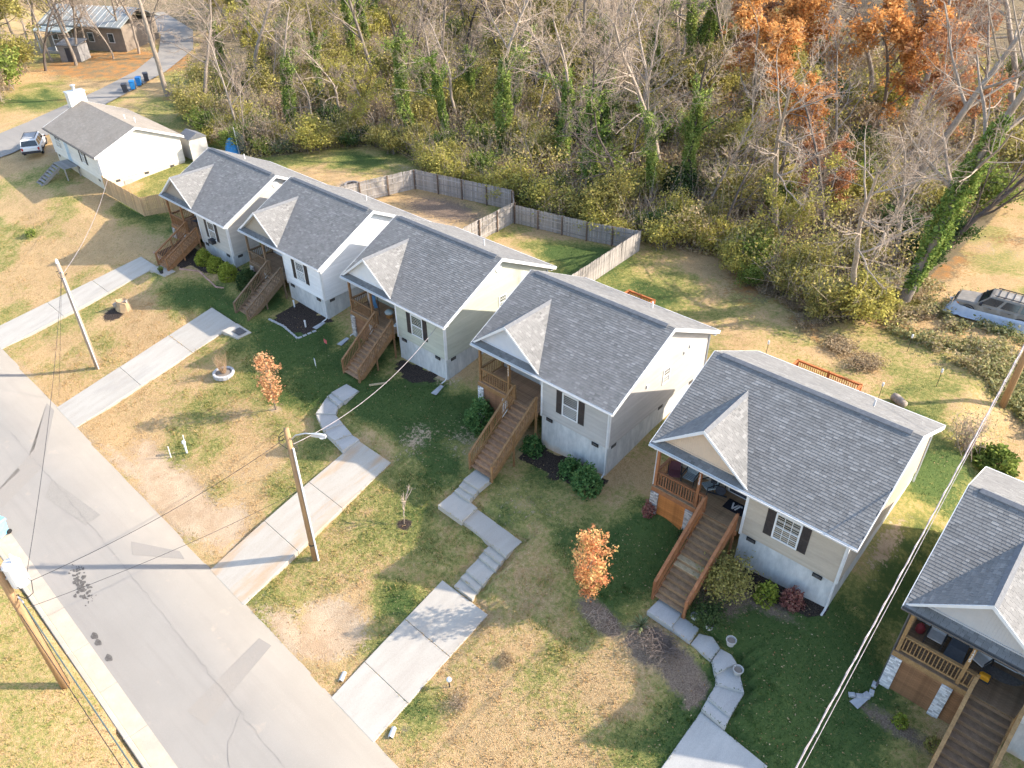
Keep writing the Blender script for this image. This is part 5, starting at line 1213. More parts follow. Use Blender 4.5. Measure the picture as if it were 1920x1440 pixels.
def tarp():
    N2, K = 60, 7; V = []; r = np.random.default_rng(4); L2, W2 = 2.56, 1.0; prof = [(1.0, .70), (1.015, .56), (1.035, .42), (1.06, .28), (1.09, .15), (1.14, .06), (1.20, .02)]
    for i in range(N2):
        t = i / N2 * 2 * math.pi; c, s_ = math.cos(t), math.sin(t); e = .22
        bx = L2 * math.copysign(abs(c) ** e, c); by = W2 * math.copysign(abs(s_) ** e, s_); wob = .5 + .5 * math.sin(i * 1.9) ; drop = .10 * math.sin(i * .55) + .06 * r.normal()
        for k, (q, z) in enumerate(prof):
            gro = 1 + (q - 1) * (.5 if abs(c) > .92 else 1.0) * (.7 + .6 * wob)
            V.append((bx * (gro if abs(bx) > L2 * .9 else 1), by * gro + .03 * r.normal(), z + .05 * math.sin(i * 2.3 + k) * (k > 0) + (drop if k < 3 else 0)))
    F_ = [(i * K + k, ((i + 1) % N2) * K + k, ((i + 1) % N2) * K + k + 1, i * K + k + 1) for i in range(N2) for k in range(K - 1)]
    o = MB(); o.add(V, F_); ob = o.build('tarp', M['tarp'], None, (JX, JY, JZ), (0, 0, math.radians(4)), smooth=True)
    md = ob.modifiers.new('sub', 'SUBSURF'); md.levels = md.render_levels = 1
    tag(ob, 'crumpled light blue tarp hanging round the lower half of the old car', 'tarp')
tarp()

# ------------------------------------------------------------------ bins
def bin_(label, x, y, rz, mat, z=None, group=None):
    B_ = thing('wheelie_bin', label, 'bin', (x, y, gz(x, y) + .11 if z is None else z), rz, group)
    b = MB(); b.hexa([(-.23, -.26, .06), (.23, -.26, .06), (.23, .26, .10), (-.23, .26, .10), (-.30, -.36, .98), (.30, -.36, .98), (.30, .34, .98), (-.30, .34, .98)]); b.build('body', mat, B_)
    b = MB(); b.hexa([(-.33, -.40, .99), (.33, -.40, .99), (.33, .40, .99), (-.33, .40, .99), (-.28, -.34, 1.07), (.28, -.34, 1.07), (.28, .38, 1.09), (-.28, .38, 1.09)]); b.build('lid', mat, B_)
    MB().tube([(-.25, .42, .97), (.25, .42, .97)], .022, 6).build('handle', M['plastic_black'], B_)
    for s_ in (-1, 1): MB().lathe([(.12, -.03), (.14, -.02), (.14, .02), (.12, .03)], 14).build('wheel', M['tyre'], B_, (s_ * .27, .26, .14), (0, math.pi / 2, 0))
G_ = 'wheeled bins standing on the far lane'
bin_('dark bin nearest the cream house among the four on the lane', -88.9, 17.2, 1.0, M['bin_dark'], None, G_); bin_('blue bin next to the nearest dark bin on the lane', -89.3, 18.4, 1.1, M['bin_blue'], None, G_)
bin_('blue bin second from the far end of the four on the lane', -90.2, 19.7, .9, M['bin_blue'], None, G_); bin_('dark bin at the far end of the four on the lane', -91.2, 21.2, 1.2, M['bin_dark'], None, G_)
bin_('pale blue bin on the kerb at the left edge of the picture', -26.95, -21.35, .3, M['bin_pale'], .03)
# ------------------------------------------------------------------ trees
def unit(v): return v / (np.linalg.norm(v) + 1e-9)
def gen_tree(seed, h, r0, lean=(0, 0), first=.35, nl=9, nc=(7, 5, 4), ll=.42, up=.35, wob=.10, spread=(35, 65), curve=0.0, fork=False):
    """trunk and limbs as paths, twigs as segments, tips for leaves"""
    g = np.random.default_rng(seed); paths = []; S = []; tips = []
    def turn(d, ang):
        a = g.normal(size=3); a = unit(a - d * a.dot(d)); return unit(d * math.cos(ang) + a * math.sin(ang))
    def grow(p, d, L, r, lev):
        n = (10, 6, 4, 3, 2)[lev]; pts = [p]; rad = [r]; re = r * (.28 if lev == 0 else .35)
        for i in range(n):
            d = unit(d + g.normal(size=3) * wob * (1 + .5 * lev) + np.array([0, 0, up * (.05 if lev == 0 else .12)]) + (np.array([lean[0], lean[1], 0]) * curve if lev == 0 else 0))
            p = p + d * L / n; pts.append(p); rad.append(r + (re - r) * (i + 1) / n)
        if lev <= 1: paths.append((pts, rad, 9 if lev == 0 else 5))
        else:
            for i in range(n): S.append((pts[i], pts[i + 1], rad[i], rad[i + 1]))
        if lev >= 3: tips.extend(pts[1:])
        if lev == 4: return
        k = nl if lev == 0 else nc[lev - 1]
        for j in range(k):
            f = first + (1 - first) * (j + g.random()) / k if lev == 0 else .2 + .8 * (j + g.random()) / k
            i = min(n - 1, int(f * n)); q = pts[i] + (pts[i + 1] - pts[i]) * (f * n - i)
            dd = unit(pts[i + 1] - pts[i]); ln = L * (ll if lev == 0 else g.uniform(.38, .6)) * (1.15 - .55 * f if lev == 0 else 1.1 - .5 * f) * g.uniform(.75, 1.25)
            rr = max((.009, .03, .016, .011, .008)[lev + 1] if lev < 4 else .008, (rad[i]) * g.uniform(.38, .6))
            if lev + 1 >= 3: rr = min(rr, .022)
            if lev + 1 == 4: rr = .009
            grow(q, turn(dd, math.radians(g.uniform(*spread))), ln, rr, lev + 1)
    grow(np.array([0, 0, -.3]), unit(np.array([lean[0], lean[1], 1.0])), h, r0, 0)
    return paths, S, np.array(tips), g
def tree_meshes(key, leaf=None, nleaf=0, lsize=.2, ivy=0, ivyr=(.35, .12), ivyspan=(.05, .75), bark='barkgrey', twig='twig', limbs=True, **kw):
    paths, S, tips, g = gen_tree(**kw)
    b = MB()
    for p, r, n in paths: b.tube([tuple(q) for q in p], [float(x) for x in r], n, cap=False)
    out = [('trunk', b.mesh('trunk', M[bark], True), None)]
    P0 = np.array([s[0] for s in S]); P1 = np.array([s[1] for s in S]); R0 = np.array([s[2] for s in S]); R1 = np.array([s[3] for s in S])
    V, F_ = segs_np(P0, P1, R0, R1); out.append(('crown', np_mesh('crown', V, F_, None, M[twig]), None))
    if leaf:
        c = tips[g.integers(0, len(tips), nleaf)] + g.normal(size=(nleaf, 3)) * .22
        # leaves hang on in clumps
        k = fbm(c[:, 0] + c[:, 2] * .7, c[:, 1] + c[:, 2] * .5, 1.8, 40, 2) > .44; c = c[k]
        V, F_ = quads_np(c, lsize, g); t = np.clip(.5 + .25 * g.normal(size=len(c)) + .5 * (fbm(c[:, 0], c[:, 2], 1.5, 44, 2) - .5), 0, 1)
        out.append(('foliage', np_mesh('foliage', V, F_, t, LF[leaf]), None))
    if ivy:
        tp, tr, _ = paths[0]; tp = np.array(tp); n = len(tp) - 1
        f = g.uniform(ivyspan[0], ivyspan[1], ivy) * n; i = np.minimum(n - 1, f.astype(int)); c0 = tp[i] + (tp[i + 1] - tp[i]) * (f - i)[:, None]
        u = (f / n - ivyspan[0]) / (ivyspan[1] - ivyspan[0]); prof = ivyr[1] * .6 + (ivyr[0] - ivyr[1] * .3) * np.sin(np.clip(u * .85 + .10, 0, 1) * math.pi) ** .8
        ph = g.uniform(0, 6.283, ivy); lump = .35 + 1.3 * fbm(f * 1.3 + 3, ph * .9, 1.0, 46, 3)
        rr = prof * lump * np.sqrt(g.uniform(.25, 1.15, ivy))
        kp = fbm(f * 2.0 + 9, ph * 1.3, 1.0, 52, 2) > .36; c0, ph, rr = c0[kp], ph[kp], rr[kp]
        c = c0 + np.c_[np.cos(ph) * rr, np.sin(ph) * rr, g.normal(size=len(rr)) * .16 - rr * .15]
        # ivy runs out along the lower limbs
        ex = []
        for p, r, _n in paths[1:]:
            if limbs and p[0][2] < ivyspan[1] * kw['h'] * .95:
                p = np.array(p); m = int(ivy * .045)
                j = g.integers(0, 3, m); q = p[j] + (p[j + 1] - p[j]) * g.random((m, 1)); ex.append(q + g.normal(size=(m, 3)) * ivyr[1] * .8)
        if ex: c = np.concatenate([c] + ex)
        V, F_ = quads_np(c, g.choice([.10, .15, .21], len(c)), g, aspect=1.1); t = np.clip(.52 + .24 * g.normal(size=len(c)) + .6 * (fbm(c[:, 0] * 2 + c[:, 2], c[:, 1] * 2, .9, 48, 2) - .5), 0, 1)
        out.append(('ivy', np_mesh('ivy', V, F_, t, LF['ivy']), None))
    return out
TREES = {
 'bare1': tree_meshes('bare1', seed=1, h=14, r0=.24, nl=11, nc=(7, 5, 4), first=.38),
 'bare2': tree_meshes('bare2', seed=2, h=11, r0=.15, nl=10, nc=(7, 5, 4), first=.30, up=.6, spread=(25, 50), twig='twigpale', bark='barkpale'),
 'bare3': tree_meshes('bare3', seed=3, h=16, r0=.30, lean=(.10, .05), nl=11, nc=(7, 5, 4), first=.42, twig='twigpale'),
 'bare4': tree_meshes('bare4', seed=4, h=9, r0=.10, nl=10, nc=(5, 5, 4), first=.25, up=.6, spread=(25, 55)),
 'bare5': tree_meshes('bare5', seed=5, h=12, r0=.20, lean=(-.14, .06), nl=11, nc=(7, 5, 4), first=.32, wob=.16, twig='twig'),
 'dark1': tree_meshes('dark1', seed=6, h=12, r0=.19, lean=(-.08, -.04), nl=9, nc=(6, 4, 4), first=.3, bark='barkdark', twig='twigdark'),
 'ivy1': tree_meshes('ivy1', seed=7, h=14, r0=.24, lean=(.05, .0), nl=9, nc=(7, 5, 4), first=.45, ivy=9000, ivyr=(.62, .30), ivyspan=(.03, .62)),
 'ivy2': tree_meshes('ivy2', seed=8, h=12, r0=.22, lean=(.08, .06), nl=9, nc=(7, 5, 4), first=.40, ivy=8000, ivyr=(.50, .28), ivyspan=(.02, .8), bark='barkdark'),
 'ivy3': tree_meshes('ivy3', seed=9, h=13, r0=.20, lean=(-.06, .0), nl=9, nc=(7, 5, 4), first=.42, ivy=6000, ivyr=(.40, .22), ivyspan=(.2, .75), twig='twigpale'),
 'oak1': tree_meshes('oak1', seed=10, h=13, r0=.24, nl=11, nc=(7, 5, 4), first=.30, leaf='orange', nleaf=13000, lsize=.23),
 'oak2': tree_meshes('oak2', seed=12, h=11, r0=.20, nl=11, nc=(7, 5, 4), first=.25, leaf='rust', nleaf=11000, lsize=.22),
 'green1': tree_meshes('green1', seed=13, h=10, r0=.17, nl=10, nc=(7, 5, 4), first=.22, leaf='olive', nleaf=9000, lsize=.18),
 'yellow1': tree_meshes('yellow1', seed=14, h=9, r0=.13, nl=10, nc=(7, 5, 4), first=.22, leaf='yellow', nleaf=8000, lsize=.17, up=.5),
}
TLAB = {'bare1': 'bare grey-brown tree with a broad crown in the woods', 'bare2': 'slender pale bare tree with upright branches in the woods', 'bare3': 'tall leafless tree with pale twigs in the woods', 'bare4': 'thin bare sapling standing in the woods',
        'bare5': 'bent leafless tree with pinkish twigs in the woods', 'dark1': 'dark-barked leafless tree in the woods', 'ivy1': 'tall tree with an ivy-clad trunk in the woods', 'ivy2': 'dark leaning tree thick with ivy in the woods', 'ivy3': 'pale tree with ivy on its upper trunk in the woods',
        'oak1': 'oak still holding bright orange leaves in the woods', 'oak2': 'oak with rust-brown leaves in the woods', 'green1': 'olive green leafy tree in the woods', 'yellow1': 'small yellow-leaved tree in the woods'}
def plant(kind, x, y, s=1.0, rz=0.0, label=None, name='tree', group=None, tilt=(0, 0), dz=0.0, sub=None):
    o = thing(name, label or TLAB[kind], 'tree', (x, y, gz(x, y) + dz), rz, group); o.rotation_euler = (tilt[0], tilt[1], rz); o.scale = (s, s, s)
    for nm, me, _ in (sub or TREES[kind]): link(nm, me, None, o)
    return o
WR = np.random.default_rng(77)
ZONED = []
placed = []
def free(x, y, d):
    for a, b in placed:
        if (a - x) ** 2 + (b - y) ** 2 < d * d: return False
    placed.append((x, y)); return True
CX, CY = 13.66, -24.52
def in_view(x, y, z=8, mx=120):
    """plan position falls in the camera's field"""
    v = Vector((x - CX, y - CY, z - 31.37)); d = v.dot(_f); u = v.dot(_r) / d * 1450 + 960; w = 720 - v.dot(_u) / d * 1450
    return d > 5 and -mx < u < 1920 + mx and -260 < w < 1500
def fill(n, kinds, probs, y_off, dmin, smin, smax, xr=(-120, 24)):
    c = 0
    for _ in range(n * 40):
        if c >= n: break
        x = WR.uniform(*xr); y = float(woods_edge(x)) + WR.uniform(*y_off)
        if not in_view(x, y): continue
        if -106 < x < -86 and y < 40: continue
        if x > 2.5 and y < 60: continue
        if not free(x, y, dmin): continue
        k = kinds[WR.choice(len(kinds), p=probs)]
        # autumn oaks stand to the right, at the back
        v = Vector((x - CX, y - CY, 12 - 31.37)); u = v.dot(_r) / v.dot(_f) * 1450 + 960
        if k.startswith('oak') and u < 1180: k = 'bare3' if WR.random() < .5 else 'bare1'
        ZONED.append((plant(k, x, y, WR.uniform(smin, smax), WR.uniform(0, 6.28), None, 'tree', 'trees of the woods'), k)); c += 1
    return c
# named trees of the photograph first
placed += [(-112, 23), (-110, 27), (-109.5, 24)] + [(2.6, 27.06), (-3.47, 40.6), (1.9, 36.4), (-83.4, 19.9), (-108.3, 15.2), (-107.6, 19.2), (-106.2, 27.6)]
hero = tree_meshes('hero', seed=41, h=19, r0=.42, lean=(.16, .15), curve=.05, nl=11, nc=(7, 5, 4), first=.36, ivy=15000, ivyr=(.66, .34), ivyspan=(.08, .70), limbs=False, ll=.36, wob=.05, twig='twigpale')
plant('ivy1', 2.6, 27.06, 1, 0, 'great leaning tree wrapped in bright green ivy near the old car', sub=hero)
ht = tree_meshes('ht', seed=42, h=19, r0=.36, lean=(.26, .24), curve=.04, nl=10, nc=(7, 5, 4), first=.45, bark='barkpale', twig='twigpale', wob=.05)
plant('bare3', -3.47, 40.6, 1, 0, 'tall pale trunk leaning right behind the ivy-wrapped tree', sub=ht)
ht = tree_meshes('ht2', seed=43, h=11, r0=.24, lean=(.50, .40), curve=.03, nl=9, nc=(6, 4, 4), first=.18, ll=.6, bark='barkdark', twig='twigdark', wob=.09, spread=(20, 50))
plant('dark1', 1.9, 36.4, 1, 0, 'dark spreading bare tree over the golden grass at right', sub=ht)
ht = tree_meshes('ht3', seed=44, h=20, r0=.32, lean=(-.12, -.06), nl=8, nc=(7, 5, 4), first=.5, ll=.34, bark='barkgrey', wob=.05)
plant('bare3', -83.37, 19.87, 1, 0, 'tall pale-trunked tree beside the bins on the lane', sub=ht)
for i, (x, y, k, lb) in enumerate(((-108.35, 15.23, 'dark1', 'dark forked bare tree left of the far shed'), (-107.62, 19.18, 'bare1', 'bare tree with a thick stub in front of the far shed'), (-106.16, 27.63, 'bare5', 'broad bare tree on the orange leaf litter by the far house'))):
    plant(k, x, y, 1.0, 1.3 * i, lb)
plant('green1', -115, 13.0, 1.25, .4, 'green leafy tree at the left edge near the far shed'); plant('yellow1', -109, 10.0, 1.1, 1.4, 'yellow-green tree at the left edge above the lane'); plant('bare2', -99.5, 6.2, .6, 2.0, 'bare brushy tree at the left edge beside the lane'); plant('bare5', -119, 17, 1.1, .9, 'brown twiggy tree behind the left green tree'); plant('bare5', -111.5, 22.5, .95, 2.9, 'twiggy tree right in front of the far house'); plant('bare1', -110.3, 27.5, .9, 3.9, 'bare tree hiding the right end of the far house'); plant('bare1', -113.5, 21.5, .9, 1.1, 'second twiggy tree in front of the far house'); plant('bare2', -106.5, 24.0, .8, 2.1, 'slim upright tree on the orange leaf litter'); plant('bare5', -101.5, 27.5, .8, 4.0, 'small bare tree where the orange litter meets the lane'); plant('bare1', -109.2, 20.3, .85, 5.1, 'bare tree just right of the far shed'); plant('bare5', -112.5, 18.0, .9, .1, 'bare tree just left of the far shed'); plant('bare3', -132, 30, 1.1, .2, 'bare tree rising behind the far house roof'); plant('bare1', -128, 22, 1.1, 5.2, 'bare tree at the top left corner'); plant('green1', -124, 19, 1.2, 3.0, 'olive tree at the top left corner')
plant('bare2', -118, 24, 1.0, .5, 'bare upright tree close to the far house'); plant('bare1', -122, 34, 1.1, 2.5, 'broad bare tree behind the far house'); plant('bare1', -103, 38, 1.0, 4.5, 'bare tree where the lane bends past the far house')
# specimens picked out along the front of the woods (px -> plan positions)
for i, (x, y, k, s, lb) in enumerate(((-46.5, 27.5, 'ivy2', 1.1, 'dark leaning ivy-clad trunk behind the fire pit'), (-42.5, 28.5, 'ivy3', .95, 'pale ivy-clad trunk forked like a Y behind the fenced yards'), (-37.0, 30.5, 'ivy1', 1.1, 'ivy tower tree left of centre behind the fence'), (-30.0, 30.5, 'ivy1', 1.0, 'ivy-clad trunk behind the fence corner'), (-24.0, 28.0, 'ivy2', 1.05, 'thick ivy column right of the fence corner'),
        (-19.5, 30.0, 'ivy3', .9, 'twin-armed ivy tree behind the right fence'), (-14.5, 30.5, 'bare2', .95, 'grey bare tree with drooping twigs behind the right fence'), (-9.0, 31.5, 'bare3', .9, 'pale-twigged bare tree right of the fences'), (-12.0, 38.0, 'oak1', .8, 'orange oak in the middle of the right-hand woods'), (-7.0, 36.0, 'oak2', .62, 'small rust oak low in the right-hand woods'), (-17.0, 52.0, 'oak1', 1.15, 'large orange oak at the top right of the woods'),
        (-10.0, 55.0, 'oak1', 1.0, 'orange oak near the top right corner'), (-3.0, 52.0, 'oak2', 1.0, 'rust oak behind the tall leaning trunk'), (-23.0, 56.0, 'oak2', 1.1, 'rust oak left of the large orange oak'), (-27.0, 62.0, 'oak1', .9, 'orange oak glimpsed far back in the woods'), (-56.0, 22.5, 'bare5', .75, 'pinkish bare thicket tree behind the beige-grey house'), (-51.5, 26.0, 'yellow1', .8, 'yellow-leaved tree behind the white house'),
        (-6.0, 44.0, 'bare2', 1.1, 'pale bare tree between the oaks and the leaning trunk'), (4.5, 55.0, 'bare3', 1.0, 'bare tree at the top right corner'), (9.0, 61.0, 'bare1', 1.1, 'bare tree at the far right edge'))):
    placed.append((x, y)); plant(k, x, y, s, i * 1.7, lb)
nA = fill(50, ['bare1', 'bare2', 'bare3', 'bare4', 'bare5', 'dark1', 'ivy1', 'ivy2', 'ivy3', 'green1', 'yellow1', 'oak2'], [.08, .16, .10, .18, .12, .06, .06, .06, .05, .05, .07, .01], (1.5, 16), 2.9, .7, 1.0)
nB = fill(96, ['bare1', 'bare2', 'bare3', 'bare5', 'dark1', 'ivy1', 'ivy3', 'green1', 'yellow1', 'oak1', 'oak2'], [.16, .16, .18, .14, .07, .06, .05, .05, .04, .05, .04], (14, 55), 3.8, .9, 1.25)
nC = fill(70, ['bare1', 'bare3', 'bare5', 'dark1', 'green1', 'oak1', 'oak2'], [.25, .25, .2, .1, .06, .08, .06], (52, 110), 5.2, 1.0, 1.3, (-160, 30))

# ------------------------------------------------------------------ shrubs and undergrowth
def shrub(seed, w, h, n, leaf, lsize=.13, stems=14, clumps=26, bark='barkgrey', airy=.5, flat=1.0):
    g = np.random.default_rng(seed); P0, P1, R0, R1 = [], [], [], []; cc = []
    for i in range(stems):
        a = g.uniform(0, 6.283); q = np.array([g.normal() * w * .10, g.normal() * w * .10, -.05]); rr = g.uniform(.25, 1) * w * .5; tip = np.array([math.cos(a) * rr, math.sin(a) * rr, h * g.uniform(.55, 1.0) * math.sqrt(max(.1, 1 - (rr / (w * .5)) ** 2 * .7))])
        prev = q; r = .025 * (h / 2) ** .5
        for k in range(1, 5):
            t = k / 4; p = q + (tip - q) * t + np.array([0, 0, h * .12 * math.sin(t * 3.14)]) + g.normal(size=3) * .05 * h * t
            P0.append(prev); P1.append(p); R0.append(r * (1.1 - .9 * (k - 1) / 4)); R1.append(r * (1.1 - .9 * t)); prev = p
            if k >= 2:
                cc.append(p)
                for _ in range(4):
                    e = p + unit(g.normal(size=3) + np.array([0, 0, .5])) * g.uniform(.15, .35) * h * .6; P0.append(p); P1.append(e); R0.append(.010); R1.append(.005); cc.append(e)
    cc = np.array(cc); c = cc[g.integers(0, len(cc), n)] + g.normal(size=(n, 3)) * np.array([w * .09, w * .09, h * .08]) * airy * 2; c[:, 2] = np.abs(c[:, 2]) * flat
    V, F_ = quads_np(c, lsize, g); t = np.clip(.48 + .22 * g.normal(size=n) + .7 * (fbm(c[:, 0] * 1.3 + c[:, 2], c[:, 1] * 1.3, max(.4, w * .25), seed % 40, 2) - .5), 0, 1)
    out = [('foliage', np_mesh('foliage', V, F_, t, LF[leaf]), None)]
    V, F_ = segs_np(np.array(P0), np.array(P1), np.array(R0), np.array(R1)); out.append(('stems', np_mesh('stems', V, F_, None, M[bark]), None)); return out
SHR = {'s_yellow': shrub(1, 3.6, 3.2, 3800, 'yellow', .15), 's_yellow2': shrub(2, 2.6, 2.4, 2400, 'yellow', .13), 's_olive': shrub(3, 3.8, 3.0, 3600, 'olive', .15), 's_olive2': shrub(4, 3.0, 4.2, 3200, 'olive', .15), 's_green': shrub(5, 3.4, 2.8, 3600, 'green', .15), 's_dark': shrub(6, 3.2, 2.6, 3600, 'dark', .16),
       's_tan': shrub(7, 3.6, 2.2, 2200, 'tan', .12, 26, bark='twig'), 's_tan2': shrub(8, 3.0, 3.0, 1400, 'tan', .12, 34, bark='twigpale'), 's_pale': shrub(9, 2.6, 1.5, 2600, 'pale', .13), 's_low': shrub(10, 3.4, .9, 2800, 'olive', .12, 20), 's_lowtan': shrub(11, 3.4, .8, 2400, 'tan', .11, 24, bark='twig'), 's_orange': shrub(12, 1.8, 1.2, 1500, 'orange', .13), 's_lowpale': shrub(13, 3.0, 1.0, 2600, 'pale', .12, 20)}
SLAB = {'s_yellow': 'large yellow-green shrub in the undergrowth of the woods', 's_yellow2': 'small yellow-green shrub in the undergrowth of the woods', 's_olive': 'olive shrub in the undergrowth of the woods', 's_olive2': 'tall olive shrub in the undergrowth of the woods', 's_green': 'green shrub in the undergrowth of the woods', 's_dark': 'dark evergreen shrub in the undergrowth of the woods',
        's_tan': 'brown withered shrub in the undergrowth of the woods', 's_tan2': 'tall withered tan shrub in the undergrowth of the woods', 's_pale': 'pale green shrub in the undergrowth of the woods', 's_low': 'low olive brush at the woods edge', 's_lowtan': 'low withered tan brush at the woods edge', 's_orange': 'small orange shrub at the woods edge', 's_lowpale': 'low pale green brush at the woods edge'}
def bush(kind, x, y, s=1.0, rz=0.0, label=None, group=None, sub=None, sz=1.0, dz=0.0):
    o = thing('shrub', label or SLAB[kind], 'shrub', (x, y, gz(x, y) + dz), rz, group); o.scale = (s, s, s * sz)
    for nm, me, _ in (sub or SHR[kind]): link(nm, me, None, o)
    return o
bush('s_yellow', 1.3, 23.6, 1.05, .3, 'big bright yellow shrub at the foot of the ivy-wrapped tree'); bush('s_yellow2', -3.6, 24.8, 1.15, 1.3, 'yellow shrub left of the big bright yellow shrub'); bush('s_green', -7.6, 26.0, 1.0, .8, 'green shrub at the lawn edge behind the greige house'); bush('s_orange', -9.0, 26.0, 1.0, 0, 'small orange shrub at the lawn edge behind the greige house'); bush('s_yellow2', -12.4, 26.4, .9, 2.2, 'lime shrub beside the right fence corner')
bush('s_yellow', -53.2, 19.8, 1.1, 1.0, 'broad yellow-green shrub behind the white house'); bush('s_tan2', -57.5, 16.6, 1.2, .4, 'withered pinkish thicket behind the beige-grey house'); bush('s_green', -41.5, 26.6, .9, .2, 'small bright green shrub at the lawn edge behind the fire pit')
def joined(sub):
    ms = [me for _, me, _ in sub]; key = tuple(m_.name for m_ in ms)
    if key not in CACHE:
        Vs, Fs, T, mi = [], [], [], []; o_ = 0
        for k, me in enumerate(ms):
            v = np.empty(len(me.vertices) * 3, np.float32); me.vertices.foreach_get('co', v); f = np.empty(len(me.loops), np.int32); me.loops.foreach_get('vertex_index', f)
            Vs.append(v.reshape(-1, 3)); Fs.append(f.reshape(-1, 4) + o_); o_ += len(me.vertices); mi.append(np.full(len(Fs[-1]), k, np.int32))
            t = np.zeros(len(Fs[-1]), np.float32)
            if 'tone' in me.attributes: me.attributes['tone'].data.foreach_get('value', t)
            T.append(t)
        j = np_mesh('shrub', np.concatenate(Vs), np.concatenate(Fs), np.concatenate(T)); [j.materials.append(me.materials[0]) for me in ms]
        j.polygons.foreach_set('material_index', np.concatenate(mi)); CACHE[key] = j
    return CACHE[key]
def bush1(kind, x, y, s, rz, group, sz=1.0):
    o = link('shrub', joined(SHR[kind]), None, None, (x, y, gz(x, y)), (0, 0, rz)); o.scale = (s, s, s * sz); tag(o, SLAB[kind], 'shrub', group); ZONED.append((o, kind)); return o
placed2 = []
def fill_s(n, kinds, probs, y_off, dmin, smin, smax, xr=(-96, 14), test=None):
    c = 0
    for _ in range(n * 30):
        if c >= n: break
        x = WR.uniform(*xr); y = float(woods_edge(x)) + WR.uniform(*y_off)
        if not in_view(x, y, 5, 40) or (-106 < x < -84 and y < 42) or (x > 2.5 and y < 57): continue
        if any((a - x) ** 2 + (b - y) ** 2 < dmin * dmin for a, b in placed2): continue
        placed2.append((x, y)); k = kinds[WR.choice(len(kinds), p=probs)]
        bush1(k, x, y, WR.uniform(smin, smax), WR.uniform(0, 6.28), 'undergrowth of the woods'); c += 1
    return c
fill_s(100, ['s_yellow', 's_yellow2', 's_olive', 's_olive2', 's_green', 's_dark', 's_tan', 's_tan2', 's_pale', 's_low'], [.13, .12, .17, .12, .11, .09, .10, .08, .04, .04], (-.3, 4.5), 1.35, .6, 1.1)
fill_s(95, ['s_yellow', 's_olive', 's_olive2', 's_green', 's_dark', 's_tan', 's_tan2'], [.14, .22, .18, .12, .12, .12, .10], (4, 26), 2.4, .8, 1.35)
fill_s(70, ['s_olive', 's_olive2', 's_green', 's_dark', 's_tan', 's_tan2', 's_yellow'], [.22, .18, .10, .14, .16, .12, .08], (24, 60), 3.4, 1.0, 1.6, (-110, 16))
# rough brush between the lawn, the old car and the right edge
for i in range(64):
    x = WR.uniform(1.0, 14.5); y = WR.uniform(17.6, 27.5)
    if y < 24.6 - .52 * (x - 1) + 1.2 and x < 12: continue
    if 4.2 < x < 12.2 and 22.3 < y < 31: continue
    bush1(['s_low', 's_lowtan', 's_lowpale', 's_pale', 's_low'][i % 5], x, y, WR.uniform(.5, .85), WR.uniform(0, 6), 'rough brush around the old car', .62)
for i, (x, y) in enumerate(((-1.2, 21.0), (1.6, 19.6), (-2.8, 22.4), (3.6, 18.6), (-5.2, 23.4))): bush('s_lowtan', x, y, .75, i, ['third', 'second from right', 'second from left', 'rightmost', 'leftmost'][i] + ' clump of low brown weeds along the back lawn edge', 'weeds along the back lawn edge', sz=.7)
# left-edge thicket by the lane
for i, (k, x, y, s, lb) in enumerate((('s_green', -104, 8.8, 1.7, 'big green bush'), ('s_tan2', -98.5, 4.6, 1.4, 'tall withered bush'), ('s_tan', -95, 1.8, 1.2, 'brown bush'), ('s_olive', -110, 12.5, 1.6, 'olive bush'), ('s_pale', -92.5, -.5, 1.0, 'pale bush'), ('s_dark', -113, 10.5, 1.5, 'dark evergreen bush'), ('s_yellow', -108, 7, 1.4, 'yellow-green bush'), ('s_tan2', -101.5, 6.6, 1.3, 'second withered bush'))):
    bush(k, x, y, s, i, lb + ' in the thicket at the left edge past the lane')
# brambles and saplings that cover the forest floor as one mass
n = 230000; x = WR.uniform(-112, 16, n); y = woods_edge(x) + WR.uniform(-.6, 1, n) ** 1 * 0 + WR.random(n) ** 1.5 * 62
k = ~((x > 2.2) & (y < 57)) & ~((x > -107) & (x < -85) & (y < 42)); x, y = x[k], y[k]; f_ = fbm(x, y, 3.0, 90); k = WR.random(len(x)) < sstep(.30, .55, f_); x, y, f_ = x[k], y[k], f_[k]
hgt = WR.random(len(x)) ** 1.2 * (.7 + 3.0 * sstep(.4, .75, f_)); C = np.c_[x, y, ground(x, y) + hgt]; far = 1 + .012 * (y - 20)
V, F_ = quads_np(C, .16 * far, WR); t = np.clip(fbm(x, y, 5.0, 95) * 1.6 - .35 + .22 * WR.normal(size=len(x)), 0, 1)
BR = leafmat('bramble', [(.48, .36, .21), (.54, .43, .19), (.38, .34, .11), (.60, .51, .13), (.24, .27, .085)], .3, 0)
tag(link('undergrowth', np_mesh('undergrowth', V, F_, t, BR)), 'brambles and leafy saplings covering the forest floor', 'undergrowth', kind='stuff')
n = 40000; x = WR.uniform(-112, 16, n); y = woods_edge(x) + WR.random(n) ** 1.4 * 62; k = ~((x > 2.2) & (y < 57)) & ~((x > -107) & (x < -85) & (y < 42)); x, y = x[k], y[k]; n = len(x)
P0 = np.c_[x, y, ground(x, y) + WR.random(n) * 1.6]; l = WR.uniform(.5, 1.9, n)[:, None]; P1 = P0 + np.c_[WR.normal(size=n) * .55, WR.normal(size=n) * .55, np.abs(WR.normal(size=n))] * l; tag(link('thicket_stems', np_mesh('thicket_stems', *segs_np(P0, P1, np.full(n, .016), np.full(n, .007)), None, M['twigpale'])), 'mass of thin bare stems filling the thicket', 'stems', kind='stuff')

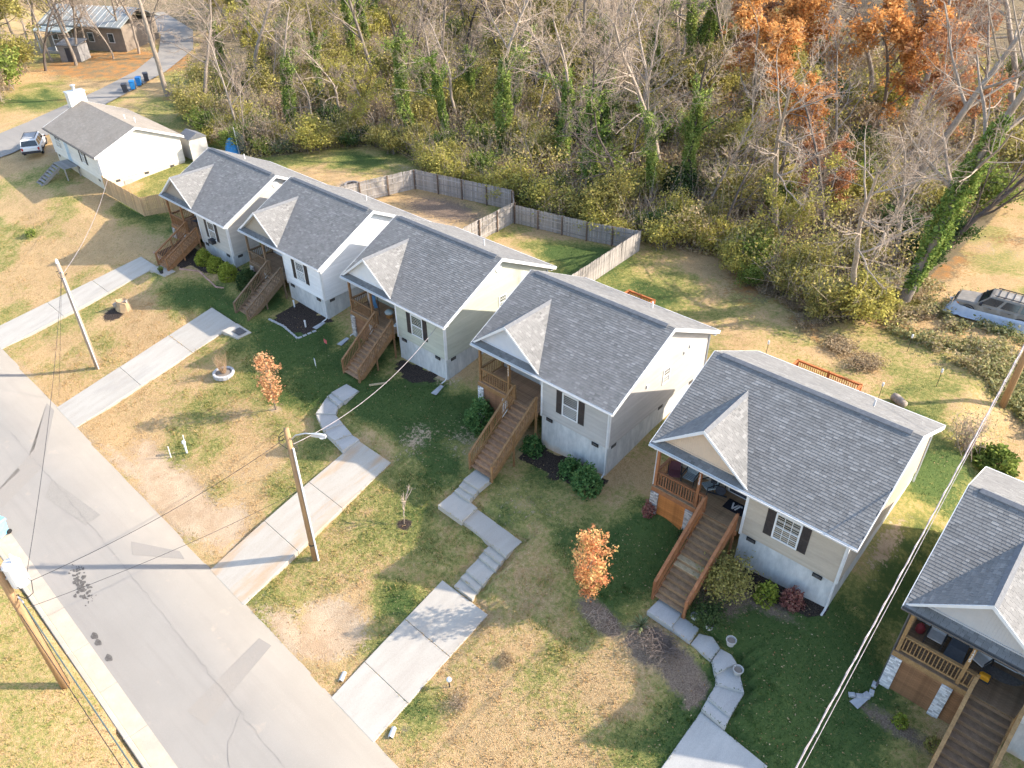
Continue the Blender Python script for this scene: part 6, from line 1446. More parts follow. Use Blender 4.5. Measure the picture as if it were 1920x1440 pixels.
# labels that say where in the woods each tree or shrub stands
KW = {'bare1': 'broad bare tree', 'bare2': 'slender pale bare tree', 'bare3': 'tall pale-twigged tree', 'bare4': 'thin bare sapling', 'bare5': 'bent pinkish bare tree', 'dark1': 'dark bare tree', 'ivy1': 'tall ivy-clad tree', 'ivy2': 'dark ivy-clad tree', 'ivy3': 'pale ivy-clad tree', 'oak1': 'orange-leaved oak', 'oak2': 'rust-leaved oak', 'green1': 'olive-leaved tree', 'yellow1': 'yellow-leaved tree',
      's_yellow': 'large yellow-green shrub', 's_yellow2': 'small yellow-green shrub', 's_olive': 'olive shrub', 's_olive2': 'tall olive shrub', 's_green': 'green shrub', 's_dark': 'dark evergreen shrub', 's_tan': 'brown withered shrub', 's_tan2': 'tall withered shrub', 's_pale': 'pale green shrub', 's_low': 'low olive brush', 's_lowtan': 'low tan brush', 's_lowpale': 'low pale green brush'}
ORD = ['leftmost', 'second', 'third', 'fourth', 'fifth', 'sixth', 'seventh', 'eighth', 'ninth', 'tenth', 'eleventh', 'twelfth', 'thirteenth', 'fourteenth', 'fifteenth', 'sixteenth', 'seventeenth', 'eighteenth', 'nineteenth', 'twentieth', 'twenty-first', 'twenty-second', 'twenty-third']
def screen_x(o): v = Vector(o.location) + Vector((0, 0, 2)) - Vector((13.66, -24.52, 31.37)); return v.dot(_r) / v.dot(_f) * 1450 + 960
cells = {}
for o, k in ZONED:
    u = screen_x(o); dep = float(o.location.y - woods_edge(o.location.x)); q = 'at the woods edge' if dep < 5 else ('amid the woods' if dep < 20 else ('deep inside' if dep < 45 else 'at the far back'))
    if o.get('group', '').startswith('rough'): zone = 'between the back lawn and the old car'; q = ''
    else: zone = ['above the cream house', 'above the beige roof', 'above the white house', 'above the left yard', 'above the right yard', 'above the greige house', 'left of the ivy tree', 'around the ivy tree'][int(np.searchsorted([380, 560, 740, 960, 1180, 1400, 1600], u))]
    cells.setdefault((k, q, zone), []).append((u, o))
for (k, q, zone), L_ in cells.items():
    L_.sort(key=lambda t: t[0])
    for i, (u, o) in enumerate(L_):
        base = ' '.join(w for w in (KW[k], q, zone) if w)
        o['label'] = base if len(L_) == 1 else base + ', ' + (ORD[i] if i < len(ORD) else 'further right') + (' one' if i == 0 else ' from left')

n = 85000; x = WR.uniform(-1, 16, n); y = WR.uniform(16.5, 31, n); k = (y > 24.6 - .52 * (x - 1) + .2 + 2 * (fbm(x, y, 2.0, 97) - .5)) & ~((np.abs(x - JX) < 2.75) & (np.abs(y - JY) < 1.35)) & (WR.random(n) < sstep(.28, .6, fbm(x, y, 1.4, 98))); x, y = x[k], y[k]
C = np.c_[x, y, ground(x, y) + WR.random(len(x)) ** 1.5 * (.15 + .9 * fbm(x, y, 1.6, 99))]; V, F_ = quads_np(C, .14, WR)
WE = leafmat('weed', [(.46, .36, .22), (.40, .34, .16), (.26, .25, .10), (.38, .38, .20), (.17, .20, .07)], .3, 0)
tag(link('weeds', np_mesh('weeds', V, F_, np.clip(fbm(x, y, 2.4, 101) * 1.7 - .4 + .25 * WR.normal(size=len(x)), 0, 1), WE)), 'pale tangled weeds covering the ground around the old car', 'weeds', kind='stuff')
# ------------------------------------------------------------------ garden trees, shrubs and small things
def maple(seed, h, w, n, leaf, lsize=.11):
    g = np.random.default_rng(seed); paths = []; S = []; b = MB(); b.tube([(0, 0, -.2), (.02, .01, h * .3), (-.02, .02, h * .65), (0, 0, h * .95)], [.05, .042, .026, .008], 8); out = [('trunk', b.mesh('trunk', M['barkgrey'], True), None)]
    cs = []
    for i in range(46):
        z = h * (.16 + .78 * (i / 46)); a = i * 2.4; t = (z / h - .14) / .86; r = w * .5 * (math.sin(min(1, t * 1.25 + .18) * math.pi * .62) if t < .55 else (1 - t) * 1.9 + .12) * g.uniform(.75, 1.1); r = min(r, w * .55)
        e = np.array([math.cos(a) * r, math.sin(a) * r, z + r * .9]); q = np.array([0, 0, z]); m = (q + e) / 2 + np.array([0, 0, -.05])
        S += [(q, m, .012, .008), (m, e, .008, .004)]; cs += [m, e, (m + e) / 2, e + g.normal(size=3) * .08]
    V, F_ = segs_np(*[np.array([s[k] for s in S]) for k in range(4)]); out.append(('branches', np_mesh('branches', V, F_, None, M['twig']), None))
    cs = np.array(cs); wt = np.clip(fbm(cs[:, 0] * 3 + cs[:, 2] * 2, cs[:, 1] * 3, 1.0, 19, 2) - .25, .02, 1) ** 1.5; c = cs[g.choice(len(cs), n, p=wt / wt.sum())] + g.normal(size=(n, 3)) * w * .08; V, F_ = quads_np(c, lsize * g.choice([.6, .9, 1.3], n), g, aspect=1.15)
    t = np.clip(.4 + .2 * g.normal(size=n) + .9 * (fbm(c[:, 0] * 2, c[:, 2] * 2, 1.0, 17, 2) - .45), 0, 1); out.append(('foliage', np_mesh('foliage', V, F_, t, LF[leaf]), None)); return out
plant('bare1', -23.34, -5.91, 1, 0, 'young orange maple on the lawn between the white and sage houses', 'maple_tree', sub=maple(1, 4.3, 1.5, 1900, 'maple2', .11))
plant('bare1', .77, -5.18, 1, 0, 'young red-orange maple in front of the tan house', 'maple_tree', sub=maple(2, 4.8, 1.6, 3600, 'maple', .105))
sp = gen_tree(91, 2.3, .016, nl=9, nc=(3, 2, 1), first=.35, ll=.45, up=.8, spread=(20, 45)); b = MB()
for p, r, n in sp[0]: b.tube([tuple(q) for q in p], [max(.008, float(x)) for x in r], 5, cap=False)
V, F_ = segs_np(*[np.array([s[k] for s in sp[1]]) for k in (0, 1)], np.full(len(sp[1]), .004), np.full(len(sp[1]), .003))
plant('bare1', -10.02, -7.02, 1, 0, 'bare thin sapling in a small mulch circle by the rust-stained driveway', 'sapling', sub=[('trunk', b.mesh('trunk', M['twigpale'], True), None), ('crown', np_mesh('crown', V, F_, None, M['twigpale']), None)])
def ball(seed, w, h, n, leaf, lsize=.09, rag=.10):
    g = np.random.default_rng(seed); d = g.normal(size=(n, 3)); d /= np.linalg.norm(d, axis=1)[:, None]; d[:, 2] = np.abs(d[:, 2]) * 1.0 - .12 * (g.random(n) < .4)
    lump = 1 + rag * 2.2 * (fbm(np.arctan2(d[:, 1], d[:, 0]) * 1.4, d[:, 2] * 2.5, .8, seed % 30, 3) - .5); r = lump * np.cbrt(g.uniform(.35, 1.05, n))
    c = d * r[:, None] * np.array([w / 2, w / 2, h]); c[:, 2] = np.maximum(c[:, 2], .02); V, F_ = quads_np(c, lsize, g, aspect=1.3); t = np.clip(.45 + .26 * g.normal(size=n) + .6 * (lump - 1) / max(rag, .01) * .35, 0, 1)
    P0 = np.zeros((10, 3)); P1 = c[g.integers(0, n, 10)] * .8; V2, F2 = segs_np(P0, P1, np.full(10, .02), np.full(10, .008))
    return [('foliage', np_mesh('foliage', V, F_, t, LF[leaf]), None), ('stems', np_mesh('stems', V2, F2, None, M['twigdark']), None)]
gb = ball(51, 1.45, 1.15, 2400, 'globe', .095, .16)
for i, (x, y, s, lb) in enumerate(((-42.0, .45, 1.0, 'clipped round yellow-green shrub nearest the beige-grey house steps'), (-40.25, .45, .97, 'middle one of the three clipped round yellow-green shrubs'), (-38.35, .35, 1.1, 'clipped round yellow-green shrub at the white downspout corner'))): bush(None, x, y, s, i * 2.0, lb, 'clipped round shrubs of the beige-grey house', gb)
bush(None, -36.1, .7, 1.0, .3, 'dark green shrub in the gap between the beige-grey and white houses', None, ball(52, 1.8, 1.5, 2400, 'dark', .11, .25))
bush(None, -11.5, .55, 1.0, .3, 'rounded green shrub at the stone pillar of the greige house', None, ball(53, 1.75, 1.75, 2600, 'bushgreen', .12, .42))
bush(None, -7.75, .8, 1.0, .3, 'loose grey-green shrub beside the greige house steps', None, ball(54, 1.2, 1.15, 900, 'bushgreen', .14, .5))
bush(None, -4.9, .55, 1.0, .3, 'grey-green rose shrub under the greige house window', None, ball(55, 1.3, .9, 800, 'bushgreen', .13, .5))
bush(None, -3.5, .15, 1.0, .3, 'bright green rounded shrub at the corner of the greige house', None, ball(56, 1.6, 1.45, 2400, 'bushgreen', .12, .42))
bush('s_olive', 5.35, -1.4, .55, .3, 'sprawling olive tangle bush beside the tan house steps', None, shrub(61, 4.2, 3.2, 5200, 'olive', .16, 40, bark='twigdark', airy=.6))
bush('s_olive', 5.7, -2.9, .42, 1.3, 'dark trailing plants at the foot of the tan house steps', None, shrub(62, 4.2, 1.8, 3200, 'dark', .16, 30, bark='twigdark', airy=.6))
bush(None, 7.0, -.55, 1.0, .3, 'small yellow-green shrub against the tan house foundation', None, ball(57, 1.05, .9, 800, 'globe', .11, .4))
bush(None, 8.05, -.2, 1.0, .3, 'red-brown shrub against the tan house foundation', None, ball(58, .95, .85, 900, 'red', .10, .4))
bush(None, .42, .0, 1.0, .3, 'dark red shrub at the left corner of the tan house porch', None, ball(59, .7, .85, 700, 'red', .09, .4))
bush(None, 2.35, -.15, 1.0, .3, 'tiny dark conifer below the tan house porch', None, ball(66, .35, .7, 260, 'dark', .07, .3))
bush(None, 13.6, -2.0, 1.0, 0, 'small yellow-green plant below the right-edge house porch', None, ball(67, .55, .5, 360, 'globe', .08, .4)); bush(None, 14.9, -2.1, 1.0, 0, 'small olive plant right of the yellow-green plant below the right-edge porch', None, ball(68, .7, .45, 360, 'olive', .08, .4))
bush('s_tan2', 10.54, 14.54, .62, .3, 'twiggy bare bush at the right behind the tan house', None, shrub(63, 4.4, 3.6, 500, 'pale', .10, 60, bark='twigpale')); bush(None, 12.0, 14.6, 1.0, .3, 'leafy green bush at the right beside the twiggy bare bush', None, ball(64, 2.2, 1.1, 2000, 'green', .18, .4))
bush('s_lowtan', -.9, -12.0, .40, .3, 'flattened pinkish dead bush by the near driveway', None, shrub(65, 3.4, .8, 900, 'tan', .09, 60, bark='twigpale')); bush('s_lowtan', -.55, -9.4, .26, 1.3, 'small dead tuft of stalks on the front lawn', None, SHR['s_lowtan'])
bush(None, -61.6, -5.7, 1.0, .3, 'small weedy plant on the tan lawn below the cream house', None, ball(69, .9, .6, 260, 'green', .14, .6))
# spiky plant and brush pile
def spiky(seed, n, L_, leaf):
    g = np.random.default_rng(seed); V = []; F_ = []
    for i in range(n):
        a = g.uniform(0, 6.283); el = g.uniform(.25, 1.3); l = L_ * g.uniform(.7, 1.1); d = np.array([math.cos(a) * math.cos(el), math.sin(a) * math.cos(el), math.sin(el)]); s_ = np.array([-math.sin(a), math.cos(a), 0]) * .035; m = d * l * .55; t = d * l - np.array([0, 0, l * .12]); k = len(V)
        V += [np.zeros(3) - s_ * .5, np.zeros(3) + s_ * .5, m + s_, m - s_, t]; F_ += [(k, k + 1, k + 2, k + 3), (k + 3, k + 2, k + 4)]
    b = MB(); b.add(V, F_); me = b.mesh('foliage', LF[leaf]); at = me.attributes.new('tone', 'FLOAT', 'FACE'); at.data.foreach_set('value', g.random(len(me.polygons))); return [('foliage', me, None)]
bush(None, 3.35, -4.75, 1.0, 0, 'pale spiky plant at the bend of the tan house walkway', None, spiky(5, 60, .62, 'pale'))
def twigpile(seed, n, w, h, mat):
    g = np.random.default_rng(seed); c = g.normal(size=(n, 3)) * np.array([w * .25, w * .2, 0]); c[:, 2] = np.abs(g.normal(size=n)) * h * .4; a = g.uniform(0, 6.283, n); l = g.uniform(.2, .6, n) * w * .4; d = np.c_[np.cos(a), np.sin(a), g.normal(size=n) * .18] * l[:, None]
    return np_mesh('twig_pile', *segs_np(c - d, c + d, np.full(n, .010), np.full(n, .005)), None, M[mat])
o = link('brush_pile', twigpile(6, 420, 1.7, .3, 'twigdark'), None, None, (4.6, -5.0, gz(4.6, -5.0) + .05)); tag(o, 'pile of cut brown twigs beside the tan house walkway', 'brush')
o = link('brush_pile', twigpile(7, 120, 1.4, .2, 'twigpale'), None, None, (1.9, -5.4, gz(1.9, -5.4) + .04)); tag(o, 'scatter of dry stalks at the foot of the red-orange maple', 'brush')
# stump in its mulch bed
S_ = thing('tree_stump', 'split pale tree stump in the oval mulch bed on the left lawn', 'stump', (-42.75, -6.3, gz(-42.75, -6.3)), .3); r = np.random.default_rng(3); b = MB(); n = 14
ring = lambda rad, z, j: [(rad * (1 + j * r.normal()) * math.cos(t), .75 * rad * (1 + j * r.normal()) * math.sin(t), z + j * r.normal()) for t in np.linspace(0, 6.283, n, endpoint=False)]
b.add(ring(.75, -.1, .05) + ring(.55, .3, .08) + ring(.48, .62, .12), [(k * n + i, k * n + (i + 1) % n, (k + 1) * n + (i + 1) % n, (k + 1) * n + i) for k in (0, 1) for i in range(n)] + [tuple(2 * n + i for i in range(n))]); b.build('trunk', pm('stump_wood', (.50, .34, .18), (.36, .25, .15), 4, .9), S_)
MB().bar((-.9, -.1, .15), (.3, .2, .55), .3, .25).build('split_log', M['barkpale'], S_)
# ring planter with dry stalks
P_ = thing('planter_ring', 'stone ring planter holding tall dry stalks on the front lawn', 'planter', (-29.25, -5.98, gz(-29.25, -5.98)))
b = MB()
for i in range(16):
    t = 2 * math.pi * i / 16; st = MB(); st.bbox(-.13, .13, -.09, .09, -.05, .22, .03); o = st.build('ring_stone', M['stone_white'], P_, (.62 * math.cos(t), .62 * math.sin(t), 0), (0, 0, t + math.pi / 2))
MB().lathe([(.56, 0), (.56, .12), (.1, .15)], 14).build('soil', M['joint'], P_)
g = np.random.default_rng(14); n = 70; a = g.uniform(0, 6.283, n); d = np.c_[np.cos(a) * g.uniform(.1, .55, n), np.sin(a) * g.uniform(.1, .55, n), g.uniform(.9, 1.75, n)]; V, F_ = segs_np(np.c_[np.cos(a) * .15, np.sin(a) * .15, np.full(n, .1)], d, np.full(n, .012), np.full(n, .005))
link('stalks', np_mesh('stalks', V, F_, None, pm('dry_stalk', (.46, .31, .19), (.36, .24, .15), 3, .9)), None, P_)
# pots along the walk
def pot(label, x, y, z, s=1.0):
    o = thing('flower_pot', label, 'pot', (x, y, z), 0, 'pots along the tan house walkway'); o.scale = (s, s, s); MB().lathe([(.13, 0), (.15, .02), (.20, .28), (.225, .30), (.225, .34), (.19, .34), (.18, .27), (.02, .265)], 16).build('bowl', M['concrete_grey'], o); MB().lathe([(.178, .26), (.15, .29), (.02, .30)], 10).build('soil', M['joint'], o)
pot('empty white pot nearest the tan house steps', 5.08, -3.25, gz(5.08, -3.25), .8); pot('second white pot from the tan house steps', 5.85, -3.3, gz(5.85, -3.3), .9); pot('third white pot from the tan house steps', 6.95, -3.45, gz(6.95, -3.45), 1.0); pot('white pot on the lowest bend of the tan house walkway', 7.75, -4.15, 2.58, 1.0)
# bed edging bricks
def edging(label, pts, mat, step=.22, size=(.2, .10, .09)):
    o = thing('bed_edging', label, 'edging', (pts[0][0], pts[0][1], gz(*pts[0]))); x0, y0, z0 = o.location; me = MB().bbox(-size[0] / 2, size[0] / 2, -size[1] / 2, size[1] / 2, -.05, size[2], .015).mesh('brick', mat)
    for p, q in zip(pts[:-1], pts[1:]):
        n = max(1, int(math.dist(p, q) / step))
        for i in range(n): x, y = lerp2(p, q, (i + .5) / n); link('brick', me, None, o, (x - x0, y - y0, gz(x, y) - z0), (0, 0, math.atan2(q[1] - p[1], q[0] - p[0]) + random.uniform(-.12, .12)))
edging('pink brick edging of the beige-grey house shrub bed', [(-42.9, -1.3), (-41.2, -.55), (-39.8, -.75), (-38.0, -1.0), (-37.4, -.7)], pm('edging_pink', (.50, .30, .24), (.42, .26, .21), 5, .85, rnd=.15))
edging('pink brick edging left of the beige-grey house steps', [(-47.3, -1.2), (-45.3, -1.45)], pm('edging_pink_b', (.50, .30, .24), (.42, .26, .21), 5, .85, rnd=.15))
edging('pale stone edging of the white house bed', [(-31.2, -.9), (-29.6, -.75), (-27.6, -1.0), (-27.3, .4)], M['stone_white'], .3, (.27, .14, .1))
edging('pale stones at the corner of the right-edge house', [(11.6, -2.2), (12.3, -1.7), (12.2, -.9)], M['stone_white'], .28, (.25, .18, .12))
# splash blocks below the downspouts
for lb, x, y, rz, mt in (('pale blue splash block left of the sage house steps', -24.7, .75, .2, 'stone_white'), ('pale splash block at the right corner of the sage house', -15.6, .95, .2, 'stone_white'), ('grey splash block at the left corner of the right-edge house', 12.1, -2.0, -.3, 'stone_white'), ('pale splash block at the right corner of the white house', -27.6, .9, .1, 'stone_white')):
    b = MB(); b.hexa([(-.16, -.45, 0), (.16, -.45, 0), (.12, .4, 0), (-.12, .4, 0), (-.2, -.5, .05), (.2, -.5, .05), (.13, .42, .12), (-.13, .42, .12)]); tag(b.build('splash_block', M[mt], None, (x, y, gz(x, y) + .0), (0, 0, rz)), lb, 'splash block')
# small yard things
b = MB(); b.tube([(0, 0, -.1), (0, 0, .75)], .06, 10); b.lathe([(.10, .0), (.12, .04), (.10, .16), (.02, .22)], 12, (0, 0, .75)); tag(b.build('standpipe', M['white'], None, (-25.1, -11.3, gz(-25.1, -11.3))), 'short white capped pipe on the verge near the road', 'pipe')
b = MB(); b.bar((0, 0, -.1), (.05, .02, .85), .05, .03); tag(b.build('marker_stake', M['white'], None, (-25.65, -12.1, gz(-25.65, -12.1))), 'white marker stake nearest the road on the verge', 'stake')
b = MB(); b.bar((0, 0, -.1), (-.12, .1, .95), .05, .03); tag(b.build('marker_stake', M['white'], None, (-25.45, -11.15, gz(-25.45, -11.15))), 'white marker stake leaning beside the short capped pipe', 'stake')
o = thing('garden_lamp', 'white globe garden lamp beside the near driveway', 'lamp', (-1.77, -11.75, gz(-1.77, -11.75))); MB().tube([(0, 0, -.1), (0, 0, .45)], .025, 8).build('stem', M['plastic_black'], o); MB().lathe([(.02, 0), (.09, .03), (.12, .10), (.10, .18), (.03, .22)], 14, (0, 0, .44)).build('globe', M['porcelain'], o, smooth=True)
for lb, x, y in (('pipe end left of the near driveway by the road', -5.95, -14.5), ('pipe end right of the near driveway by the road', -2.25, -14.75)):
    z = gz(x, y); o = thing('culvert_pipe', lb, 'pipe', (x, y, z - .05)); o.scale = (.62, .62, .62); b = MB(); n = 16
    for r_ in (.19, .165): b.v += [(r_ * math.cos(t), -.25, .10 + r_ * math.sin(t)) for t in np.linspace(0, 6.283, n, endpoint=False)] + [(r_ * math.cos(t), .5, .10 + r_ * math.sin(t)) for t in np.linspace(0, 6.283, n, endpoint=False)]
    b.f += [(i, (i + 1) % n, n + (i + 1) % n, n + i) for i in range(n)] + [(2 * n + i, 3 * n + i, 3 * n + (i + 1) % n, 2 * n + (i + 1) % n) for i in range(n)] + [(i, 2 * n + i, 2 * n + (i + 1) % n, (i + 1) % n) for i in range(n)]
    b.build('pipe', M['galv'], o, None, (0, 0, .5))
o = thing('yard_sign', 'small blank white sign standing on the lawn near the sage house', 'sign', (-24.14, -2.07, gz(-24.14, -2.07)), -.4); MB().box(-.17, .17, -.012, .012, .18, .62).build('panel', M['white'], o); MB().tube([(-.12, 0, -.1), (-.12, 0, .2)], .01, 5).build('leg', M['galv'], o); MB().tube([(.12, 0, -.1), (.12, 0, .2)], .01, 5).build('leg', M['galv'], o)
for lb, x, y in (('white cleanout pipe in the mulch bed of the white house', -28.3, .2), ('white cleanout pipe by the white house wall', -31.0, 1.2)): tag(MB().lathe([(.055, -.1), (.055, .45), (.07, .46), (.07, .54), (.02, .56)], 10).build('cleanout_pipe', M['white'], None, (x, y, gz(x, y))), lb, 'pipe')
o = thing('garden_ornament', 'small red and white garden ornament by the splash block of the sage house', 'ornament', (-25.0, -.5, gz(-25.0, -.5))); MB().tube([(0, 0, -.1), (0, 0, .8)], .012, 5).build('stake', M['cable_black'], o); MB().box(-.15, .15, -.01, .01, .5, .8).build('panel', plain((.55, .12, .12)), o)
for lb, x, y in (('solar stake light behind the tan house, left one', -1.5, 15.7), ('solar stake light behind the tan house near the log', 5.5, 15.5), ('solar stake light at the brush edge', 7.6, 18.6), ('solar stake light deep in the brush', 5.0, 21.4)):
    o = thing('stake_light', lb, 'light', (x, y, gz(x, y))); MB().tube([(0, 0, -.1), (0, 0, 1.0)], .015, 6).build('stake', M['cable_black'], o); MB().lathe([(.05, 0), (.06, .02), (.06, .22), (.02, .25)], 10, (0, 0, 1.0)).build('lens', M['white'], o)
o = link('log', MB().tube([(-.45, 0, .22), (-.2, .02, .23), (.15, 0, .22), (.45, .03, .21)], [.22, .25, .24, .2], 12).mesh('log', M['barkgrey'], True), None, None, (6.5, 15.8, gz(6.5, 15.8)), (0, 0, -.5)); tag(o, 'short grey log lying on the back lawn', 'log')
o = thing('fire_pit', 'stone fire pit on its sandy patch behind the white house', 'fire pit', (-43.3, 16.5, gz(-43.3, 16.5)))
for i in range(14):
    t = 2 * math.pi * i / 14; MB().bbox(-.13, .13, -.09, .09, -.05, .22, .03).build('ring_stone', M['stone'], o, (.6 * math.cos(t), .6 * math.sin(t), 0), (0, 0, t + 1.57))
for i in range(4): MB().tube([(-.35, -.2 + .13 * i, .12 + .05 * (i % 2)), (.35, -.1 + .1 * i, .16)], .06, 7).build('charred_log', M['barkdark'], o)
o = thing('play_tent', 'blue tent with a netted frame peeking over the beige-grey house roof', 'tent', (-59.6, 14.2, gz(-59.6, 14.2))); o.scale = (.62, .62, .9); MB().lathe([(1.2, 0), (1.15, .7), (.8, 1.4), (.3, 1.75), (.02, 1.8)], 14).build('canopy', plain((.05, .26, .60)), o); MB().tube([(1.5, .2, -.1), (1.4, .2, 3.1)], .04, 6).build('frame_pole', M['white'], o)
b = MB()
for i in range(9): b.bar((1.4, .2, .6 + i * .28), (2.6, .9, .5 + i * .2), .02, .02); b.bar((1.4 + .15 * i, .2 + .09 * i, .4), (1.4 + .15 * i, .2 + .09 * i, 2.9 - .09 * i), .02, .02)
b.build('net', plain((.10, .20, .22)), o)
# doormats, chairs and other things on the porches
def on_porch(n, x, y, dz=0.0): X, Y, Z = HOUSE[n]; return (X + x, Y + y, Z - EV + FL + dz)
VT = [((-.5, .5), (-.2, -.5)), ((-.2, -.5), (.12, .5)), ((.0, .42), (.62, .42)), ((.36, .42), (.12, -.5))]
o = thing('doormat', 'black doormat with pale angular letters on the tan house porch', 'doormat', on_porch(5, 4.05, 1.45, .002), 0); MB().bbox(-.50, .50, -.36, .36, 0, .015, .004).build('mat', pm('mat_black', (.015, .015, .022), None, rough=.95), o)
for a, c in VT: MB().bar((a[0] * .42, a[1] * .42, .019), (c[0] * .42, c[1] * .42, .019), .075, .006).build('letter', M['white'], o)
o = thing('doormat', 'half-round dark doormat at the right-edge house door', 'doormat', on_porch(6, 3.75, 1.55, .002)); n = 16; MB().prism([(.75 * math.cos(t), -.55 * math.sin(t) + .4) for t in np.linspace(0, math.pi, n)][::-1], 0, .015).build('mat', pm('mat_grey', (.10, .09, .085), (.16, .14, .13), 12, .95), o)
STR = None
def stripe_mat():
    m, N, L, B = new_mat('striped_canvas'); v = _coord(N, L, 'Object', (1, 1, 1)); w = N.new('ShaderNodeTexWave'); w.bands_direction = 'X'; w.inputs['Scale'].default_value = 5.5; L.new(v, w.inputs['Vector'])
    L.new(_mix(N, L, _range(N, L, w.outputs[0], .45, .55), (.03, .045, .07), (.50, .56, .55)), B.inputs['Base Color']); B.inputs['Roughness'].default_value = .85; return m
STR = stripe_mat()
def chair(label, loc, rz, fab, frame=None, tall=.85, group=None):
    o = thing('porch_chair', label, 'chair', loc, rz, group); fr = frame or M['plastic_black']
    MB().hexa([(-.27, -.28, .36), (.27, -.28, .36), (.27, .26, .30), (-.27, .26, .30), (-.27, -.28, .41), (.27, -.28, .41), (.27, .26, .36), (-.27, .26, .36)]).build('seat', fab, o)
    MB().hexa([(-.27, .24, .32), (.27, .24, .32), (.27, .29, .32), (-.27, .29, .32), (-.26, .48, .32 + tall * .8), (.26, .48, .32 + tall * .8), (.26, .52, .30 + tall * .8), (-.26, .52, .30 + tall * .8)]).build('backrest', fab, o)
    for s_ in (-1, 1):
        MB().bar((s_ * .31, -.32, .60), (s_ * .31, .34, .60), .05, .03).build('armrest', fr, o)
        MB().tube([(s_ * .31, -.30, 0), (s_ * .31, -.30, .6)], .018, 6).build('leg', fr, o); MB().tube([(s_ * .31, .38, 0), (s_ * .31, .28, .62), (s_ * .29, .50, .32 + tall * .8)], .018, 6).build('leg', fr, o)
chair('navy and white striped reclining chair at the left of the tan house porch', on_porch(5, 1.55, 1.5), .1, STR, None, 1.25); chair('grey striped reclining chair behind the number post of the tan house', on_porch(5, 2.55, 1.55), -.5, STR, None, .9)
chair('maroon low chair in the left corner of the tan house porch', on_porch(5, .85, 1.2), .5, plain((.16, .06, .07)), None, .5)
chair('light grey cushioned chair at the left of the right-edge house porch', on_porch(6, 1.35, 1.55), .0, plain((.46, .45, .45)), None, 1.0); chair('light grey cushioned chair beside the number post of the right-edge house', on_porch(6, 2.95, 1.6), -.35, plain((.48, .47, .47)), None, .95)
o = thing('side_table', 'dark cloth-covered side table between the two cushioned chairs', 'table', on_porch(6, 2.15, 1.5)); MB().hexa([(-.34, -.34, 0), (.34, -.34, 0), (.34, .34, 0), (-.34, .34, 0), (-.30, -.30, .66), (.30, -.30, .66), (.30, .30, .66), (-.30, .30, .66)]).build('cloth', plain((.055, .065, .085)), o); MB().bbox(-.31, .31, -.31, .31, .66, .69, .01).build('top', plain((.06, .07, .09)), o)
o = thing('leaf_blower', 'orange and black garden machine by the right-edge house door', 'tool', on_porch(6, 3.3, 1.1)); MB().bbox(-.18, .18, -.13, .13, .05, .28, .06).build('housing', plain((.75, .33, .02)), o); MB().tube([(-.2, 0, .3), (-.1, .0, .42), (.15, 0, .40), (.25, 0, .26)], .025, 6).build('handle', M['plastic_black'], o); MB().bbox(-.22, .22, -.16, .16, 0, .06, .02).build('base', M['plastic_black'], o)
o = thing('lantern', 'dark red lantern in the left corner of the right-edge house porch', 'lantern', on_porch(6, .75, 1.7)); MB().lathe([(.15, 0), (.17, .04), (.17, .3), (.11, .38), (.04, .44)], 14).build('body', plain((.22, .03, .035)), o); MB().tube([(-.14, 0, .34), (-.08, 0, .55), (.08, 0, .55), (.14, 0, .34)], .012, 5).build('handle', M['plastic_black'], o)
o = thing('exercise_bike', 'black exercise bicycle on the tan house porch', 'exercise bike', on_porch(5, 3.0, 1.6), .3); MB().tube([(-.45, 0, .05), (.45, 0, .05)], .035, 7).build('base', M['plastic_black'], o); MB().tube([(.25, 0, .05), (.3, 0, .75), (.28, 0, 1.05)], .03, 7).build('stem', M['plastic_black'], o); MB().tube([(.28, -.22, 1.08), (.3, 0, 1.02), (.28, .22, 1.08)], .02, 6).build('handlebar', M['plastic_black'], o); MB().tube([(-.2, 0, .05), (-.25, 0, .75)], .03, 7).build('seat_post', M['plastic_black'], o); MB().bbox(-.4, -.12, -.12, .12, .75, .83, .03).build('saddle', M['plastic_black'], o); MB().lathe([(.05, -.05), (.24, -.05), (.24, .05), (.05, .05)], 16).build('flywheel', M['bin_dark'], o, (.12, 0, .35), (math.pi / 2, 0, 0))
o = thing('laundry', 'blue and striped towels hung over the porch rail of the sage house', 'towels', on_porch(3, 1.95, .9)); 
for i, (c, dx) in enumerate((((.10, .24, .45), 0), ((.55, .50, .48), -.35))):
    g = MB(); g.add([(dx - .2 + .1 * k, .12 * math.sin(k * 1.7) + (.0 if j < 2 else .12), 1.5 - .5 * j if j < 3 else .5) for j in range(3) for k in range(5)], [(j * 5 + k, j * 5 + k + 1, (j + 1) * 5 + k + 1, (j + 1) * 5 + k) for j in range(2) for k in range(4)]); ob = g.build('towel', plain(c), o); sd = ob.modifiers.new('thick', 'SOLIDIFY'); sd.thickness = .03
MB().tube([(-.7, .1, 0), (-.7, .1, 1.55), (.4, .1, 1.55), (.4, .1, 0)], .02, 6).build('rack', M['plastic_black'], o)
o = thing('basket', 'round pale cushion on an orange basket on the sage house porch', 'basket', on_porch(3, 3.0, 1.3)); MB().lathe([(.22, 0), (.28, .25), (.26, .27), (.02, .25)], 14).build('basket', plain((.42, .20, .07)), o); MB().lathe([(.02, .24), (.27, .30), (.30, .40), (.22, .50), (.02, .53)], 16).build('cushion', plain((.48, .55, .55)), o, smooth=True)
tag(MB().bbox(-.1, .1, -.2, .2, 0, .1, .03).build('shoe_pair', M['white'], None, on_porch(3, 4.1, .9), (0, 0, .4)), 'white shoes left at the top of the sage house steps', 'shoes')
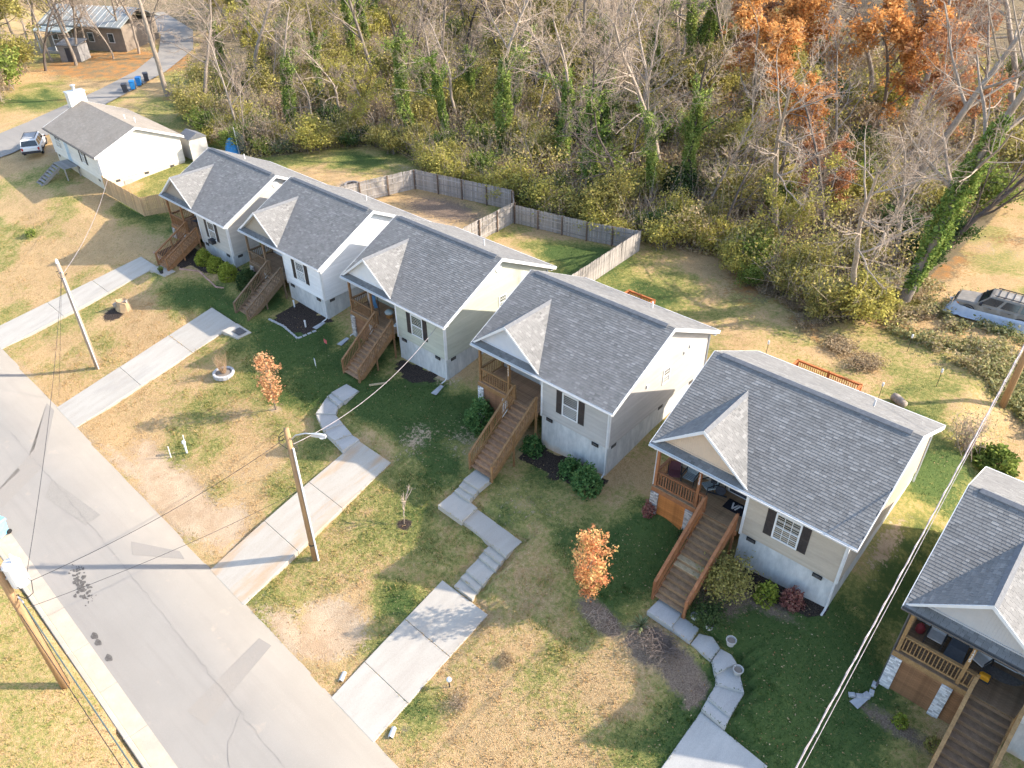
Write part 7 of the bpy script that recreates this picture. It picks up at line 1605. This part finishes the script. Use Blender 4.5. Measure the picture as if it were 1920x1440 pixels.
o = thing('barbecue', 'covered black barbecue at the top of the white house steps', 'barbecue', on_porch(2, 4.2, 1.2)); MB().hexa([(-.4, -.25, 0), (.4, -.25, 0), (.4, .25, 0), (-.4, .25, 0), (-.42, -.27, .8), (.42, -.27, .8), (.42, .27, .8), (-.42, .27, .8)]).build('cart', M['plastic_black'], o); MB().tube([(-.42, 0, .9), (.42, 0, .9)], .24, 12).build('hood', M['bin_dark'], o); MB().bar((-.3, -.28, .92), (.3, -.28, .92), .03, .03).build('handle', M['galv'], o)
chair('dark porch chair on the beige-grey house porch', on_porch(1, 2.2, 1.5), .2, M['bin_dark'])
o = thing('hanging_planter', 'yellow-green hanging plant on the white house porch', 'plant', on_porch(2, 1.7, .8, 1.45)); MB().lathe([(.05, 0), (.16, .04), (.19, .2), (.02, .2)], 12).build('basket', plain((.22, .16, .10)), o)
for nm, me, _ in ball(71, .5, .35, 420, 'globe', .09, .4): link(nm, me, None, o, (0, 0, .2))
MB().tube([(0, 0, .2), (0, 0, .75)], .008, 5).build('chain', M['galv'], o)
X, Y, Z = HOUSE[1]; o = thing('air_conditioner', 'black window air conditioner below the beige-grey house window', 'air conditioner', (X + 6.84, Y + .20, Z - 2.32)); MB().bbox(-.28, .28, -.2, .2, 0, .34, .02).build('case', M['plastic_black'], o)
g = MB(); [g.box(-.24, .24, -.212, -.2, .04 + i * .045, .06 + i * .045) for i in range(6)]; g.build('grille', M['darktrim'], o)
tag(MB().bbox(-.45, .45, -.32, .32, 0, .02, .005).build('doormat', pm('mat_charcoal', (.10, .095, .09), (.14, .13, .125), 14, .95), None, (-31.85, -2.95, 2.49), (0, 0, .0)), 'charcoal mat on the slab at the foot of the white house steps', 'doormat')
o = thing('flower_pot', 'dark pot with a plant at the corner of the slab by the beige-grey house steps', 'pot', (-43.8, -2.4, 2.74)); MB().lathe([(.12, 0), (.18, .3), (.2, .32), (.02, .3)], 14).build('bowl', M['plastic_black'], o)
for nm, me, _ in ball(72, .4, .3, 200, 'green', .08, .4): link(nm, me, None, o, (0, 0, .3))
o = thing('timber_offcut', 'loose timber offcut lying right of the sage house steps', 'timber', (-19.2, -.9, gz(-19.2, -.9))); MB().bar((-.35, -.4, .08), (.3, .5, .1), .12, .08).build('board', M['newwood'], o)
